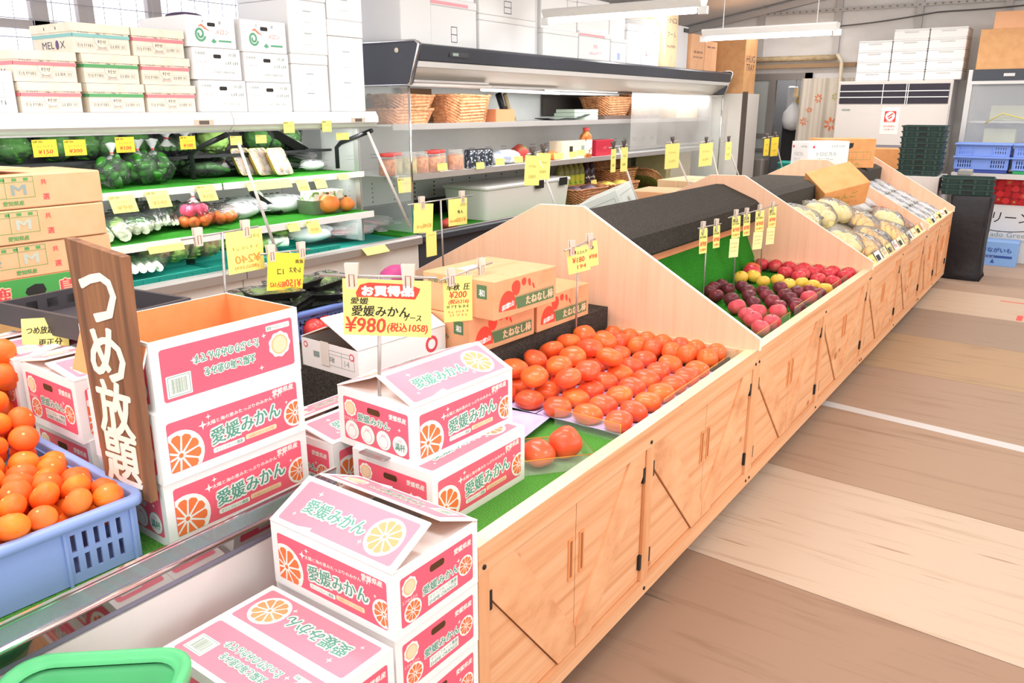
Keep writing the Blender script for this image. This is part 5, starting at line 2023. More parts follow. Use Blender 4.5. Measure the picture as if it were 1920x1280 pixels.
def stand(label, base, top, a, c, clips, dark=False, r=0.0045, plate=0.045, upper=None):
    base, top, a, c = Vector(base), Vector(top), Vector(a), Vector(c)
    t = thing('price_stand', label, 'price stand', base, 0)
    b = MB()
    b.tube([(0, 0, 0.002), tuple(top - base)], r, upper or ROD, 8)
    b.build('pole', t)
    b = MB()
    b.tube([tuple(a - base), tuple(c - base)], r * 0.8, ROD, 8)
    b.build('crossbar', t)
    if plate:
        b = MB()
        b.rbox((-plate, -plate * 0.7, 0), (plate, plate * 0.7, 0.003), 0.006, STEEL)
        b.build('base_plate', t)
    ang = math.degrees(math.atan2(c.y - a.y, c.x - a.x))
    for f in clips:
        clip_at(t, tuple(a + (c - a) * f - base), ang, dark)
    return t, ang


def on_bar(a, c, f, dz=-0.004):
    return tuple(a[i] + (c[i] - a[i]) * f + (dz if i == 2 else 0) for i in range(3))


# the big bargain sign in front of the mandarin cartons
A, C_ = [(-1.424,1.242,1.197),(-1.194,1.392,1.192)]
TP = (-1.307,1.319,1.193)
st, ang = stand('chrome price stand with a wide crossbar on the lower mandarin carton', (-1.323, 1.308, 0.7475), TP, A, C_, (0.28, 0.76))
cw = (Vector(C_) - Vector(A)).length * 0.755
w, h = cw, cw * 0.655
off = Vector((math.sin(RAD(ang)), -math.cos(RAD(ang)), 0)) * 0.007
o = card('large yellow bargain card with a red 980 yen price on the chrome stand', tuple(Vector(on_bar(A, C_, 0.577, -0.006)) + off), ang, w, h,
         [('愛媛', 0.19, 0.615, 0.12, PENK, 0.2), ('愛媛みかん', 0.43, 0.44, 0.19, PENK, 0.66), ('ケース', 0.79, 0.34, 0.11, PENK, 0.2),
          ('¥980', 0.25, 0.19, 0.27, PENR, 0.46), ('(税込1058)', 0.73, 0.15, 0.19, PENR, 0.46)], 0, False, None, None, RAD(1.5))
b = MB()
F = Face(b, (-w / 2, -0.0005, -h), (1, 0, 0), (0, 0, 1), 0.0004)
pts = [(0.16, 0.68), (0.15, 0.76), (0.2, 0.9), (0.3, 0.945), (0.76, 0.93), (0.88, 0.86), (0.86, 0.78), (0.82, 0.67), (0.5, 0.68), (0.3, 0.69)]
F.poly([(x * w, y * h) for x, y in pts], PENR, 0.5)
for q in range(6):
    F.text('お買得品', 0.51 * w + 0.0018 * math.cos(q), 0.805 * h + 0.0018 * math.sin(q), 0.17 * h, INKW, 1.5 + 0.1 * q, 0.58 * w, 0.02)
b.build('red_band', o)

# the small card for early persimmons, and the one in front of the gable
A, C_ = [(-1.665,1.955,1.031),(-1.665,2.241,1.047)]
st, ang = stand('price stand leaning by the white carton, holding the 200 yen card', (-1.655,2.081,0.649), (-1.665,2.103,1.041), A, C_, (0.2, 0.78))
bz = (-1.655,2.081,0.649)
card('narrow yellow card priced 200 yen in front of the persimmon boxes', tuple(Vector(on_bar(A, C_, 0.3)) + Vector((0.006, 0, 0))), ang - 35, 0.1, 0.155,
     [('山形産', 0.2, 0.92, 0.09, PENK, 0.34), ('早秋  圧', 0.52, 0.77, 0.15, PENK, 0.8), ('¥200', 0.5, 0.6, 0.15, PENR, 0.6), ('(税込216)', 0.52, 0.44, 0.12, PENR, 0.7), ('~', 0.5, 0.3, 0.07, PENK, 0.8), ('~~', 0.5, 0.2, 0.05, PENR, 0.8), ('~~~', 0.5, 0.12, 0.05, PENR, 0.7)])
A, C_ = [(-1.58,2.591,1.048),(-1.58,2.829,1.065)]
st, ang = stand('price stand with a 180 yen card rising between persimmons and boxes', (-1.585,2.697,0.612), (-1.58,2.698,1.054), A, C_, (0.22, 0.8))
card('yellow card priced 180 yen in front of the gable board', tuple(Vector(on_bar(A, C_, 0.36)) + Vector((0.006, 0, 0))), ang - 30, 0.098, 0.1,
     [('平核無', 0.25, 0.82, 0.15, PENK, 0.36), ('2コ入り', 0.7, 0.78, 0.12, PENK, 0.45), ('¥180', 0.5, 0.5, 0.22, PENR, 0.55), ('194', 0.62, 0.22, 0.16, PENR, 0.4)], 0, False, None, None, RAD(-8))
card('narrow yellow card right of the 180 yen card at the gable board', tuple(Vector(on_bar(A, C_, 0.82)) + Vector((0.006, 0.004, 0))), ang - 30, 0.05, 0.1,
     [('柿', 0.5, 0.75, 0.15, PENK), ('¥98', 0.5, 0.4, 0.18, PENR, 0.8)], 0, False, None, None, RAD(-6))

# three stands among the plums and apples
names = ('left', 'middle', 'right')
for k, (base, top, A, C_, cs) in enumerate((
        ((-1.5,3.829,0.634), (-1.5,3.822,0.99), (-1.5,3.704,1.009), (-1.5,4.008,0.998), ((0.2, 0.05, 0.125, '李'), (0.78, 0.045, 0.115, '梅'))),
        ((-1.46,4.159,0.576), (-1.46,4.116,1.028), (-1.46,4,1.032), (-1.46,4.235,1.036), ((0.45, 0.06, 0.115, '青森'),)),
        ((-1.49,4.699,0.518), (-1.49,4.636,1.011), (-1.49,4.282,1.017), (-1.49,4.9,1.011), ((0.12, 0.05, 0.12, '王林'), (0.47, 0.068, 0.12, '梨'), (0.84, 0.062, 0.12, '富士'))))):
    base = (base[0], base[1], 0.589)
    st, ang = stand('%s of the three price stands among the plums and apples' % names[k], base, top, A, C_, tuple(q[0] for q in cs), False, 0.004, 0.03)
    for q, (f, w, h, s) in enumerate(cs):
        where = ('first', 'second', 'third')[q]
        nm = '%s yellow card on the %s stand among the plums and apples' % (where, names[k]) if len(cs) > 1 else 'yellow card on the middle stand among the plums and apples'
        card(nm, tuple(Vector(on_bar(A, C_, f)) + Vector((0.005, -0.004, 0))), ang - 25, w, h, [(s, 0.4, 0.8, 0.16, PENK), ('~', 0.5, 0.6, 0.1, PENK, 0.8), ('¥98', 0.5, 0.38, 0.2, PENR, 0.8), ('~~', 0.5, 0.1, 0.1, PENR, 0.8)], 0, False, None, None, RAD(-3))
        if k == 1 or (k == 2 and q > 0):
            card('lower yellow note under the %s card of the %s stand' % (where, names[k]), tuple(Vector(on_bar(A, C_, f)) + Vector((0.005, -0.004, -h - 0.002))), ang - 25, w * 1.1, 0.1, [('~', 0.5, 0.7, 0.09, PENF, 0.8), ('~~', 0.5, 0.5, 0.09, PENF, 0.8), ('~~~', 0.5, 0.3, 0.09, PENF, 0.8)], 0, False, None, mat('card_pale_yellow', '#FFF5B0', 0.6))

# big cards turned to the far aisle, their writing showing through
def far_sign(label, xx, base, top, a, c, cards, base_z):
    A, C_, T, Bp = [Vector(q) for q in (a, c, top, base)]
    Bp.z = base_z
    st, ang = stand(label, Bp, T, A, C_, (0.2, 0.82), False, 0.0045, 0.05)
    return tuple(A), tuple(C_), ang


A, C_, ang = far_sign('price stand for the card marked 240, behind the open carton', -2.35, (-2.35,1.616,0.83), (-2.35,1.639,1.169), (-2.35,1.486,1.164), (-2.35,1.787,1.172), None, 0.7465)
card('yellow card marked 240, seen from behind above the open carton', tuple(Vector(on_bar(A, C_, 0.78)) + Vector((0.006, 0, 0))), ang, 0.15, 0.145,
     [('~', 0.75, 0.8, 0.08, PENF, 0.35), ('~~', 0.5, 0.55, 0.08, PENF, 0.8), ('¥240', 0.55, 0.32, 0.2, PENRF, 0.7), ('(税込259)', 0.5, 0.12, 0.1, PENRF, 0.66)], 0, True)
A, C_, ang = far_sign('price stand for the slanted orange yellow card marked 150 and 162', -2.3, (-2.3,1.852,0.784), (-2.3,1.875,1.078), (-2.3,1.748,1.083), (-2.3,1.967,1.071), None, 0.7465)
card('deep yellow slanted card marked 150 and 162, seen from behind', tuple(Vector(on_bar(A, C_, 0.5)) + Vector((0.006, 0, 0))), ang, 0.165, 0.135,
     [('産直', 0.85, 0.78, 0.1, PENK, 0.22), ('1コ', 0.35, 0.5, 0.14, PENK, 0.16), ('レタス', 0.74, 0.55, 0.15, PENK, 0.3), ('¥150', 0.72, 0.2, 0.2, PENR, 0.42), ('税込162', 0.3, 0.16, 0.16, PENR, 0.42)], 0, True, None, CARD2, RAD(9), 0.16)
A, C_, ang = far_sign('tall price stand with two large cards behind the persimmon boxes', -2.5, (-2.5,2.969,0.811), (-2.5,2.958,1.152), (-2.5,2.725,1.148), (-2.5,3.207,1.151), None, 0.7465)
card('left of two large yellow cards behind the persimmon boxes', tuple(Vector(on_bar(A, C_, 0.22)) + Vector((0.006, 0, 0))), ang, 0.135, 0.135,
     [('¥240', 0.7, 0.25, 0.14, PENRF, 0.45), ('~', 0.35, 0.15, 0.1, PENRF, 0.4)], 0, True, None, None, RAD(5))
card('right of two large yellow cards behind the persimmon boxes, marked 100', tuple(Vector(on_bar(A, C_, 0.74)) + Vector((0.006, 0, 0))), ang, 0.145, 0.13,
     [('~', 0.78, 0.7, 0.1, PENF, 0.4), ('人参', 0.62, 0.5, 0.13, PENK, 0.3), ('¥100', 0.68, 0.2, 0.17, PENRF, 0.5), ('税込108', 0.25, 0.18, 0.1, PENRF, 0.36)], 0, True, None, None, RAD(1))
card('long yellow card hanging below the left one behind the persimmon boxes', tuple(Vector(on_bar(A, C_, 0.3)) + Vector((0.012, 0, -0.137))), ang, 0.075, 0.115, [('~', 0.5, 0.85, 0.06, PENF, 0.7)], 0, False)

# far cards held by dark clips on poles leaning over the back of the counters
FAR = ([(-2.4,3.635,1.342),(-2.4,3.823,1.055),(-2.4,3.544,1.338),(-2.4,3.739,1.354)], [(-2.4,4.56,1.338),(-2.4,4.828,0.982),(-2.4,4.436,1.339),(-2.4,4.674,1.347)], [(-2.4,5.333,1.345),(-2.4,5.563,1.142),(-2.4,5.246,1.341),(-2.4,5.459,1.345)],
       [(-2.4,6.048,1.322),(-2.4,6.205,1.129),(-2.4,5.85,1.321),(-2.4,6.112,1.332)], [(-2.4,6.386,1.316),(-2.4,6.633,1.114),(-2.4,6.271,1.315),(-2.4,6.467,1.321)], [(-2.4,7.625,1.31),(-2.4,7.889,1.065),(-2.4,7.28,1.315),(-2.4,7.698,1.327)])
CW = (((0.24, 0.135, 0.155), (0.78, 0.115, 0.14)), ((0.2, 0.06, 0.14), (0.8, 0.075, 0.15)), ((0.5, 0.22, 0.17),), ((0.45, 0.24, 0.17),), ((0.85, 0.12, 0.14),), ((0.25, 0.13, 0.15), (0.8, 0.15, 0.17)))
order = ('nearest', 'second', 'third', 'fourth', 'fifth', 'furthest')
for k, (tp, lo, A, C_) in enumerate(FAR):
    tp, lo = Vector(tp), Vector(lo)
    d = lo - tp
    base = tp + d * ((tp.z - 0.663) / -d.z)
    base.y = min(base.y, 8.3)
    for ye in UY[1:4]:
        if abs(base.y - ye) < 0.06:
            base.y = ye + 0.07
    st, ang = stand('%s of the leaning white poles holding cards behind the counters' % order[k], base, tp, A, C_, tuple(q[0] for q in CW[k]), True, 0.006, 0.035, mat('pole_white', '#E9E4E0', 0.4))
    for q, (fq, w, h) in enumerate(CW[k]):
        nm = ('%s yellow card on the %s leaning pole behind the counters' % (('left', 'right')[q], order[k])) if len(CW[k]) > 1 else 'yellow card on the %s leaning pole behind the counters' % order[k]
        card(nm, tuple(Vector(on_bar(A, C_, fq)) + Vector((0.007, 0, -0.006))), ang - (8 if q else 2), w, h, [('~', 0.5, 0.6, 0.08, PENF, 0.5), ('~~', 0.5, 0.25, 0.1, PENF, 0.5)], 0, True, None, CARD2 if k == 5 else CARD, RAD(4 if k == 0 else 0))

# cards clipped along the shelves of the wall cases
TINY = [('~', 0.3, 0.8, 0.14, PENK, 0.5), ('~~', 0.55, 0.55, 0.12, PENF, 0.7), ('¥100', 0.5, 0.3, 0.24, PENRF, 0.6), ('~~~', 0.5, 0.06, 0.1, PENRF, 0.7)]


def shelf_card(label, p, w, h, price, tilt=-14, m=None, ang=90, roll=0, group=None):
    ln = [('~', 0.25, 0.82, 0.12, PENK, 0.4), ('~~', 0.5, 0.56, 0.12, PENF, 0.7)]
    if price:
        ln += [(price, 0.5, 0.3, 0.24, PENR if m is CARD2 else PENRF, 0.6), ('~~~', 0.5, 0.06, 0.1, PENRF, 0.7)]
    return card(label, p, ang, w, h, ln, RAD(tilt), False, group, m, RAD(roll))


for p, w, h, pr_, what in (((-3.586,1.692,1.444), 0.1, 0.07, '¥150', 'leftmost deep yellow card hanging under the white canopy, marked 150'), ((-3.586,1.818,1.44), 0.094, 0.066, '¥300', 'deep yellow card under the white canopy, marked 300'),
                           ((-3.586,2.044,1.445), 0.09, 0.068, '¥100', 'deep yellow card marked 100 under the middle of the white canopy'), ((-3.586,2.362,1.441), 0.084, 0.062, '¥100', 'deep yellow card marked 100 under the right part of the white canopy')):
    shelf_card(what, p, w, h, pr_, 0, CARD2)
for p, w, h, what in (((-3.586,2.639,1.434), 0.07, 0.045, 'pale yellow card under the canopy right of the bracket'), ((-3.586,2.795,1.435), 0.07, 0.042, 'orange-marked yellow card under the canopy, second right of the bracket')):
    shelf_card(what, p, w, h, '', 0, None)
for p, w, h, what in (((-3.579,2.98,1.501), 0.075, 0.06, 'left of two yellow notes stuck on the canopy front of the second white case'), ((-3.579,3.251,1.503), 0.07, 0.062, 'right of two yellow notes stuck on the canopy front of the second white case')):
    shelf_card(what, p, w, h, '', 0, None)
shelf_card('yellow card hanging under the right end of the second white canopy', (-3.579,3.368,1.433), 0.1, 0.04, '', 0)
for k, (p, w, h, pr_) in enumerate((((-3.705,2.056,1.176), 0.125, 0.085, '¥98'), ((-3.705,2.236,1.182), 0.12, 0.085, '¥140'), ((-3.705,2.508,1.19), 0.105, 0.085, '¥150'), ((-3.705,2.912,1.186), 0.3, 0.05, ''), ((-3.705,3.142,1.176), 0.085, 0.07, '¥98'), ((-3.705,3.278,1.173), 0.085, 0.062, ''), ((-3.705,3.467,1.186), 0.08, 0.035, ''))):
    shelf_card('%s yellow card from the left along the middle shelf of the white cases' % ('first', 'second', 'third', 'fourth and widest', 'fifth', 'sixth', 'seventh')[k], p, w, h, pr_, -24)
for k, (p, w, h, pr_) in enumerate((((-3.635,2.21,0.927), 0.19, 0.035, ''), ((-3.635,2.998,0.946), 0.08, 0.05, ''), ((-3.635,3.139,0.945), 0.095, 0.08, '¥200'))):
    shelf_card('%s yellow card along the lower shelf of the white cases' % ('long red-ringed', 'second', 'third and tallest')[k], p, w, h, pr_, -24)
shelf_card('yellow card standing at the left end of the lower shelf behind the wooden sign', (-3.62,1.923,0.925), 0.12, 0.05, '', -10, CARD2)
shelf_card('yellow card lying along the ledge of the second white case, above the black trays', (-3.58,3.574,0.738), 0.2, 0.06, '', -50)
for k, (p, w) in enumerate((((-3.79,4.512,1.191), 0.11), ((-3.79,4.959,1.176), 0.1), ((-3.79,5.215,1.191), 0.12), ((-3.79,5.473,1.196), 0.12), ((-3.79,6.086,1.195), 0.15), ((-3.79,6.329,1.198), 0.13), ((-3.79,6.479,1.206), 0.15), ((-3.79,4.109,1.117), 0.14))):
    nm = ('first small yellow tag on the lower shelf lip of the dark cabinet, below the jars', 'second small yellow tag on the lower shelf lip, below the dark cans', 'third small yellow tag on the lower shelf lip of the dark cabinet', 'fourth small yellow tag on the lower shelf lip of the dark cabinet',
          'fifth small yellow tag on the lower shelf lip of the dark cabinet', 'sixth small yellow tag on the lower shelf lip of the dark cabinet', 'seventh small yellow tag on the lower shelf lip, below the red capped bottle', 'yellow card behind the left glass end of the dark cabinet')[k]
    shelf_card(nm, p, w, 0.05 if k < 7 else 0.1, '', -6)
shelf_card('yellow tag by the dark bottles on the turf of the dark cabinet', (-3.95,7.005,0.895), 0.11, 0.06, '', -10)
# note stuck to the black tray at the left
card('yellow handwritten note on the corner of the black tray at the left', (-2.165, 0.952, 1.045), 50, 0.11, 0.1, [('つめ放題', 0.4, 0.68, 0.2, PENK, 0.6), ('更正分', 0.6, 0.34, 0.2, PENK, 0.5)], RAD(-20))


# ---------------------------------------------------------------- bagged fruit on the sloped counters
def film(name, body, alpha, gloss, bump):
    """thin clear film: mostly see-through, with a crinkled gloss and a little milky body"""
    m = mat(name, body, 0.5, alpha=alpha)
    nt = m.node_tree
    tc = nt.nodes.new('ShaderNodeTexCoord')
    nz = nt.nodes.new('ShaderNodeTexNoise')
    nz.inputs['Scale'].default_value = bump
    nz.inputs['Detail'].default_value = 1
    nt.links.new(tc.outputs['Object'], nz.inputs['Vector'])
    bp = nt.nodes.new('ShaderNodeBump')
    bp.inputs['Strength'].default_value = 1.0
    bp.inputs['Distance'].default_value = 0.02
    nt.links.new(nz.outputs[0], bp.inputs['Height'])
    gl = nt.nodes.new('ShaderNodeBsdfGlossy')
    gl.inputs['Roughness'].default_value = 0.12
    nt.links.new(bp.outputs[0], gl.inputs['Normal'])
    fr = nt.nodes.new('ShaderNodeFresnel')
    fr.inputs['IOR'].default_value = gloss
    nt.links.new(bp.outputs[0], fr.inputs['Normal'])
    mx = nt.nodes.new('ShaderNodeMixShader')
    nt.links.new(fr.outputs[0], mx.inputs[0])
    nt.links.new(nt.nodes['Principled BSDF'].outputs[0], mx.inputs[1])
    nt.links.new(gl.outputs[0], mx.inputs[2])
    nt.links.new(mx.outputs[0], nt.nodes['Material Output'].inputs[0])
    return m


FILM = film('bag_film', '#FDFDFD', 0.17, 1.2, 30)
FILMW = film('bag_film_white', '#FBFBFC', 0.5, 1.3, 30)
FILMT = film('bag_film_thin', '#F6F8F6', 0.03, 1.3, 34)
BAN = mat('banana_skin', '#FFCB52', 0.45, noise=(9, '#F5A83E', 0.55, 0.8))
BANT = mat('banana_tip', '#6A5632', 0.7)
PEARY = mat('pear_skin', '#F6E39A', 0.45, noise=(12, '#EFD478', 0.45, 0.75))
TIE = mat('red_tie', '#E2463E', 0.5)


def wobble(seed, amp=0.14):
    r = random.Random(seed)
    ks = [(r.uniform(2, 7), r.uniform(2, 7), r.uniform(2, 7), r.uniform(0, 6)) for _ in range(6)]

    def fn(d):
        q = 0
        for a, b_, c, e in ks:
            q += math.sin(a * d[0] + b_ * d[1] + c * d[2] + e)
        return 1 + amp * q / 3
    return fn


def film_pillow(t, L, W, H, seed, m=None, z=None):
    b = MB()
    b.ball((0, 0, (z if z is not None else H / 2)), (L / 2, W / 2, H / 2), m or FILM, 22, 12, wobble(seed, 0.1))
    zmin = min(v[2] for v in b.v)
    b.v = [(x, y, max(z_, 0.001)) for x, y, z_ in b.v]
    o = b.build('bag_film', t)
    return o


def crimp(t, x, y0, y1, z0, z1, m=None):
    """flattened sealed end of a bag"""
    b = MB()
    n = 8
    for k in range(n):
        a, c = y0 + (y1 - y0) * k / n, y0 + (y1 - y0) * (k + 1) / n
        dx = 0.006 * (-1) ** k
        b.add([(x, a, z0), (x, c, z0), (x + 0.05 + dx, c, z1), (x + 0.05 - dx, a, z1), (x, a, z0 + 0.002), (x, c, z0 + 0.002), (x + 0.05 + dx, c, z1 + 0.002), (x + 0.05 - dx, a, z1 + 0.002)],
              [(0, 3, 2, 1), (4, 5, 6, 7), (0, 1, 5, 4), (1, 2, 6, 5), (2, 3, 7, 6), (3, 0, 4, 7)], m or FILMW)
    return b.build('bag_end', t)


def bag_pears(label, group=None):
    t = thing('pear_bag', label, 'fruit bag', (0, 0, 0), 0, group)
    k = 0
    for x, y in ((-0.065, -0.04), (-0.065, 0.045), (0.02, -0.05), (0.02, 0.04), (0.085, 0.0)):
        b = MB()
        b.ball((x, y, 0.046), (0.05, 0.05, 0.044), PEARY, 12, 8)
        b.build('pear', t)
    film_pillow(t, 0.29, 0.22, 0.115, 3, FILM)
    crimp(t, 0.13, -0.05, 0.05, 0.05, 0.075)
    return t


def bag_bananas(label, group=None):
    t = thing('banana_bag', label, 'fruit bag', (0, 0, 0), 0, group)
    for k in range(4):
        b = MB()
        pts, rs = [], []
        for q in range(9):
            a = RAD(-62 + 124 * q / 8)
            pts.append((0.16 * math.sin(a), -0.055 + 0.042 * k - 0.09 * (1 - math.cos(a)) * 1.0, 0.028 + 0.006 * k + 0.012 * math.cos(a * 2)))
            rs.append(0.021 * (1 - 0.75 * abs(q / 4 - 1) ** 4))
        b.tube(pts, rs, BAN, 8)
        b.build('banana', t)
    b = MB()
    b.tube([(0.135, -0.09, 0.04), (0.16, -0.07, 0.05)], [0.02, 0.008], BANT, 7)
    b.build('stalk', t)
    film_pillow(t, 0.36, 0.26, 0.1, 8, FILM)
    b = MB()
    b.rbox((-0.03, -0.035, 0.094), (0.035, 0.02, 0.097), 0.005, mat('sticker_white', '#F1EFEA', 0.5))
    F = Face(b, (-0.03, -0.035, 0.097), (1, 0, 0), (0, 1, 0), 0.0006)
    F.rect(0.008, 0.028, 0.055, 0.045, INKN, 1)
    F.rect(0.008, 0.01, 0.04, 0.018, INKGY, 1)
    b.build('sticker', t)
    return t


def bag_packet(label, ink, L=0.24, W=0.15, H=0.05, fill=None, group=None):
    t = thing('printed_packet', label, 'packet', (0, 0, 0), 0, group)
    if fill:
        for k in range(4):
            b = MB()
            b.tube([(-L * 0.34, -W * 0.3 + W * 0.2 * k, 0.022), (L * 0.1, -W * 0.3 + W * 0.2 * k, 0.024), (L * 0.36, -W * 0.28 + W * 0.19 * k, 0.022)], [0.016, 0.014, 0.006], fill, 8)
            b.build('carrot', t)
    film_pillow(t, L, W, H, 21, FILMW if not fill else FILM)
    for s in (-1, 1):
        crimp(t, s * L * 0.46 - (0.05 if s < 0 else 0), -W * 0.36, W * 0.36, H * 0.35, H * 0.35)
    if ink:
        b = MB()
        rg2 = random.Random(len(label))
        F = Face(b, (-L * 0.3, -W * 0.25, H * 0.97), (1, 0, 0), (0, 1, 0), 0.0008)
        for k in range(5):
            x, y = rg2.uniform(0, L * 0.5), rg2.uniform(0, W * 0.4)
            F.line(x, y, x + L * 0.12, y + rg2.uniform(-0.02, 0.02), 0.008, ink, 1)
        F.rect(L * 0.2, W * 0.15, L * 0.42, W * 0.34, INKN if ink is not TIE else ink, 1)
        b.build('print', t)
    return t


SL = math.atan2(0.28, 0.61)


def on_slope(p):
    """rest a point on the sloped board of the third and fourth counters"""
    x = min(-1.05, max(-1.58, p[0]))
    return (x, p[1], 0.62 + (-0.99 - x) * 0.28 / 0.61 + 0.0015)


def place(proto, p, yaw, label, group=None, s=1.0, lift=0.0):
    x, y, z = on_slope(p)
    m = Matrix.Rotation(SL, 4, 'Y') @ Matrix.Rotation(yaw, 4, 'Z')
    o = dup(proto, (x, y, z + lift), m.to_euler(), label, group, s)
    return o


BLUEI = mat('ink_blue_print', '#4E64B4', 0.5)
CARR = mat('carrot_skin', '#F47A38', 0.45)
P1, P2 = bag_pears('p'), bag_bananas('p')
P3 = bag_packet('p', BLUEI)
P4 = bag_packet('p', None, 0.3, 0.16, 0.06, CARR)
P5 = bag_packet('p', TIE, 0.26, 0.18, 0.07)
for k, (p, yaw, nm) in enumerate((((-1.47, 5.26), 1.4, 'bag of pale yellow pears by the gable, highest on the slope'), ((-1.45, 5.62), 1.9, 'bag of pale yellow pears beside the grey board and foam'), ((-1.19, 5.24), 1.6, 'bag of pale yellow pears low beside the gable'),
                                  ((-1.43, 5.95), 1.2, 'bag of pale yellow pears high up, just before the tipped carton'), ((-1.18, 6.55), 1.7, 'bag of pale yellow pears past the bananas, nearest the carrots'))):
    place(P1, p, yaw, nm, 'pear bags', 1.18)
for k, (p, yaw, nm) in enumerate((((-1.13, 5.5), 1.5, 'bag of bananas at the near front edge of the third counter'), ((-1.12, 5.8), 1.65, 'bag of bananas second along the front edge of the third counter'), ((-1.28, 6.12), 1.4, 'bag of bananas with a white sticker in the middle of the third counter'),
                                  ((-1.1, 6.28), 1.65, 'bag of bananas at the front edge past the middle of the third counter'))):
    place(P2, p, yaw, nm, 'banana bags', 1.12)
for k, (p, yaw, nm) in enumerate((((-1.45, 6.62), 0.2, 'white packet with red print beside the tipped carton'), ((-1.48, 6.9), 0.1, 'white packet with red print highest by the fourth gable'))):
    place(P5, p, yaw, nm, 'red printed packets', 1.1)
for k, (p, yaw, nm) in enumerate((((-1.22, 6.74), 0.05, 'clear bag of orange carrots beside the pears'), ((-1.2, 6.92), 0.0, 'clear bag of orange carrots beside the fourth gable board'))):
    place(P4, p, yaw, nm, 'carrot bags', 1.1)
for i in range(3):
    for j in range(5):
        place(P3, (-1.12 - 0.2 * i, 7.2 + 0.24 * j), 0.1 * ((i + j) % 3) - 0.1, 'white packet with blue print lying in rows on the furthest counter', 'blue printed packets', 0.98)
for o in (P1, P2, P3, P4, P5):
    for ch in KIDS(o):
        bpy.data.objects.remove(ch)
    bpy.data.objects.remove(o)

# small cards along the front edge of the sloped counters
for k in range(18):
    y = 5.2 + 0.175 * k
    if abs(y - 7.0) < 0.05:
        y += 0.07
    m = (CARD, mat('card_white', '#F4F1EA', 0.5), mat('card_cream', '#FBEFC0', 0.5))[k % 3]
    b = MB()
    b.box((0, -0.07, 0), (0.002, 0.07, 0.062), m)
    if k % 2:
        b.box((0.0021, -0.065, 0.004), (0.003, 0.02, 0.04), INKK)
    else:
        F = Face(b, (0.002, -0.055, 0), (0, 1, 0), (0, 0, 1), 0.0006)
        F.scribble(0.01, 0.012, 0.1, 0.02, PENR, 1, k, 6)
    b.box((-0.012, -0.05, 0.0), (-0.0002, 0.05, 0.006), ACRYL)
    o = b.build('price_tag')
    o.location = (-0.962, y, 0.658)
    o.rotation_euler = (0, RAD(-35), 0)
    tag(o, 'small price tag in its clip along the front edge of the far counters', 'price tag', 'price tags on the front edge')

# cartons on the ridge of the far counters
ORB = mat('card_orange', '#E9A56A', 0.6, noise=(14, '#E29B5E', 0.4, 0.7))


def ridge_carton(label, loc, rot, dim, m, art):
    a, c, h = dim
    t = thing('fruit_carton', label, 'carton', loc)
    t.rotation_euler = rot
    b = MB()
    b.rbox((-a / 2, -c / 2, 0), (a / 2, c / 2, h), 0.004, m)
    F = Face(b, (a / 2, -c / 2, 0), (0, 1, 0), (0, 0, 1), 0.0008)
    art(F, c, h)
    G = Face(b, (-a / 2, -c / 2, 0), (1, 0, 0), (0, 0, 1), 0.0008)
    art(G, a, h)
    b.build('box_body', t)
    return t


def art_white(F, w, h):
    F.text('トロピカル', w * 0.45, h * 0.58, h * 0.13, INKGY, 1, w * 0.5)
    F.text('マンゴー', w * 0.42, h * 0.38, h * 0.13, INKGY, 1, w * 0.4)
    F.line(w * 0.05, h * 0.2, w * 0.95, h * 0.2, 0.002, mat('ink_pale_pink', '#F6B3BE'), 1)
    F.disc(w * 0.12, h * 0.82, h * 0.05, INKR, 1, 10)
    F.scribble(w * 0.55, h * 0.8, w * 0.9, h * 0.07, INKGY, 1, 3, 6)


def art_grid(F, w, h):
    F.poly([(w * 0.44, h * 0.72), (w * 0.5, h * 0.66), (w * 0.56, h * 0.72), (w * 0.57, h * 0.86), (w * 0.43, h * 0.86)], INKK, 1)
    F.frame(w * 0.08, h * 0.28, w * 0.92, h * 0.55, 0.002, INKGR, 1)
    for k in range(1, 6):
        F.line(w * (0.08 + 0.14 * k), h * 0.28, w * (0.08 + 0.14 * k), h * 0.55, 0.0015, INKGR, 1)
    F.rect(w * 0.09, h * 0.44, w * 0.2, h * 0.53, INKGR, 1)
    F.text('JAあきた', w * 0.5, h * 0.12, h * 0.1, INKGR, 1, w * 0.45)


def art_green(F, w, h):
    F.text('りんご', w * 0.5, h * 0.6, h * 0.24, mat('ink_olive', '#8A9A3C'), 1, w * 0.5)
    F.disc(w * 0.2, h * 0.5, h * 0.07, INKGR, 1, 12)
    F.scribble(w * 0.3, h * 0.2, w * 0.8, h * 0.1, mat('ink_tan', '#D99C6C'), 1, 2, 6)


ridge_carton('white printed carton standing on the foam ridge beside the orange one', (-1.9, 7.3, 1.0605), (0, 0, RAD(-35)), (0.22, 0.42, 0.24), PAPER, art_white)
ridge_carton('orange brown carton with a green grid and hand hole on the far ridge', (-1.84, 7.78, 1.0605), (0, 0, RAD(-50)), (0.3, 0.48, 0.25), ORB, art_grid)
ridge_carton('tipped brown carton with green lettering lying on the sloped board', (-1.52, 6.33, 0.925), (RAD(14), RAD(28), RAD(-38)), (0.28, 0.36, 0.19), ORB, art_green)
b = MB()
b.rbox((-0.13, -0.17, 0), (0.13, 0.17, 0.012), 0.004, PAPER)
F = Face(b, (-0.13, -0.17, 0.012), (1, 0, 0), (0, 1, 0), 0.0008)
for k in range(6):
    F.scribble(0.03, 0.03 + 0.05 * k, 0.23, 0.02, INKGY if k % 2 else mat('ink_pale_pink', '#F6B3BE'), 1, k, 9)
o = b.build('white_sheet')
o.location = (-1.62, 6.82, 1.02)
o.rotation_euler = (0, SL + 0.1, RAD(-20))
tag(o, 'white printed card leaning behind the tipped carton', 'card')


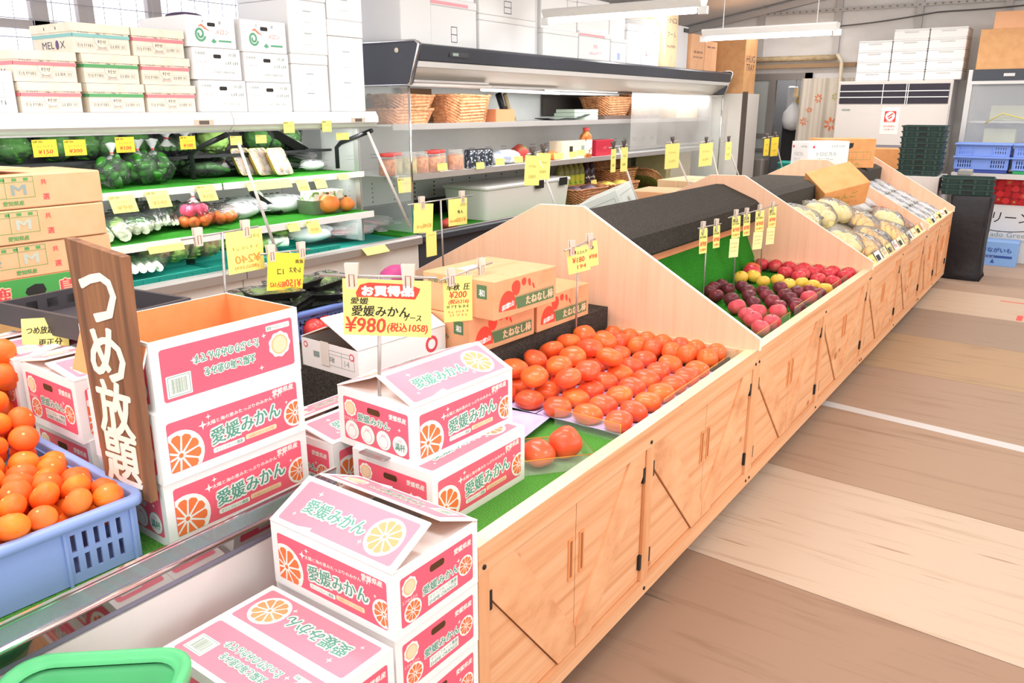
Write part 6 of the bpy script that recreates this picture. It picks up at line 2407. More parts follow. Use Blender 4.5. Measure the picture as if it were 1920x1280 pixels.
# ---------------------------------------------------------------- vegetables in the white cases
LEAF = mat('leaf_green', '#4E8A34', 0.55, noise=(18, '#2F6A24', 0.4, 0.7))
LEAFL = mat('leaf_light', '#A9C86A', 0.55, noise=(14, '#7FB04C', 0.4, 0.7))
CUC = mat('cucumber_skin', '#3C6E2E', 0.45, noise=(40, '#27541F', 0.4, 0.7))
PEP = mat('pepper_skin', '#3A8424', 0.25, noise=(14, '#1F5616', 0.4, 0.7), spec=0.6)
LEEKW = mat('leek_white', '#EEF1DC', 0.5)
AUB = mat('aubergine_skin', '#3A2F42', 0.25, spec=0.6)
REDL = mat('lettuce_red', '#9A6E56', 0.6, noise=(16, '#A9BE58', 0.4, 0.6))
RADI = mat('radish_red', '#E2406A', 0.4)
MUSH = mat('mushroom_cap', '#A58A76', 0.6, noise=(14, '#7C6454', 0.4, 0.7))
TRAYC = mat('tray_cream', '#F0C463', 0.45)
TEAL = mat('crate_teal', '#1F9384', 0.5)
SWEET = mat('sweet_potato', '#B96A78', 0.6, noise=(12, '#9E8A86', 0.45, 0.65))
rv = random.Random(21)
LR = 'bagged vegetables in the white cases'


def neck(t, x, y, z, h=0.05, m=None):
    b = MB()
    n = 12
    rings = []
    for q, (zz, r) in enumerate(((-0.03, 0.03), (-0.008, 0.009), (0.0, 0.006), (0.012, 0.012), (h, 0.034))):
        rings.append([(x + r * (1 + (0.25 if q != 2 else 0) * math.cos(k * 2.6)) * math.cos(6.28319 * k / n), y + r * (1 + 0.25 * math.sin(k * 3.1)) * math.sin(6.28319 * k / n), z + zz + 0.004 * math.sin(k * 2)) for k in range(n)])
    b.loft(rings, m or FILMW, False)
    b.build('bag_neck', t)
    b = MB()
    b.lathe([(0.008, -0.004), (0.0095, 0), (0.008, 0.004)], TIE, 8, (x, y, z))
    b.build('tie', t)


def bag_peppers():
    t = thing('pepper_bag', 'p', 'vegetable bag')
    for k in range(11):
        a = k * 1.9
        b = MB()
        rr = 0.028 + 0.034 * ((k * 7) % 5) / 4
        b.M = Matrix.Translation((rr * math.cos(a), 1.15 * rr * math.sin(a), 0.028 + 0.0115 * k)) @ Matrix.Rotation(k * 1.3, 4, 'X') @ Matrix.Rotation(k * 0.7, 4, 'Y')
        b.ball((0, 0, 0), (0.022, 0.022, 0.037), PEP, 12, 8, lambda d: 1 + 0.12 * math.cos(3 * math.atan2(d[1], d[0])) * (1 - abs(d[2])))
        b.build('pepper', t)
    film_pillow(t, 0.18, 0.2, 0.18, 14, FILMT, 0.08)
    neck(t, 0.01, 0, 0.175)
    return t


def bag_cucumbers():
    t = thing('cucumber_bag', 'p', 'vegetable bag')
    for k in range(5):
        b = MB()
        y = -0.05 + 0.025 * k
        b.tube([(-0.1, y, 0.05 + 0.012 * (k % 2)), (0.0, y * 1.1, 0.055 + 0.012 * (k % 2)), (0.1, y, 0.03)], [0.008, 0.017, 0.01], CUC, 8)
        b.build('cucumber', t)
    film_pillow(t, 0.26, 0.16, 0.1, 6, FILMT, 0.045)
    neck(t, 0.1, 0.0, 0.07, 0.035)
    return t


def bag_leeks(n=4, leaf=LEAF, L=0.34, w=0.03, spread=0.03):
    t = thing('leek_bag', 'p', 'vegetable bag')
    for k in range(n):
        y = (k - (n - 1) / 2) * spread
        b = MB()
        b.tube([(L * 0.5, y, 0.03), (L * 0.2, y, 0.034)], [w * 0.5, w * 0.55], LEEKW, 8)
        b.build('stalk', t)
        b = MB()
        b.tube([(L * 0.2, y, 0.034), (-L * 0.15, y * 1.3, 0.045), (-L * 0.5, y * 1.8, 0.05)], [w * 0.55, w * 0.75, w * 0.3], leaf, 8)
        b.build('leaf', t)
    film_pillow(t, L * 1.08, spread * n * 1.5 + 0.04, 0.085, 9, FILMT, 0.042)
    return t


def bag_onions():
    """bunch of spring onions: many thin stalks fanned in a tapering sleeve"""
    t = thing('spring_onion_bag', 'p', 'vegetable bag')
    for k in range(11):
        y = (k - 5) * 0.013
        b = MB()
        z = 0.03 + 0.012 * (k % 3)
        b.tube([(0.17, y, 0.025), (0.05, y * 1.05, z)], [0.007, 0.006], LEEKW, 6)
        b.tube([(0.05, y * 1.05, z), (-0.08, y * 1.3, z + 0.015), (-0.19, y * 1.1, z + 0.03)], [0.006, 0.008, 0.004], LEAF, 6)
        b.build('onion_stalk', t)
    film_pillow(t, 0.4, 0.19, 0.1, 12, FILMT, 0.045)
    return t


def leafy(m, name, r=0.075):
    t = thing(name, 'p', 'vegetable bag')
    b = MB()
    rg3 = random.Random(4)
    for k in range(26):
        a, e = rg3.uniform(0, 6.28), rg3.uniform(0.1, 1.4)
        rad = r * rg3.uniform(0.6, 1.0)
        cx, cy, cz = rad * math.cos(a) * math.cos(e), rad * math.sin(a) * math.cos(e), rad * math.sin(e) * 1.2 + 0.02
        n = 7
        vs = [(cx * 0.3, cy * 0.3, 0.01)]
        for q in range(n):
            tq = -0.9 + 1.8 * q / (n - 1)
            vs.append((cx + 0.032 * math.cos(a + 1.57) * tq + 0.008 * math.sin(q * 2.3), cy + 0.032 * math.sin(a + 1.57) * tq, cz + 0.012 * math.cos(q * 2.9)))
        b.add(vs, [(0, q, q + 1) for q in range(1, n)], m, False)
    b.ball((0, 0, r * 0.85), (r * 1.05, r * 1.05, r * 0.85), m, 30, 20, lambda d: 1 + 0.1 * math.sin(11 * math.atan2(d[1], d[0]) + 7 * d[2]) * (1 - d[2] ** 2) + 0.07 * math.sin(19 * d[2] + 3 * d[0]))
    o = b.build('leaves', t)
    film_pillow(t, r * 2.5, r * 2.4, r * 2.2, 5, FILMT, r * 1.05)
    return t


def tray_pack(label, fill, m_tray, L=0.17, W=0.12, n=6, r=0.022, white=False):
    t = thing('tray_pack', label, 'food tray')
    b = MB()
    rings = []
    for z, o in ((0, -0.012), (0.03, 0.0), (0.032, 0.006), (0.03, 0.004), (0.028, -0.003), (0.004, -0.014)):
        rings.append([(p[0], p[1], z) for p in rrect(-L / 2 - o, -W / 2 - o, L / 2 + o, W / 2 + o, 0.02, 3)])
    b.loft(rings, m_tray)
    b.build('tray', t)
    for k in range(n):
        b = MB()
        b.ball((-L * 0.3 + L * 0.6 * (k % 3) / 2, -W * 0.22 + W * 0.44 * (k // 3), 0.026), (r * 1.2, r, r * 0.8), fill, 10, 7)
        b.build('piece', t)
    b = MB()
    b.loft([[(p[0], p[1], z) for p in rrect(-L / 2 - o, -W / 2 - o, L / 2 + o, W / 2 + o, 0.02, 3)] for z, o in ((0.033, 0.004), (0.042, -0.02))], FILM, True, False)
    b.build('wrap', t)
    return t


def drop(proto):
    for ch in KIDS(proto):
        for g in KIDS(ch):
            bpy.data.objects.remove(g)
        bpy.data.objects.remove(ch)
    bpy.data.objects.remove(proto)


V = {'pep': bag_peppers(), 'cuc': bag_cucumbers(), 'leek': bag_leeks(), 'onion': bag_onions(), 'red': leafy(REDL, 'lettuce_bag'), 'green': leafy(LEAF, 'leaf_bag', 0.06), 'pale': leafy(LEAFL, 'cabbage_bag', 0.07),
     'daikon': bag_leeks(2, LEAFL, 0.4, 0.055, 0.07), 'white': bag_packet('p', None, 0.2, 0.14, 0.08), 'mush': tray_pack('p', MUSH, TRAYC, 0.15, 0.13, 6, 0.024), 'aub': tray_pack('p', AUB, BLACK, 0.26, 0.15, 6, 0.034),
     'bmush': tray_pack('p', LEEKW, BLACK, 0.2, 0.13, 6, 0.026), 'sweet': bag_packet('p', None, 0.3, 0.16, 0.07, SWEET)}


def veg(kind, p, yaw, label, s=1.0, tiltx=0.0, tilty=0.0, dz=0.003):
    # the goods lie with their heads to the back, ends towards the aisle
    k = {'leek': 1.3, 'onion': 1.35, 'white': 1.45, 'red': 1.35, 'cuc': 1.2, 'daikon': 1.1, 'sweet': 1.3, 'pep': 0.95, 'green': 1.15}.get(kind, 1.0)
    s *= k
    return dup(V[kind], (p[0] - (0.03 if k > 1.1 else 0), p[1], p[2] + dz), Euler((tiltx, tilty, RAD(yaw))), label, LR, s)


zA, zB, zD, zU = 1.186, 0.944, 0.716, 1.318
# middle shelf
veg('pep', (-3.944,2.164,1.19), 20, 'tied bag of green peppers, leftmost on the middle shelf')
veg('pep', (-4.005,2.333,1.19), 70, 'tied bag of green peppers, second from the left on the middle shelf', 1.05)
veg('pep', (-3.994,2.416,1.19), 120, 'tied bag of green peppers beside the cucumbers on the middle shelf', 1.05)
veg('cuc', (-4.205,2.677,1.19), -20, 'tied bag of cucumbers right of the peppers on the middle shelf', 1.05, 0, -0.25, 0.02)
veg('cuc', (-4.31,2.832,1.19), -30, 'second bag of cucumbers, leaning, on the middle shelf', 1.0, 0, -0.3, 0.025)
veg('cuc', (-4.086,2.805,1.19), 80, 'bag of dark green cucumbers lying lengthwise near the bracket', 0.95)
veg('aub', (-4.141,2.999,1.19), 85, 'black tray of aubergines on the middle shelf by the case joint')
veg('white', (-4.106,3.172,1.19), 60, 'small pinkish clear bag beside the aubergine tray', 0.6)
for k, px in enumerate(((-4.05, 3.0, 1.187), (-3.98, 3.07, 1.187), (-3.91, 3.14, 1.187))):
    veg('mush', px, 10, '%s of three cream-rimmed mushroom trays standing on edge' % ('left', 'middle', 'right')[k], 1.05, 0, 1.1, 0.07)
veg('white', (-4.271,3.61,1.19), 70, 'white clear bag right of the mushroom trays', 1.0)
veg('cuc', (-4.25, 3.56, 1.187), 60, 'bag of green onions with blue print right on the middle shelf', 0.9)
veg('white', (-4.0, 3.52, 1.187), 80, 'small white and blue bag at the front of the middle shelf', 0.6)
# upper shelf, dark bags
for k, (p, kd, yw) in enumerate((((-4.12,1.804,1.337), 'green', 0), ((-4.12,2.002,1.314), 'green', 30), ((-4.12,2.141,1.312), 'green', 70), ((-4.12,2.252,1.314), 'green', 10), ((-4.12,2.419,1.314), 'green', 50), ((-4.12,2.568,1.319), 'cuc', -20), ((-4.12,2.665,1.32), 'cuc', -15), ((-4.12,2.869,1.323), 'pale', 40), ((-4.12,3.205,1.321), 'green', 30), ((-4.12,3.326,1.319), 'green', 0), ((-4.12,3.43,1.318), 'green', 80))):
    veg(kd, (p[0], p[1], zU), yw, 'dark green bag, number %s from the left on the dark upper shelf' % ('one', 'two', 'three', 'four', 'five', 'six', 'seven', 'eight', 'nine', 'ten', 'eleven')[k], 1.15)
veg('bmush', (-4.12, 3.35, zU), 80, 'black tray of pale potatoes on the upper shelf of the second case', 1.4, 0, 0.5, 0.04)
# lower shelf
veg('daikon', (-3.952,2.106,0.946), -20, 'pale cabbage bag at the left end of the lower shelf', 1.0)
veg('leek', (-3.97,2.223,0.946), -22, 'bag of white leeks beside the cabbage on the lower shelf', 1.05)
veg('leek', (-4.036,2.336,0.946), -22, 'second bag of leeks, next to the spring onions', 0.95)
veg('onion', (-4.116,2.474,0.946), -28, 'wide clear bag of spring onions on the lower shelf', 1.1)
veg('green', (-4.036,2.555,0.946), 20, 'bag of small green leaves right of the spring onions', 0.9)
veg('white', (-4.078,3.054,0.946), 70, 'white clear pack right of the radish bag on the lower shelf', 1.0)
veg('white', (-3.976,2.92,0.946), 90, 'white clear pack with red strip at the front of the lower shelf', 0.9)
veg('bmush', (-4.072,3.151,0.946), 60, 'black tray of white mushrooms tilted on the lower shelf', 1.1, 0, 0.7, 0.06)
veg('white', (-4.007,3.261,0.946), 80, 'pinkish white bag between the mushroom tray and the metal tray', 1.0)
# bottom deck
veg('leek', (-4.014,2.294,0.74), -20, 'clear bag of chives standing at the left of the teal deck', 1.0)
for k, p in enumerate(((-4.022,2.397,0.74), (-4.027,2.507,0.74), (-4.043,2.613,0.74), (-4.027,2.706,0.74))):
    veg('red', p, 40 * k, '%s bag of red leaf lettuce from the left on the teal deck' % ('first', 'second', 'third', 'fourth')[k], 0.85, dz=0.015)
veg('daikon', (-4.102,3.05,0.74), 70, 'long white radish bag with green leaves behind the 240 card', 1.0)
veg('daikon', (-4.162,3.408,0.74), 68, 'long white radish bag with bright green leaves, second case deck', 1.0)
veg('white', (-3.984,3.454,0.74), 70, 'large white bag on the deck of the second case', 1.0)
veg('white', (-4.052,3.677,0.74), 60, 'large white bag next to the pink one on the second case deck', 0.9)
veg('sweet', (-3.948,3.722,0.74), 60, 'pink clear bag of sweet potatoes on the second case deck', 1.1)
veg('sweet', (-4.09,4.038,0.74), 75, 'greyish bag of taro roots at the right end of the second case deck', 1.1)
for o in V.values():
    drop(o)
# radish and carrot bag
for k, (p, nm) in enumerate((((-3.928,2.581,0.946), 'tied clear bag of red radishes and orange carrots on the lower shelf'), ((-3.961,2.765,0.946), 'clear bag of orange carrots with a red stripe right of the radish bag'))):
    t = thing('carrot_bag', nm, 'vegetable bag', (p[0], p[1], 0.947), RAD(20))
    for q in range(7):
        a = q * 0.9
        b = MB()
        b.ball((0.055 * math.cos(a), 0.075 * math.sin(a), 0.035), (0.032, 0.032, 0.03), CARR, 10, 7)
        b.build('carrot', t)
    if k == 0:
        for q in range(5):
            a = q * 1.25
            b = MB()
            b.ball((0.04 * math.cos(a), 0.055 * math.sin(a), 0.095), 0.032, RADI, 10, 7)
            b.build('radish', t)
    film_pillow(t, 0.2, 0.25, 0.16 if k == 0 else 0.12, 17, FILMT, 0.07 if k == 0 else 0.05)
    if k == 0:
        neck(t, 0, 0, 0.165, 0.07)
# steel tray with sprouts, squashes
p = (-3.872,3.443,0.947)
t = thing('steel_tray', 'stainless steel tray of packed green sprouts on the lower shelf', 'tray', (p[0], p[1], 0.9455), RAD(88))
b = MB()
b.loft([[(q[0], q[1], z) for q in rrect(-0.15 - o, -0.09 - o, 0.15 + o, 0.09 + o, 0.015, 3)] for z, o in ((0, -0.015), (0.085, 0.0), (0.087, 0.006), (0.083, -0.003), (0.004, -0.018))], mat('dull_steel', '#C4BBB4', 0.4, 0.3))
b.build('tray_body', t)
for k in range(4):
    b = MB()
    b.rbox((-0.125 + 0.065 * k, -0.06, 0.006), (-0.068 + 0.065 * k, 0.06, 0.135), 0.008, mat('sprout_pack', '#E9EFDF', 0.3, noise=(40, '#86A85C', 0.5, 0.62)))
    b.build('sprout_pack', t)
SQ = mat('squash_orange', '#F0803C', 0.4, noise=(7, '#F29A52', 0.45, 0.7))
for k, (q, r, nm) in enumerate((((-3.8, 3.42, 0.947), 0.072, 'large orange squash right of the steel tray'), ((-3.79, 3.56, 0.947), 0.055, 'smaller orange squash at the right end of the lower shelf'), ((-3.92, 3.6, 0.947), 0.05, 'yellow orange squash, last on the lower shelf'))):
    t = thing('squash', nm, 'squash', (q[0], q[1], 0.947 + r * 0.8))
    b = MB()
    b.ball((0, 0, 0), (r, r, r * 0.82), SQ if k < 2 else mat('squash_yellow', '#F5A93F', 0.4), 18, 10, lambda d: 1 + 0.035 * math.cos(9 * math.atan2(d[1], d[0])) * (1 - d[2] ** 2))
    b.build('fruit', t)
    b = MB()
    b.tube([(0, 0, r * 0.72), (0.004, 0, r * 0.98)], [0.012, 0.008], STEM, 6)
    b.build('stem', t)
# teal crate edges of the deck
for k, (y0, y1) in enumerate(((1.9, 2.6), (2.66, 3.4))):
    t = thing('teal_crate', ('left' if k == 0 else 'right') + ' shallow teal crate holding the goods on the deck of the white cases', 'crate', (-3.9, (y0 + y1) / 2, 0.7155))
    L = y1 - y0
    b = MB()
    b.box((0.2, -L / 2, 0), (0.212, L / 2, 0.05), TEAL)
    for q in range(int(L / 0.09)):
        b.box((0.2125, -L / 2 + 0.02 + 0.09 * q, 0.008), (0.216, -L / 2 + 0.045 + 0.09 * q, 0.042), TEAL)
    b.build('front_side', t)
    b = MB()
    b.box((-0.2, -L / 2, 0.0), (-0.19, L / 2, 0.05), TEAL)
    b.build('back_side', t)
    b = MB()
    b.box((-0.19, -L / 2, 0.0), (0.2, L / 2, 0.003), TEAL)
    b.build('base', t)

# ---------------------------------------------------------------- blue crate of wrapped black trays behind the white carton
crate('blue plastic crate of black wrapped trays behind the big bargain card', (-2.43, 1.93, 0.7465), RAD(88), 0.5, 0.34, 0.11, mat('crate_deep_blue', '#7088CC', 0.45), mat('crate_deep_blue_in', '#52699F', 0.5), None, 3)
rt = random.Random(9)
WRAP = mat('tray_greens', '#8FAE62', 0.4, noise=(16, '#5E8638', 0.4, 0.65))
pr = thing('wrapped_tray', 'p', 'food tray')
b = MB()
b.loft([[(q[0], q[1], z) for q in rrect(-0.1 - o, -0.065 - o, 0.1 + o, 0.065 + o, 0.015, 3)] for z, o in ((0, -0.014), (0.026, 0.0), (0.028, 0.006), (0.025, 0.003), (0.02, -0.004), (0.004, -0.016))], BLACK)
b.build('tray', pr)
for k in range(3):
    b = MB()
    b.ball((-0.05 + 0.05 * k, 0, 0.022), (0.032, 0.05, 0.014), WRAP, 10, 6)
    b.build('greens', pr)
b = MB()
b.loft([[(q[0], q[1], z) for q in rrect(-0.1 - o, -0.065 - o, 0.1 + o, 0.065 + o, 0.015, 3)] for z, o in ((0.0285, 0.004), (0.037, -0.02))], FILMT, True, False)
b.build('wrap', pr)
for lay in range(5):
    for i in range(4 - (lay > 3)):
        for j in range(2):
            if lay == 4 and j == 0:
                continue
            dup(pr, (-2.5 + 0.15 * j + rt.uniform(-0.01, 0.02), 1.77 + 0.12 * i + (0.05 if lay == 4 else 0) + rt.uniform(-0.012, 0.012), 0.757 + 0.039 * lay + rt.uniform(0, 0.004)), (rt.uniform(-0.13, 0.13), rt.uniform(-0.16, 0.16), RAD(80 + rt.uniform(-25, 25))),
                'black wrapped tray of greens heaped in the blue crate', 'black trays in the blue crate', 0.98)
drop(pr)
for k, p in enumerate(((-2.254,1.92,0.78), (-2.249,1.979,0.78))):
    b = MB()
    b.ball((p[0], p[1], 0.785), (0.042, 0.042, 0.038), mat('tomato_skin', '#EE4A45', 0.25, spec=0.6), 16, 10)
    tag(b.build('tomato'), ('red tomato beside the blue crate, nearer the open carton' if k == 0 else 'red tomato beside the blue crate, nearer the white carton'), 'tomato')
t = thing('bean_bundle', 'bundle of green beans behind the printed persimmon boxes', 'beans', (-2.55, 2.2, 0.7465), RAD(75))
for k in range(16):
    b = MB()
    y = -0.06 + 0.008 * k
    b.tube([(-0.12, y, 0.02 + 0.012 * (k % 4)), (-0.02, y * 1.1, 0.09 - 0.7 * y * y * 20 * 0.3 + 0.006 * (k % 3)), (0.1, y, 0.06 + 0.006 * (k % 3))], [0.005, 0.0065, 0.004], LEAFL if k % 3 else LEAF, 6)
    b.build('bean', t)
b = MB()
b.ball((-2.62, 2.75, 0.8), (0.06, 0.09, 0.055), mat('onion_pink', '#C84C8C', 0.4), 14, 9)
b.ball((-2.58, 2.6, 0.79), (0.05, 0.08, 0.045), mat('onion_lilac', '#9E8CA6', 0.4), 14, 9)
tag(b.build('onion_bag'), 'purple onion bag just behind the first gable board', 'vegetable bag')


# ---------------------------------------------------------------- goods in the dark cabinet
WICK = mat('wicker', '#C98F66', 0.6, noise=(30, '#A0663E', 0.4, 0.68))
WICKD = mat('wicker_brown', '#B98258', 0.6, noise=(30, '#8A5A38', 0.4, 0.68))


def basket(label, p, yaw, L, W, H, m=None, tilt=(0, 0), lean=0.82, group=None):
    m = m or WICK
    t = thing('wicker_basket', label, 'basket', p, 0, group)
    t.rotation_euler = (tilt[0], tilt[1], yaw)
    b = MB()
    n, rows = 56, max(6, int(H / 0.011))
    rings = []
    for i in range(rows + 1):
        f = i / rows
        o = (lean + (1 - lean) * f)
        base = rrect(-L / 2 * o, -W / 2 * o, L / 2 * o, W / 2 * o, min(L, W) * 0.3 * o, 13)
        ring = []
        for k, q in enumerate(base):
            bump = 1 + 0.022 * (1 if (k // 2 + i) % 2 else -1)
            ring.append((q[0] * bump, q[1] * bump, H * f))
        rings.append(ring)
    for i in range(rows, -1, -1):
        f = i / rows
        o = (lean + (1 - lean) * f) * 0.93
        rings.append([(q[0], q[1], H * f + (0.006 if i == 0 else 0)) for q in rrect(-L / 2 * o, -W / 2 * o, L / 2 * o, W / 2 * o, min(L, W) * 0.3 * o, 13)])
    b.loft(rings, m, True, False)
    b.build('woven_body', t)
    b = MB()
    base = rrect(-L / 2, -W / 2, L / 2, W / 2, min(L, W) * 0.3, 13)
    b.tube([(q[0] * (1 + 0.012 * (-1) ** k), q[1] * (1 + 0.012 * (-1) ** k), H + 0.003 * (-1) ** (k // 2)) for k, q in enumerate(base)], 0.009, m, 6, True)
    b.build('rim', t)
    return t


U1, U2 = 1.463, 1.1255
basket('wicker basket behind the left glass of the dark cabinet, lowest of three', (-4.12, 4.42, U1), 1.5, 0.5, 0.34, 0.1, WICK)
basket('wicker basket on top of the lowest one, near the chrome post', (-4.1, 4.45, U1 + 0.105), 1.55, 0.46, 0.32, 0.09, WICK)
basket('wicker basket standing right of the stacked pair on the upper shelf', (-4.02, 5.0, U1), 1.5, 0.48, 0.32, 0.2, WICK)
b = MB()
b.rbox((-4.15, 5.36, U1 + 0.0), (-3.93, 5.62, U1 + 0.1), 0.004, mat('box_rust', '#C27A54', 0.6))
tag(b.build('brown_box'), 'small rust brown box right of the wicker baskets', 'box')
b = MB()
b.box((-4.45, 4.8, U1), (-4.42, 5.15, 1.72), mat('board_brown', '#8E6A50', 0.7))
tag(b.build('brown_board'), 'brown board leaning behind the wicker baskets', 'board')
b = MB()
b.tube([(-4.3, 5.9, 1.69), (-4.3, 5.96, 1.58), (-4.28, 6.05, U1 + 0.01)], [0.03, 0.03, 0.03], BLACKM, 6)
b.tube([(-4.27, 5.95, 1.69), (-4.27, 6.02, 1.56), (-4.25, 6.08, U1 + 0.01)], [0.02, 0.02, 0.02], mat('strap_tan', '#B7A27C', 0.7), 6)
tag(b.build('hanging_strap'), 'black and tan strap hanging down to the upper shelf', 'strap')
b = MB()
for k in range(8):
    y0, y1 = 6.1 + 0.09 * k, 6.19 + 0.09 * k
    z0, z1 = [U1 + 0.002 + 0.03 * ((q - 3) / 4) ** 2 for q in (k, k + 1)]
    b.prism([(y0, z0), (y1, z1), (y1, z1 + 0.006), (y0, z0 + 0.006)], 'x', -4.05, -3.9, BLACKM)
tag(b.build('dark_sheet'), 'curled dark sheet lying on the upper shelf', 'sheet')
basket('long wicker basket on the upper shelf, left of the dark-bowed pair', (-4.05, 7.4, U1 + 0.04), 1.5, 0.6, 0.34, 0.17, WICKD, (0, 0), 0.75)
basket('wicker basket right of the long one on the upper shelf', (-4.05, 7.98, U1 + 0.04), 1.5, 0.46, 0.34, 0.2, WICKD, (0, 0), 0.75)
b = MB()
b.rbox((-4.25, 7.1, U1), (-3.9, 8.3, U1 + 0.038), 0.004, mat('board_dark', '#5A4A42', 0.7))
tag(b.build('dark_board'), 'dark board under the two wicker baskets on the upper shelf', 'board')
for k in range(3):
    b = MB()
    b.rbox((-4.2 + 0.02 * k, 6.62, U1 + 0.033 * k), (-3.95, 7.06, U1 + 0.033 * k + 0.032), 0.006, mat('folded_green', '#A9B7A6', 0.7))
    tag(b.build('folded_cloth'), '%s of three folded grey green cloths on the upper shelf' % ('lowest', 'middle', 'topmost')[k], 'cloth')
b = MB()
b.box((-4.5, 6.9, 1.5), (-4.48, 8.5, 1.72), mat('backing_dark', '#57504A', 0.8))  # flat dark panel for the background behind the baskets
tag(b.build('dark_backing'), 'dark sheet filling the background behind the wicker baskets of the upper shelf', 'sheet')

JARG = mat('jar_glass', '#F2F4F0', 0.05, alpha=0.22, spec=0.7)
NUT = mat('pickle_tan', '#DB8C4C', 0.6, noise=(30, '#A85A28', 0.42, 0.62))
NUTG = mat('pickle_green', '#C7B26C', 0.6, noise=(26, '#8A8444', 0.42, 0.62))
LIDR = mat('lid_red', '#E0524C', 0.4)


def jar(label, p, m, lid, r=0.062, h=0.15):
    t = thing('jar', label, 'jar', p)
    b = MB()
    b.lathe([(r * 0.9, 0.003), (r * 0.93, 0.01), (r * 0.93, h * 0.7), (r * 0.6, h * 0.76)], m, 18)
    b.build('contents', t)
    b = MB()
    b.lathe([(r * 0.95, 0), (r, 0.008), (r, h * 0.78), (r * 0.8, h * 0.9)], JARG, 18, cap=False)
    b.build('glass', t)
    b = MB()
    b.lathe([(r * 0.88, h * 0.86), (r * 0.9, h * 0.87), (r * 0.9, h), (r * 0.86, h * 1.01)], lid, 18)
    b.build('lid', t)
    return t


jx = -3.88
for k, (px, m, lid, nm) in enumerate((([(-3.88,4.066,1.162)], NUT, LIDR, 'pickle jar with red lid, first behind the left glass'), ([(-3.88,4.156,1.164)], NUTG, LIDR, 'pickle jar with red lid, second behind the left glass'), ([(-3.88,4.276,1.164)], NUTG, JARG, 'green pickle jar with clear lid beside the chrome post'),
                                      ([(-3.88,4.4,1.168)], NUT, JARG, 'tan pickle jar with clear lid right of the chrome post'), ([(-3.88,4.534,1.172)], NUT, LIDR, 'pickle jar with red lid, left of a red-lidded pair'), ([(-3.88,4.655,1.177)], NUT, LIDR, 'pickle jar with red lid, right of a red-lidded pair'), ([(-3.88,4.8,1.181)], NUT, JARG, 'wide tan pickle jar next to the dark cans'))):
    y = m_y = m and None
    q = [[(-3.88,4.066,1.162)], [(-3.88,4.156,1.164)], [(-3.88,4.276,1.164)], [(-3.88,4.4,1.168)], [(-3.88,4.534,1.172)], [(-3.88,4.655,1.177)], [(-3.88,4.8,1.181)]][k][0]
    jar(nm, (-3.9 - 0.05 * (k in (1, 5)), q[1] + (0.03 if k in (1,) else 0), U2), m, lid)
CAN = mat('can_dark', '#2E3440', 0.35, noise=(60, '#C9CCD2', 0.55, 0.6))
for k, q in enumerate(((-3.9,4.995,1.182), (-3.9,5.09,1.185), (-3.9,5.187,1.189))):
    t = thing('can', '%s of three dark patterned cans on the lower shelf' % ('left', 'middle', 'right')[k], 'can', (-3.9, q[1], U2))
    b = MB()
    b.lathe([(0.052, 0), (0.055, 0.004), (0.055, 0.13), (0.052, 0.134)], CAN, 18)
    b.build('can_body', t)
    b = MB()
    b.lathe([(0.05, 0.1345), (0.05, 0.138), (0.046, 0.139)], BLACKM, 18)
    b.build('lid', t)
for k, (q, dim, m, nm) in enumerate((((-3.98,5.537,1.191), (0.2, 0.4, 0.12), mat('pack_grey', '#D7D8DA', 0.4, noise=(10, '#8FA0C8', 0.55, 0.68)), 'pale grey and blue pack lying right of the dark cans'), ((-3.98,5.772,1.198), (0.16, 0.18, 0.15), mat('pack_red', '#B8443E', 0.5, noise=(20, '#5F7A3C', 0.5, 0.62)), 'red and green pack behind the pale grey one'),
                                     ((-3.92,6.195,1.205), (0.1, 0.14, 0.08), mat('pack_orange', '#EE7A3A', 0.4), 'small orange pack on the lower shelf behind the large far cards'))):
    t = thing('food_pack', nm, 'packet', (q[0], q[1], U2))
    b = MB()
    b.ball((0, 0, dim[2] / 2), (dim[0] / 2, dim[1] / 2, dim[2] / 2), m, 16, 9, wobble(k + 40, 0.06))
    b.v = [(x, y, max(z, 0.001)) for x, y, z in b.v]
    b.build('bag_film', t)
for k, (q, w, h, m, nm) in enumerate((((-3.92,6.395,1.206), 0.2, 0.16, mat('box_beige', '#EADFC4', 0.5), 'beige box with dark corner, left of two on the lower shelf'), ((-3.92,6.603,1.212), 0.22, 0.16, mat('box_beige', '#EADFC4', 0.5), 'beige box with a small square print, right of two on the lower shelf'), ((-3.92,7.091,1.219), 0.36, 0.15, mat('box_crimson', '#B5283C', 0.4), 'crimson box at the right of the lower shelf'))):
    b = MB()
    b.rbox((-4.02, q[1] - w / 2, U2), (-3.88, q[1] + w / 2, U2 + h), 0.004, m)
    F = Face(b, (-3.88, q[1] - w / 2, U2), (0, 1, 0), (0, 0, 1), 0.0008)
    if k < 2:
        F.rect(w * 0.62, h * 0.2, w * 0.92, h * 0.7, INKK if k == 0 else INKGY, 1)
    else:
        F.text('GIFT', w * 0.5, h * 0.5, h * 0.16, mat('ink_gold', '#E38C86', 0.5), 1)
    tag(b.build('gift_box'), nm, 'box')


def bottle(label, p, r, h, body, cap, band=None, group=None):
    t = thing('bottle', label, 'bottle', p, 0, group)
    b = MB()
    b.lathe([(r * 0.92, 0), (r, 0.006), (r, h * 0.66), (r * 0.85, h * 0.76), (r * 0.42, h * 0.86), (r * 0.4, h * 0.9)], body, 16)
    b.build('bottle_body', t)
    b = MB()
    b.lathe([(r * 0.5, h * 0.9), (r * 0.52, h * 0.905), (r * 0.5, h), (r * 0.4, h * 1.005)], cap, 14)
    b.build('cap', t)
    if band:
        b = MB()
        b.lathe([(r * 1.01, h * 0.12), (r * 1.02, h * 0.125), (r * 1.02, h * 0.6), (r * 1.01, h * 0.605)], band, 16, cap=False)
        b.build('bottle_label', t)
    return t


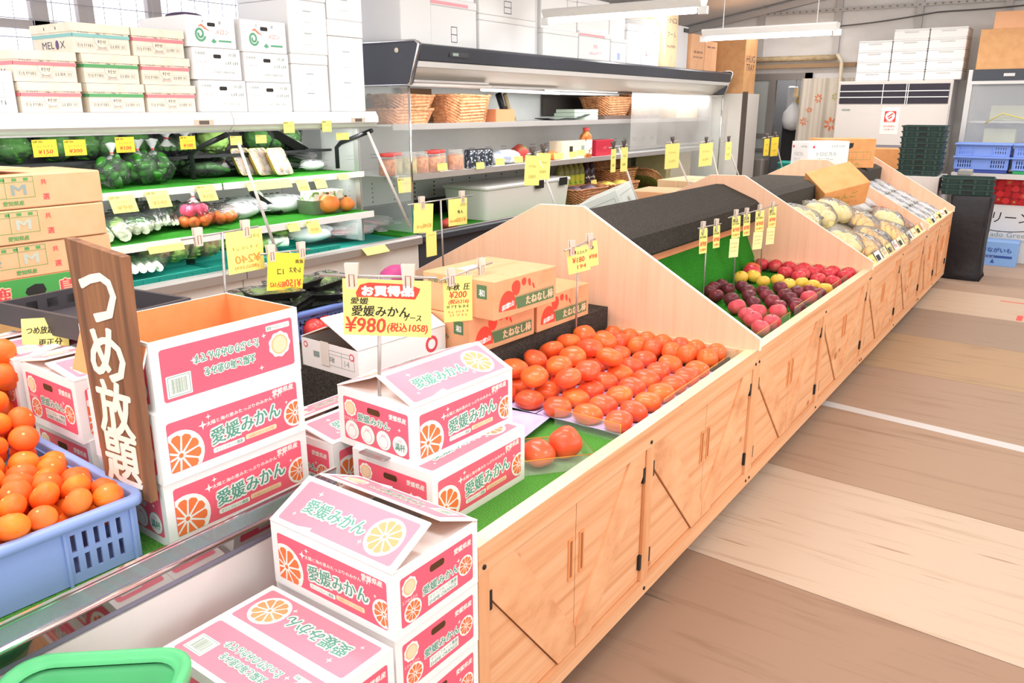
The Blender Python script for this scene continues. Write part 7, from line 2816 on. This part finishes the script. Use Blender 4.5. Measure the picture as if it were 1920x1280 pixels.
q = (-3.9,6.746,1.212)
bottle('red capped bottle with a nut pattern label on the lower shelf', (-3.9, q[1], U2), 0.06, 0.27, NUT, LIDR, mat('label_white', '#F0E6D8', 0.5, noise=(30, '#B06E3C', 0.5, 0.6)))
YL = mat('label_yellow_green', '#E3E04A', 0.5, noise=(22, '#8CC152', 0.5, 0.58))
JUICE = mat('juice_olive', '#8F8C4E', 0.3)
for k, px in enumerate(((-4.2,6.772,0.883), (-4.2,6.872,0.887), (-4.2,6.973,0.89), (-4.2,7.067,0.889), (-4.2,7.161,0.893))):
    bottle('%s of five yellow labelled bottles on the turf of the dark cabinet' % ('leftmost', 'second', 'middle', 'fourth', 'rightmost')[k], (-4.1, 6.61 + 0.096 * k, 0.7235), 0.046, 0.375, JUICE, WHITE, YL, None)
for k in range(2):
    bottle('%s of two dark red capped bottles beside the wicker baskets' % ('left', 'right')[k], (-4.08, 7.08 + 0.1 * k, 0.7235), 0.044, 0.37, mat('bottle_dark', '#3A2430', 0.2, spec=0.6), LIDR, mat('label_dark', '#4A3440', 0.5, noise=(30, '#E8E2DC', 0.58, 0.62)))
# translucent storage box
t = thing('storage_box', 'translucent lidded storage box with dark clasps on the turf', 'storage box', (-3.98, 5.62, 0.7235))
CLR = mat('box_translucent', '#F4F1EA', 0.3, alpha=0.82)
b = MB()
b.loft([[(p[0], p[1], z) for p in rrect(-0.22 - o, -0.62 - o, 0.22 + o, 0.62 + o, 0.03, 3)] for z, o in ((0, -0.02), (0.23, 0.0), (0.23, -0.004), (0.004, -0.024))], CLR, True, False)
b.build('box_body', t)
b = MB()
b.rbox((-0.2, -0.58, 0.006), (0.2, 0.58, 0.07), 0.02, mat('stored_sacks', '#CFC0A0', 0.7))
b.build('contents', t)
b = MB()
b.rbox((-0.232, -0.632, 0.231), (0.232, 0.632, 0.262), 0.03, mat('lid_translucent', '#EEECE6', 0.3, alpha=0.75))
b.build('lid', t)
for y in (0.1, 0.48):
    b = MB()
    b.box((0.2325, y - 0.06, 0.2), (0.242, y + 0.06, 0.265), BLACKM)
    b.build('clasp', t)
b = MB()
b.ball((-3.76, 4.55, 0.76), (0.06, 0.09, 0.04), mat('bag_red', '#C94A44', 0.4), 14, 8, wobble(3, 0.12))
tag(b.build('red_bag'), 'small red bag on the turf at the near end of the dark cabinet', 'bag')
basket('low wicker basket of dark packs at the front of the turf deck', (-3.86, 6.62, 0.7235), 1.55, 0.6, 0.3, 0.13, WICK, (0, 0), 0.88)
basket('low wicker basket of yellow packs right of the dark pack basket', (-3.86, 7.27, 0.7235), 1.55, 0.62, 0.3, 0.13, WICK, (0, 0), 0.88)
basket('round brown wicker basket behind the low yellow pack basket', (-4.1, 7.62, 0.7235), 1.5, 0.6, 0.4, 0.24, WICKD, (0, 0), 0.8)
basket('tall brown wicker basket behind the clips of the second leaning pole', (-4.22, 7.6, 0.965), 1.5, 0.55, 0.3, 0.12, WICKD, (0, 0), 0.9)
basket('wicker tray tilted on its side behind the clear sheet', (-3.98, 8.3, 0.74), 1.5, 0.5, 0.36, 0.06, WICK, (0.0, 0.62), 0.85)
for k, (x, y, m, nm) in enumerate(((-3.86, 6.48, mat('pack_plum', '#6E5A6A', 0.3), 'dark plum pack, left in the low wicker basket'), (-3.86, 6.74, mat('pack_plum', '#6E5A6A', 0.3), 'dark plum pack, right in the low wicker basket'), (-3.86, 7.13, mat('pack_lemon', '#EFD766', 0.4), 'yellow pack, left in the second low basket'), (-3.86, 7.4, mat('pack_lemon', '#EFD766', 0.4), 'yellow pack, right in the second low basket'))):
    b = MB()
    b.ball((x, y, 0.82), (0.1, 0.12, 0.055), m, 14, 8, wobble(k + 60, 0.08))
    tag(b.build('food_pack'), nm, 'packet')
for k, y in enumerate((7.9, 8.35)):
    b = MB()
    b.tube([(-4.3, y - 0.12, 0.75), (-4.3, y - 0.11, 0.95), (-4.3, y, 1.08), (-4.3, y + 0.11, 0.95), (-4.3, y + 0.12, 0.75)], 0.012, WICK, 8)
    tag(b.build('cane_hoop'), ('left' if k == 0 else 'right') + ' bent cane hoop standing behind the clear sheet', 'hoop')
brown_carton('brown carton standing inside the far end of the dark cabinet', (-4.3, 8.9, 1.4635), (-3.95, 9.5, 1.7), None, KRAFT3)
brown_carton('pale brown carton on the turf inside the far end of the dark cabinet', (-4.4, 8.8, 0.7235), (-4.0, 9.5, 1.1), None, KRAFT3)
# cartons on the back slope of the second and third counters
SLB = mat('carton_pale_green', '#DDE2DC', 0.6)
ridge_carton('pale grey green carton with print, tilted behind the second ridge', (-2.5, 4.75, 0.83), (RAD(6), RAD(-24), RAD(10)), (0.3, 0.36, 0.22), SLB, lambda F, w, h: (F.frame(w * 0.1, h * 0.2, w * 0.9, h * 0.8, 0.003, INKGY, 1), F.text('秀', w * 0.5, h * 0.5, h * 0.3, INKGY, 1)))
ridge_carton('peach carton with a hand hole behind the third counter, left of the pale one', (-2.5, 5.45, 0.662), (0, 0, RAD(5)), (0.36, 0.4, 0.34), KRAFT, lambda F, w, h: F.rect(w * 0.4, h * 0.7, w * 0.6, h * 0.82, INKK, 1))
ridge_carton('pale cream carton behind the third counter, by the fifth leaning pole', (-2.5, 6.02, 0.662), (0, 0, RAD(-4)), (0.36, 0.5, 0.38), KRAFT3, lambda F, w, h: F.line(w * 0.5, 0, w * 0.5, h, 0.002, mat('card_seam', '#B98A5E'), 1))


# ---------------------------------------------------------------- end wall: doorway, curtain, air conditioner
DOORM = mat('door_metal', '#8F8B88', 0.4, 0.5)
b = MB()
for x0, x1, z0, z1 in ((-3.97, -3.9, 0, 2.0), (-3.9, -3.5, 1.92, 2.0), (-3.55, -3.46, 0, 1.92), (-3.9, -3.55, 1.2, 1.25), (-3.9, -3.55, 1.02, 1.06), (-3.1, -3.02, 0, 2.0), (-3.5, -3.02, 1.92, 2.0), (-3.9, -3.55, 0.0, 0.1)):
    b.box((x0, YB - 0.06, z0), (x1, YB - 0.01, z1), DOORM)
d = struct(b, 'door_1')
b = MB()
b.box((-3.9, YB - 0.04, 0.1), (-3.55, YB - 0.03, 1.92), mat('door_glass', '#B7BAB6', 0.1, alpha=0.55))
b.build('door_pane', d)
# the room behind
b = MB()
BR = mat('backroom_grey', '#8C8A8C', 0.8)
b.box((-4.6, YB + 1.2, -0.08), (-2.2, YB + 1.24, 2.4), BR)
b.box((-4.64, YB + 0.06, -0.08), (-4.6, YB + 1.24, 2.4), BR)
b.box((-2.2, YB + 0.06, -0.08), (-2.16, YB + 1.24, 2.4), BR)
b.box((-4.6, YB + 0.06, 2.36), (-2.2, YB + 1.24, 2.4), BR)
b.box((-4.6, YB + 0.05, -0.08), (-2.2, YB + 1.24, 0), mat('backroom_floor', '#5E5A58', 0.8))
struct(b, 'wall_backroom')
area_light('backroom_light', (-3.6, YB + 0.7, 2.3), 0.6, 0.3, 7)
b = MB()
b.lathe([(0.02, 0.0), (0.11, 0.03), (0.15, 0.13), (0.13, 0.24), (0.05, 0.34), (0.02, 0.38), (0.05, 0.43)], mat('plastic_bag_white', '#EFEDEB', 0.4), 16, (0, 0, 0))
o = b.build('plastic_bag')
o.location = (-3.32, YB + 0.35, 1.28)
tag(o, 'white plastic bag hanging in the doorway at the end wall', 'bag')
b = MB()
b.tube([(-3.32, YB + 0.35, 1.7), (-3.32, YB + 0.35, 1.93)], 0.004, WHITE, 5)
b.box((-3.5, YB + 0.34, 1.93), (-2.9, YB + 0.36, 1.96), DOORM)
tag(b.build('hanging_rail'), 'rail with a hook above the white bag in the doorway', 'rail')
b = MB()
b.box((-3.5, YB + 0.5, 0.001), (-3.1, YB + 0.95, 1.45), mat('cabinet_black', '#3A3838', 0.6))
tag(b.build('dark_cabinet'), 'dark cabinet standing behind the doorway', 'cabinet')
b = MB()
b.prism([(-3.4, 1.4505), (-3.02, 1.4505), (-3.02, 1.7), (-3.2, 1.82), (-3.4, 1.7)], 'y', YB + 0.62, YB + 0.9, mat('carton_yellow', '#EFBC5C', 0.6))
tag(b.build('yellow_carton'), 'yellow brown carton on the dark cabinet behind the doorway', 'carton')
b = MB()
b.rbox((-3.52, YB + 0.64, 1.4505), (-3.42, YB + 0.84, 1.86), 0.03, mat('coat_white', '#E3E0E2', 0.7))
tag(b.build('white_garment'), 'white garment at the left of the doorway', 'garment')
b = MB()
b.rbox((-3.1, YB - 0.5, 0), (-2.6, YB - 0.16, 0.78), 0.02, mat('bin_maroon', '#8E3A3C', 0.6))
tag(b.build('red_bin'), 'dark red bin below the curtain at the end wall', 'bin')
b = MB()
b.rbox((-3.62, YB - 0.4, 0), (-3.42, YB - 0.2, 0.95), 0.04, mat('tank_grey', '#8A8680', 0.5, 0.4))
tag(b.build('metal_drum'), 'grey metal drum standing in front of the doorway', 'drum')
# curtain with orange flowers
CUR = mat('curtain_cloth', '#DDD4C6', 0.8)
CF = mat('flower_orange', '#EC8A5E', 0.8)
CG = mat('flower_olive', '#B9B878', 0.8)
cu = thing('curtain', 'beige curtain with orange flowers hanging beside the doorway', 'curtain', (-2.8, YB - 0.09, 0.83))


def fold(x):
    return 0.026 * math.sin(x * 30) + 0.012 * math.sin(x * 67 + 1)


b = MB()
N = 90
vs, fs = [], []
for i in range(N + 1):
    x = -0.36 + 0.86 * i / N
    for z in (0, 0.35, 0.7, 1.1):
        vs.append((x * (1 - 0.05 * z), fold(x), z))
for i in range(N):
    for j in range(3):
        a = i * 4 + j
        fs.append((a, a + 4, a + 5, a + 1))
k = len(vs)
vs += [(x, y + 0.003, z) for x, y, z in vs]
fs += [tuple(reversed([q + k for q in f])) for f in fs]
b.add(vs, fs, CUR, True)
for fx, fz, r, m in ((-0.1, 0.86, 0.06, CF), (0.3, 0.84, 0.075, CF), (0.1, 0.88, 0.05, CG), (-0.25, 0.58, 0.055, CF), (0.08, 0.55, 0.09, CF), (0.2, 0.56, 0.05, CF), (-0.15, 0.28, 0.07, CF), (0.28, 0.22, 0.1, CF), (0.08, 0.2, 0.06, CG), (-0.28, 0.25, 0.05, CG), (0.33, 0.5, 0.04, CF), (-0.2, 0.72, 0.035, CF)):
    for pt in range(7):
        a = 6.28319 * pt / 7
        pts = []
        for q in range(8):
            e = 6.28319 * q / 8
            x = fx + r * 0.62 * math.cos(a) + r * 0.36 * math.cos(e) * math.cos(a) - r * 0.17 * math.sin(e) * math.sin(a)
            z = fz + r * 0.62 * math.sin(a) + r * 0.36 * math.cos(e) * math.sin(a) + r * 0.17 * math.sin(e) * math.cos(a)
            pts.append((x, fold(x / (1 - 0.05 * z)) - 0.004, z))
        b.add(pts, [tuple(range(8))], m)
b.build('cloth', cu)
b = MB()
b.tube([(-3.98, YB - 0.12, 2.17), (-2.72, YB - 0.12, 2.17)], 0.035, wood('old_pipe', '#BFA985', '#CDB995', '#9E8A6A', (12, 30, 30)), 10)
tag(b.build('bamboo_pole'), 'thick tan pole lying across above the doorway and curtain', 'pole')
b = MB()
b.box((-3.95, YB - 0.1, 2.06), (-2.5, YB - 0.04, 2.11), mat('beam_brown', '#A98A6A', 0.7))
b.build('beam').update_tag()
o = bpy.data.objects['beam']
o.name = 'trim_9'
o['kind'] = 'structure'
b = MB()
b.tube([(-2.7, YB - 0.2, 2.2), (-2.64, YB - 0.2, 2.12), (-2.62, YB - 0.2, 1.3), (-2.61, YB - 0.2, 0.79)], 0.024, mat('duct_cream', '#E4D8C0', 0.6), 8)
tag(b.build('pipe'), 'cream lagged pipe running down left of the air conditioner', 'pipe')

# floor standing air conditioner
AX0, AX1, AY = -2.5, -1.315, 10.1
ac = thing('air_conditioner', 'large cream floor-standing air conditioner with dark grille at the end wall', 'air conditioner', ((AX0 + AX1) / 2, AY, 0))
wA = (AX1 - AX0) / 2
ACC = mat('ac_cream', '#DCD5CF', 0.45)
b = MB()
b.rbox((-wA, 0, 0.0), (wA, 0.45, 1.865), 0.012, ACC)
b.build('body', ac)
b = MB()
b.box((-wA + 0.03, -0.012, 1.62), (wA - 0.03, -0.0005, 1.83), mat('grille_dark', '#3A3440', 0.5))
for k in range(60):
    b.box((-wA + 0.04 + 0.0185 * k, -0.014, 1.625), (-wA + 0.042 + 0.0185 * k, -0.0122, 1.825), BLACKM)
b.build('grille', ac)
for z in (1.69, 1.755):
    b = MB()
    b.box((-wA + 0.03, -0.026, z - 0.005), (wA - 0.03, -0.0142, z + 0.005), WHITE)
    b.build('louvre', ac)
for x in (-0.1, 0.14, 0.16):
    b = MB()
    b.box((x - 0.004, -0.03, 1.61), (x + 0.004, -0.0262, 1.83), WHITE)
    b.build('grille_strap', ac)
b = MB()
b.box((-wA + 0.015, -0.01, 1.17), (wA - 0.015, -0.0005, 1.61), ACC)
b.build('front_panel', ac)
b = MB()
b.box((-wA + 0.015, -0.01, 0.2), (wA - 0.015, -0.0005, 1.165), mat('ac_lower_grey', '#8E8A94', 0.5))
b.build('lower_grille', ac)
b = MB()
b.rbox((-wA + 0.07, -0.014, 1.545), (-wA + 0.16, -0.0102, 1.562), 0.002, INKGY)
b.build('badge', ac)
b = MB()
F = Face(b, (-0.09, -0.0105, 1.29), (1, 0, 0), (0, 0, 1), 0.0008)
F.rect(0, 0, 0.19, 0.29, mat('sticker_white', '#F1EFEA', 0.5), 1)
F.rect(0.035, 0.13, 0.155, 0.25, TIE, 2, 0.01)
F.disc(0.095, 0.195, 0.05, INKW, 3)
F.line(0.07, 0.185, 0.12, 0.225, 0.014, TIE, 4)
F.line(0.08, 0.165, 0.115, 0.19, 0.014, TIE, 4)
F.rect(0.06, 0.137, 0.13, 0.143, INKW, 3)
F.text('店内禁煙中', 0.095, 0.085, 0.022, TIE, 2, 0.12)
F.text('ご協力願います', 0.095, 0.05, 0.018, TIE, 2, 0.12)
b.build('notice', ac)

# nine white foam boxes on the air conditioner
for c, (x0, x1, n) in enumerate(((-2.33, -1.98, 4), (-1.975, -1.62, 5), (-1.615, -1.25, 5))):
    for k in range(n):
        lev = 1.866 + 0.107 * k
        t = thing('foam_tray', 'white foam tray, %s from the bottom of the %s stack on the air conditioner' % (('first', 'second', 'third', 'fourth', 'fifth')[k], ('left', 'middle', 'right')[c]), 'foam box', ((x0 + x1) / 2, AY + 0.22, lev), 0, 'foam trays on the air conditioner')
        w = (x1 - x0) / 2 - 0.002
        b = MB()
        b.rbox((-w, -0.2, 0), (w, 0.2, 0.09), 0.012, FOAMW)
        b.build('tray_body', t)
        b = MB()
        b.rbox((-w - 0.001, -0.203, 0.0905), (w + 0.001, 0.203, 0.1062), 0.012, FOAMW)
        b.build('rim', t)
        b = MB()
        b.rbox((-0.07, -0.206, 0.066), (0.07, -0.2005, 0.08), 0.001, FOAMG)
        b.build('handle_recess', t)

# low counter along the end wall with crates
b = MB()
b.box((-2.3, 9.3, 0), (-1.2, 9.98, 0.72), mat('counter_pale', '#E3DEDA', 0.5))
b.box((-2.32, 9.28, 0.7205), (-1.19, 9.99, 0.76), mat('counter_top', '#DAD5D0', 0.4))
tag(b.build('low_counter'), 'low pale counter in front of the air conditioner', 'counter')
DKG = mat('crate_dark_green', '#2F4540', 0.55)


def flat_crate(label, p, yaw, L, W, H, group):
    t = thing('flat_crate', label, 'crate', p, yaw, group)
    b = MB()
    b.loft([[(q[0], q[1], z) for q in rrect(-L / 2 - o, -W / 2 - o, L / 2 + o, W / 2 + o, 0.015, 2)] for z, o in ((0, -0.012), (H * 0.75, -0.006), (H * 0.76, 0.004), (H - 0.001, 0.004), (H - 0.001, -0.012), (0.01, -0.016))], DKG, True, False)
    b.build('crate_body', t)
    for s in (-1, 1):
        b = MB()
        b.rbox((-0.05, s * (W / 2 - 0.004) - 0.002, H * 0.4), (0.05, s * (W / 2 - 0.004) + 0.002, H * 0.68), 0.001, BLACK)
        b.build('grip', t)
    for k in range(4):
        b = MB()
        x = -L * 0.38 + L * 0.76 * k / 3
        b.box((x - 0.012, -W / 2 - 0.002, 0.004), (x + 0.012, -W / 2 + 0.008, H * 0.74), DKG)
        b.build('rib', t)
    return t


for k in range(9):
    flat_crate('dark green crate, %s from the bottom of the tall stack on the end counter' % ('first', 'second', 'third', 'fourth', 'fifth', 'sixth', 'seventh', 'eighth', 'ninth')[k], (-1.36 + 0.004 * (k % 2), 9.0 + 0.003 * (k % 3), 0.99 - 0.052 + 0.0525 * k), 0.05, 0.38, 0.42, 0.0524, 'dark green crates in the tall stack')
b = MB()
b.box((-1.62, 8.72, 0), (-1.14, 9.26, 0.935), mat('counter_pale', '#E3DEDA', 0.5))
tag(b.build('low_cabinet'), 'pale cabinet under the tall stack of dark green crates', 'cabinet')
for k in range(3):
    flat_crate('dark green crate, %s on the black draped stand at the end of the counters' % ('lowest', 'middle', 'topmost')[k], (-0.9, 8.78, 0.79 + 0.0525 * k), 0.12, 0.44, 0.34, 0.0524, 'dark green crates on the black stand')
DR = mat('black_drape', '#2D2B2E', 0.55, bump=(14, 0.8))
b = MB()
rings = []
for z, o in ((0.0, 0.012), (0.06, 0.0), (0.3, -0.006), (0.55, 0.0), (0.78, 0.004), (0.789, -0.01)):
    rings.append([(-0.83 + q[0] + 0.008 * math.sin(k * 1.9 + z * 9), 8.76 + q[1] + 0.008 * math.cos(k * 2.3 + z * 7), z) for k, q in enumerate(rrect(-0.16 - o, -0.17 - o, 0.16 + o, 0.17 + o, 0.03, 5))])
b.loft(rings, DR, True, True)
tag(b.build('draped_stand'), 'stand draped in black plastic at the far end of the pine counters', 'stand')
b = MB()
b.rbox((-1.02, 8.95, 0.9481), (-0.9, 9.1, 1.0), 0.01, mat('grey_lump', '#A7A49F', 0.6))
tag(b.build('grey_block'), 'grey block on top of the crates by the black stand', 'block')
for k, (lo, hi, nm) in enumerate((((-1.95, 9.35, 0.7605), (-1.62, 9.65, 1.16), 'brown carton on the low counter, behind the orange carton'), ((-1.6, 9.4, 0.7605), (-1.42, 9.65, 1.08), 'smaller brown carton on the low counter, right of the other'))):
    brown_carton(nm, lo, hi, None, ORB if k == 0 else KRAFT2)
for k in range(6):
    t = thing('teal_basket', 'teal plastic basket, %s in the stack behind the white mango carton' % ('lowest', 'second', 'third', 'fourth', 'fifth', 'topmost')[k], 'basket', (-2.55, 8.9, 0.66 + 0.06 * k), 0.2, 'teal baskets behind the counters')
    b = MB()
    b.loft([[(q[0], q[1], z) for q in rrect(-0.17 - o, -0.22 - o, 0.17 + o, 0.22 + o, 0.03, 3)] for z, o in ((0, -0.02), (0.05, 0.0), (0.058, 0.006), (0.058, -0.006), (0.01, -0.024))], TEAL, True, False)
    b.build('basket_body', t)
b = MB()
b.box((-2.75, 8.65, 0), (-2.35, 9.15, 0.659), mat('counter_pale', '#E3DEDA', 0.5))
tag(b.build('side_table'), 'pale stand under the stack of teal baskets', 'stand')

# dark topped glass case at the right edge
rc = thing('glass_case', 'dark-topped glass case at the right edge with blue crates on its deck', 'display case', (-1.15, 9.95, 0))


def BR_():
    b = MB()
    b.M = Matrix.Translation((1.15, -9.95, 0))
    return b


X0, X1 = -1.15, 0.75
b = BR_()
b.box((X0 + 0.02, 9.95, 1.843), (X1, 10.8, 1.955), DARKG)
b.build('canopy', rc)
b = BR_()
b.box((X0 + 0.02, 9.948, 1.81), (X1, 10.0, 1.842), ALU)
b.build('canopy_trim', rc)
b = BR_()
b.rbox((X0 + 0.3, 9.944, 1.885), (X0 + 0.4, 9.949, 1.915), 0.001, ALU)
b.build('badge', rc)
b = BR_()
b.box((X0 - 0.02, 9.96, 0.75), (X0 + 0.03, 10.02, 1.955), ALU)
b.build('corner_post', rc)
b = BR_()
b.box((X0 + 0.03, 9.97, 0.98), (X1, 9.976, 1.81), mat('case_glass', '#E4E8EA', 0.05, alpha=0.2, spec=0.6))
b.build('front_glass', rc)
b = BR_()
b.box((X0, 10.74, 0.9), (X1, 10.8, 1.842), mat('case_back', '#B9B7BC', 0.4))
b.build('back_panel', rc)
for z in (1.16, 1.42):
    b = BR_()
    b.box((X0 + 0.03, 10.2, z), (X1, 10.73, z + 0.02), ALU)
    b.build('shelf', rc)
b = BR_()
b.box((X0, 9.6, 0.88), (X1, 10.8, 0.93), mat('deck_grey', '#CFCBC8', 0.4))
b.build('deck', rc)
b = BR_()
b.box((X0 + 0.2, 9.9, 0.0), (X1, 10.78, 0.879), PANELW)
b.build('base', rc)
for k, (x, z, w, h) in enumerate(((-0.95, 1.4405, 0.36, 0.16), (-0.5, 1.4405, 0.42, 0.26), (-0.98, 1.1805, 0.3, 0.18))):
    b = MB()
    b.rbox((x, 10.3, z), (x + w, 10.6, z + h), 0.01, FOAMW if k == 1 else mat('pack_dull_green', '#C9CCA8', 0.6))
    tag(b.build('stored_box'), ('pale green box on the upper shelf of the right glass case', 'white box on the upper shelf of the right glass case', 'pale green box on the lower shelf of the right glass case')[k], 'box')
b = MB()
b.tube([(-0.95, 9.94, 1.42), (-0.8, 9.94, 1.52), (-0.55, 9.94, 1.45), (-0.3, 9.94, 1.33)], 0.006, mat('cord_yellow', '#D9C46A', 0.6), 5)
tag(b.build('cord'), 'yellow cord slung across the front of the right glass case', 'cord')
brown_carton('large brown carton lying on the right glass case', (-1.12, 10.0, 1.9555), (0.3, 10.5, 2.35), None, KRAFT2)
brown_carton('paler carton on top of the large brown one at the right edge', (-1.02, 10.05, 2.3505), (0.2, 10.45, 2.52), None, KRAFT)
CB = mat('crate_sky_blue', '#7F9CE6', 0.45)
for i in range(2):
    for k in range(2):
        crate('sky blue crate, %s of the %s pair on the deck of the right glass case' % (('lower', 'upper')[k], ('left', 'right')[i]), (-0.9 + 0.52 * i, 9.78, 0.965 + 0.131 * k), 0, 0.5, 0.3, 0.13, CB, mat('crate_sky_in', '#6683C6', 0.5), 'sky blue crates at the right edge')
    b = MB()
    b.rbox((-1.13 + 0.52 * i, 9.64, 0.9305), (-0.66 + 0.52 * i, 9.92, 0.964), 0.01, mat('crate_navy', '#3E4E9A', 0.5) if i == 0 else mat('crate_emerald', '#2E9C5A', 0.5))
    tag(b.build('flat_tray'), ('navy flat tray under the left sky blue crates' if i == 0 else 'green flat tray under the right sky blue crates'), 'tray')
# front banner with strawberries and lettering
bn = thing('banner', 'shop banner with strawberries above black lettering at the right edge', 'banner', (-0.9, 9.88, 0))
b = MB()
b.box((0, 0, 0.24), (1.6, 0.012, 0.875), mat('banner_white', '#F1EEEC', 0.5))
F = Face(b, (0, 0, 0.24), (1, 0, 0), (0, 0, 1), 0.001)
F.text('グリーンファーム', 0.52, 0.23, 0.12, INKK, 1, 1.0, 0, 0.0, 0.1)
pts = [(0.02 + 0.06 * k, 0.11 - 0.03 * math.sin(k * 0.35)) for k in range(20)]
for k in range(19):
    F.line(*pts[k], *pts[k + 1], 0.008, INKK, 1)
F.text('Tado Green Farm', 0.42, 0.05, 0.05, INKGY, 1, 0.6)
b.build('sheet', bn)
b = MB()
STRW = mat('strawberry_red', '#D8262E', 0.4)
b.box((0, -0.004, 0.6), (1.6, 0, 0.872), mat('berry_backing', '#A81E26', 0.5))  # darker red ground printed behind the berries
F = Face(b, (0, -0.004, 0.6), (1, 0, 0), (0, 0, 1), 0.0008)
rb = random.Random(2)
for i in range(22):
    for j in range(4):
        x, y = 0.05 + 0.071 * i + rb.uniform(-0.01, 0.01), 0.04 + 0.064 * j + rb.uniform(-0.012, 0.012)
        if x > 1.55:
            continue
        a = rb.uniform(0, 6.28)
        F.poly([(x + 0.036 * math.cos(t_) * (1.1 if math.cos(t_ - a) > 0 else 0.9), y + 0.032 * math.sin(t_)) for t_ in [6.28319 * q / 10 for q in range(10)]], STRW if (i + j) % 3 else mat('strawberry_bright', '#EE3A3C', 0.4), 1 + 0.05 * ((i * 4 + j) % 11))
        if rb.random() < 0.4:
            F.poly([(x + 0.016 * math.cos(t_) * (1 if q % 2 else 0.5), y + 0.016 * math.sin(t_) * (1 if q % 2 else 0.5)) for q, t_ in enumerate([6.28319 * q / 8 for q in range(8)])], mat('berry_leaf', '#A8B84E', 0.5), 2)
b.build('strawberry_strip', bn)
t = thing('yam_box', 'pale blue carton with dark lettering on the floor under the banner', 'carton', (-0.86, 9.58, 0))
b = MB()
b.rbox((0, 0, 0), (0.42, 0.27, 0.25), 0.004, mat('carton_blue', '#8DB6EE', 0.5))
F = Face(b, (0, 0, 0), (1, 0, 0), (0, 0, 1), 0.001)
bold(F, '八戸ながいも', 0.2, 0.165, 0.05, mat('ink_deep_blue', '#3C5CA8', 0.5), 1, 0.33, 0, 0.05)
F.rect(0.02, 0.085, 0.38, 0.11, mat('ink_deep_blue', '#3C5CA8', 0.5), 1)
F.text('フレッシュ', 0.14, 0.0975, 0.016, INKW, 2, 0.16)
F.poly([(0.19, 0.03), (0.21, 0.075), (0.23, 0.03)], mat('ink_deep_blue', '#3C5CA8', 0.5), 1)
b.build('box_body', t)
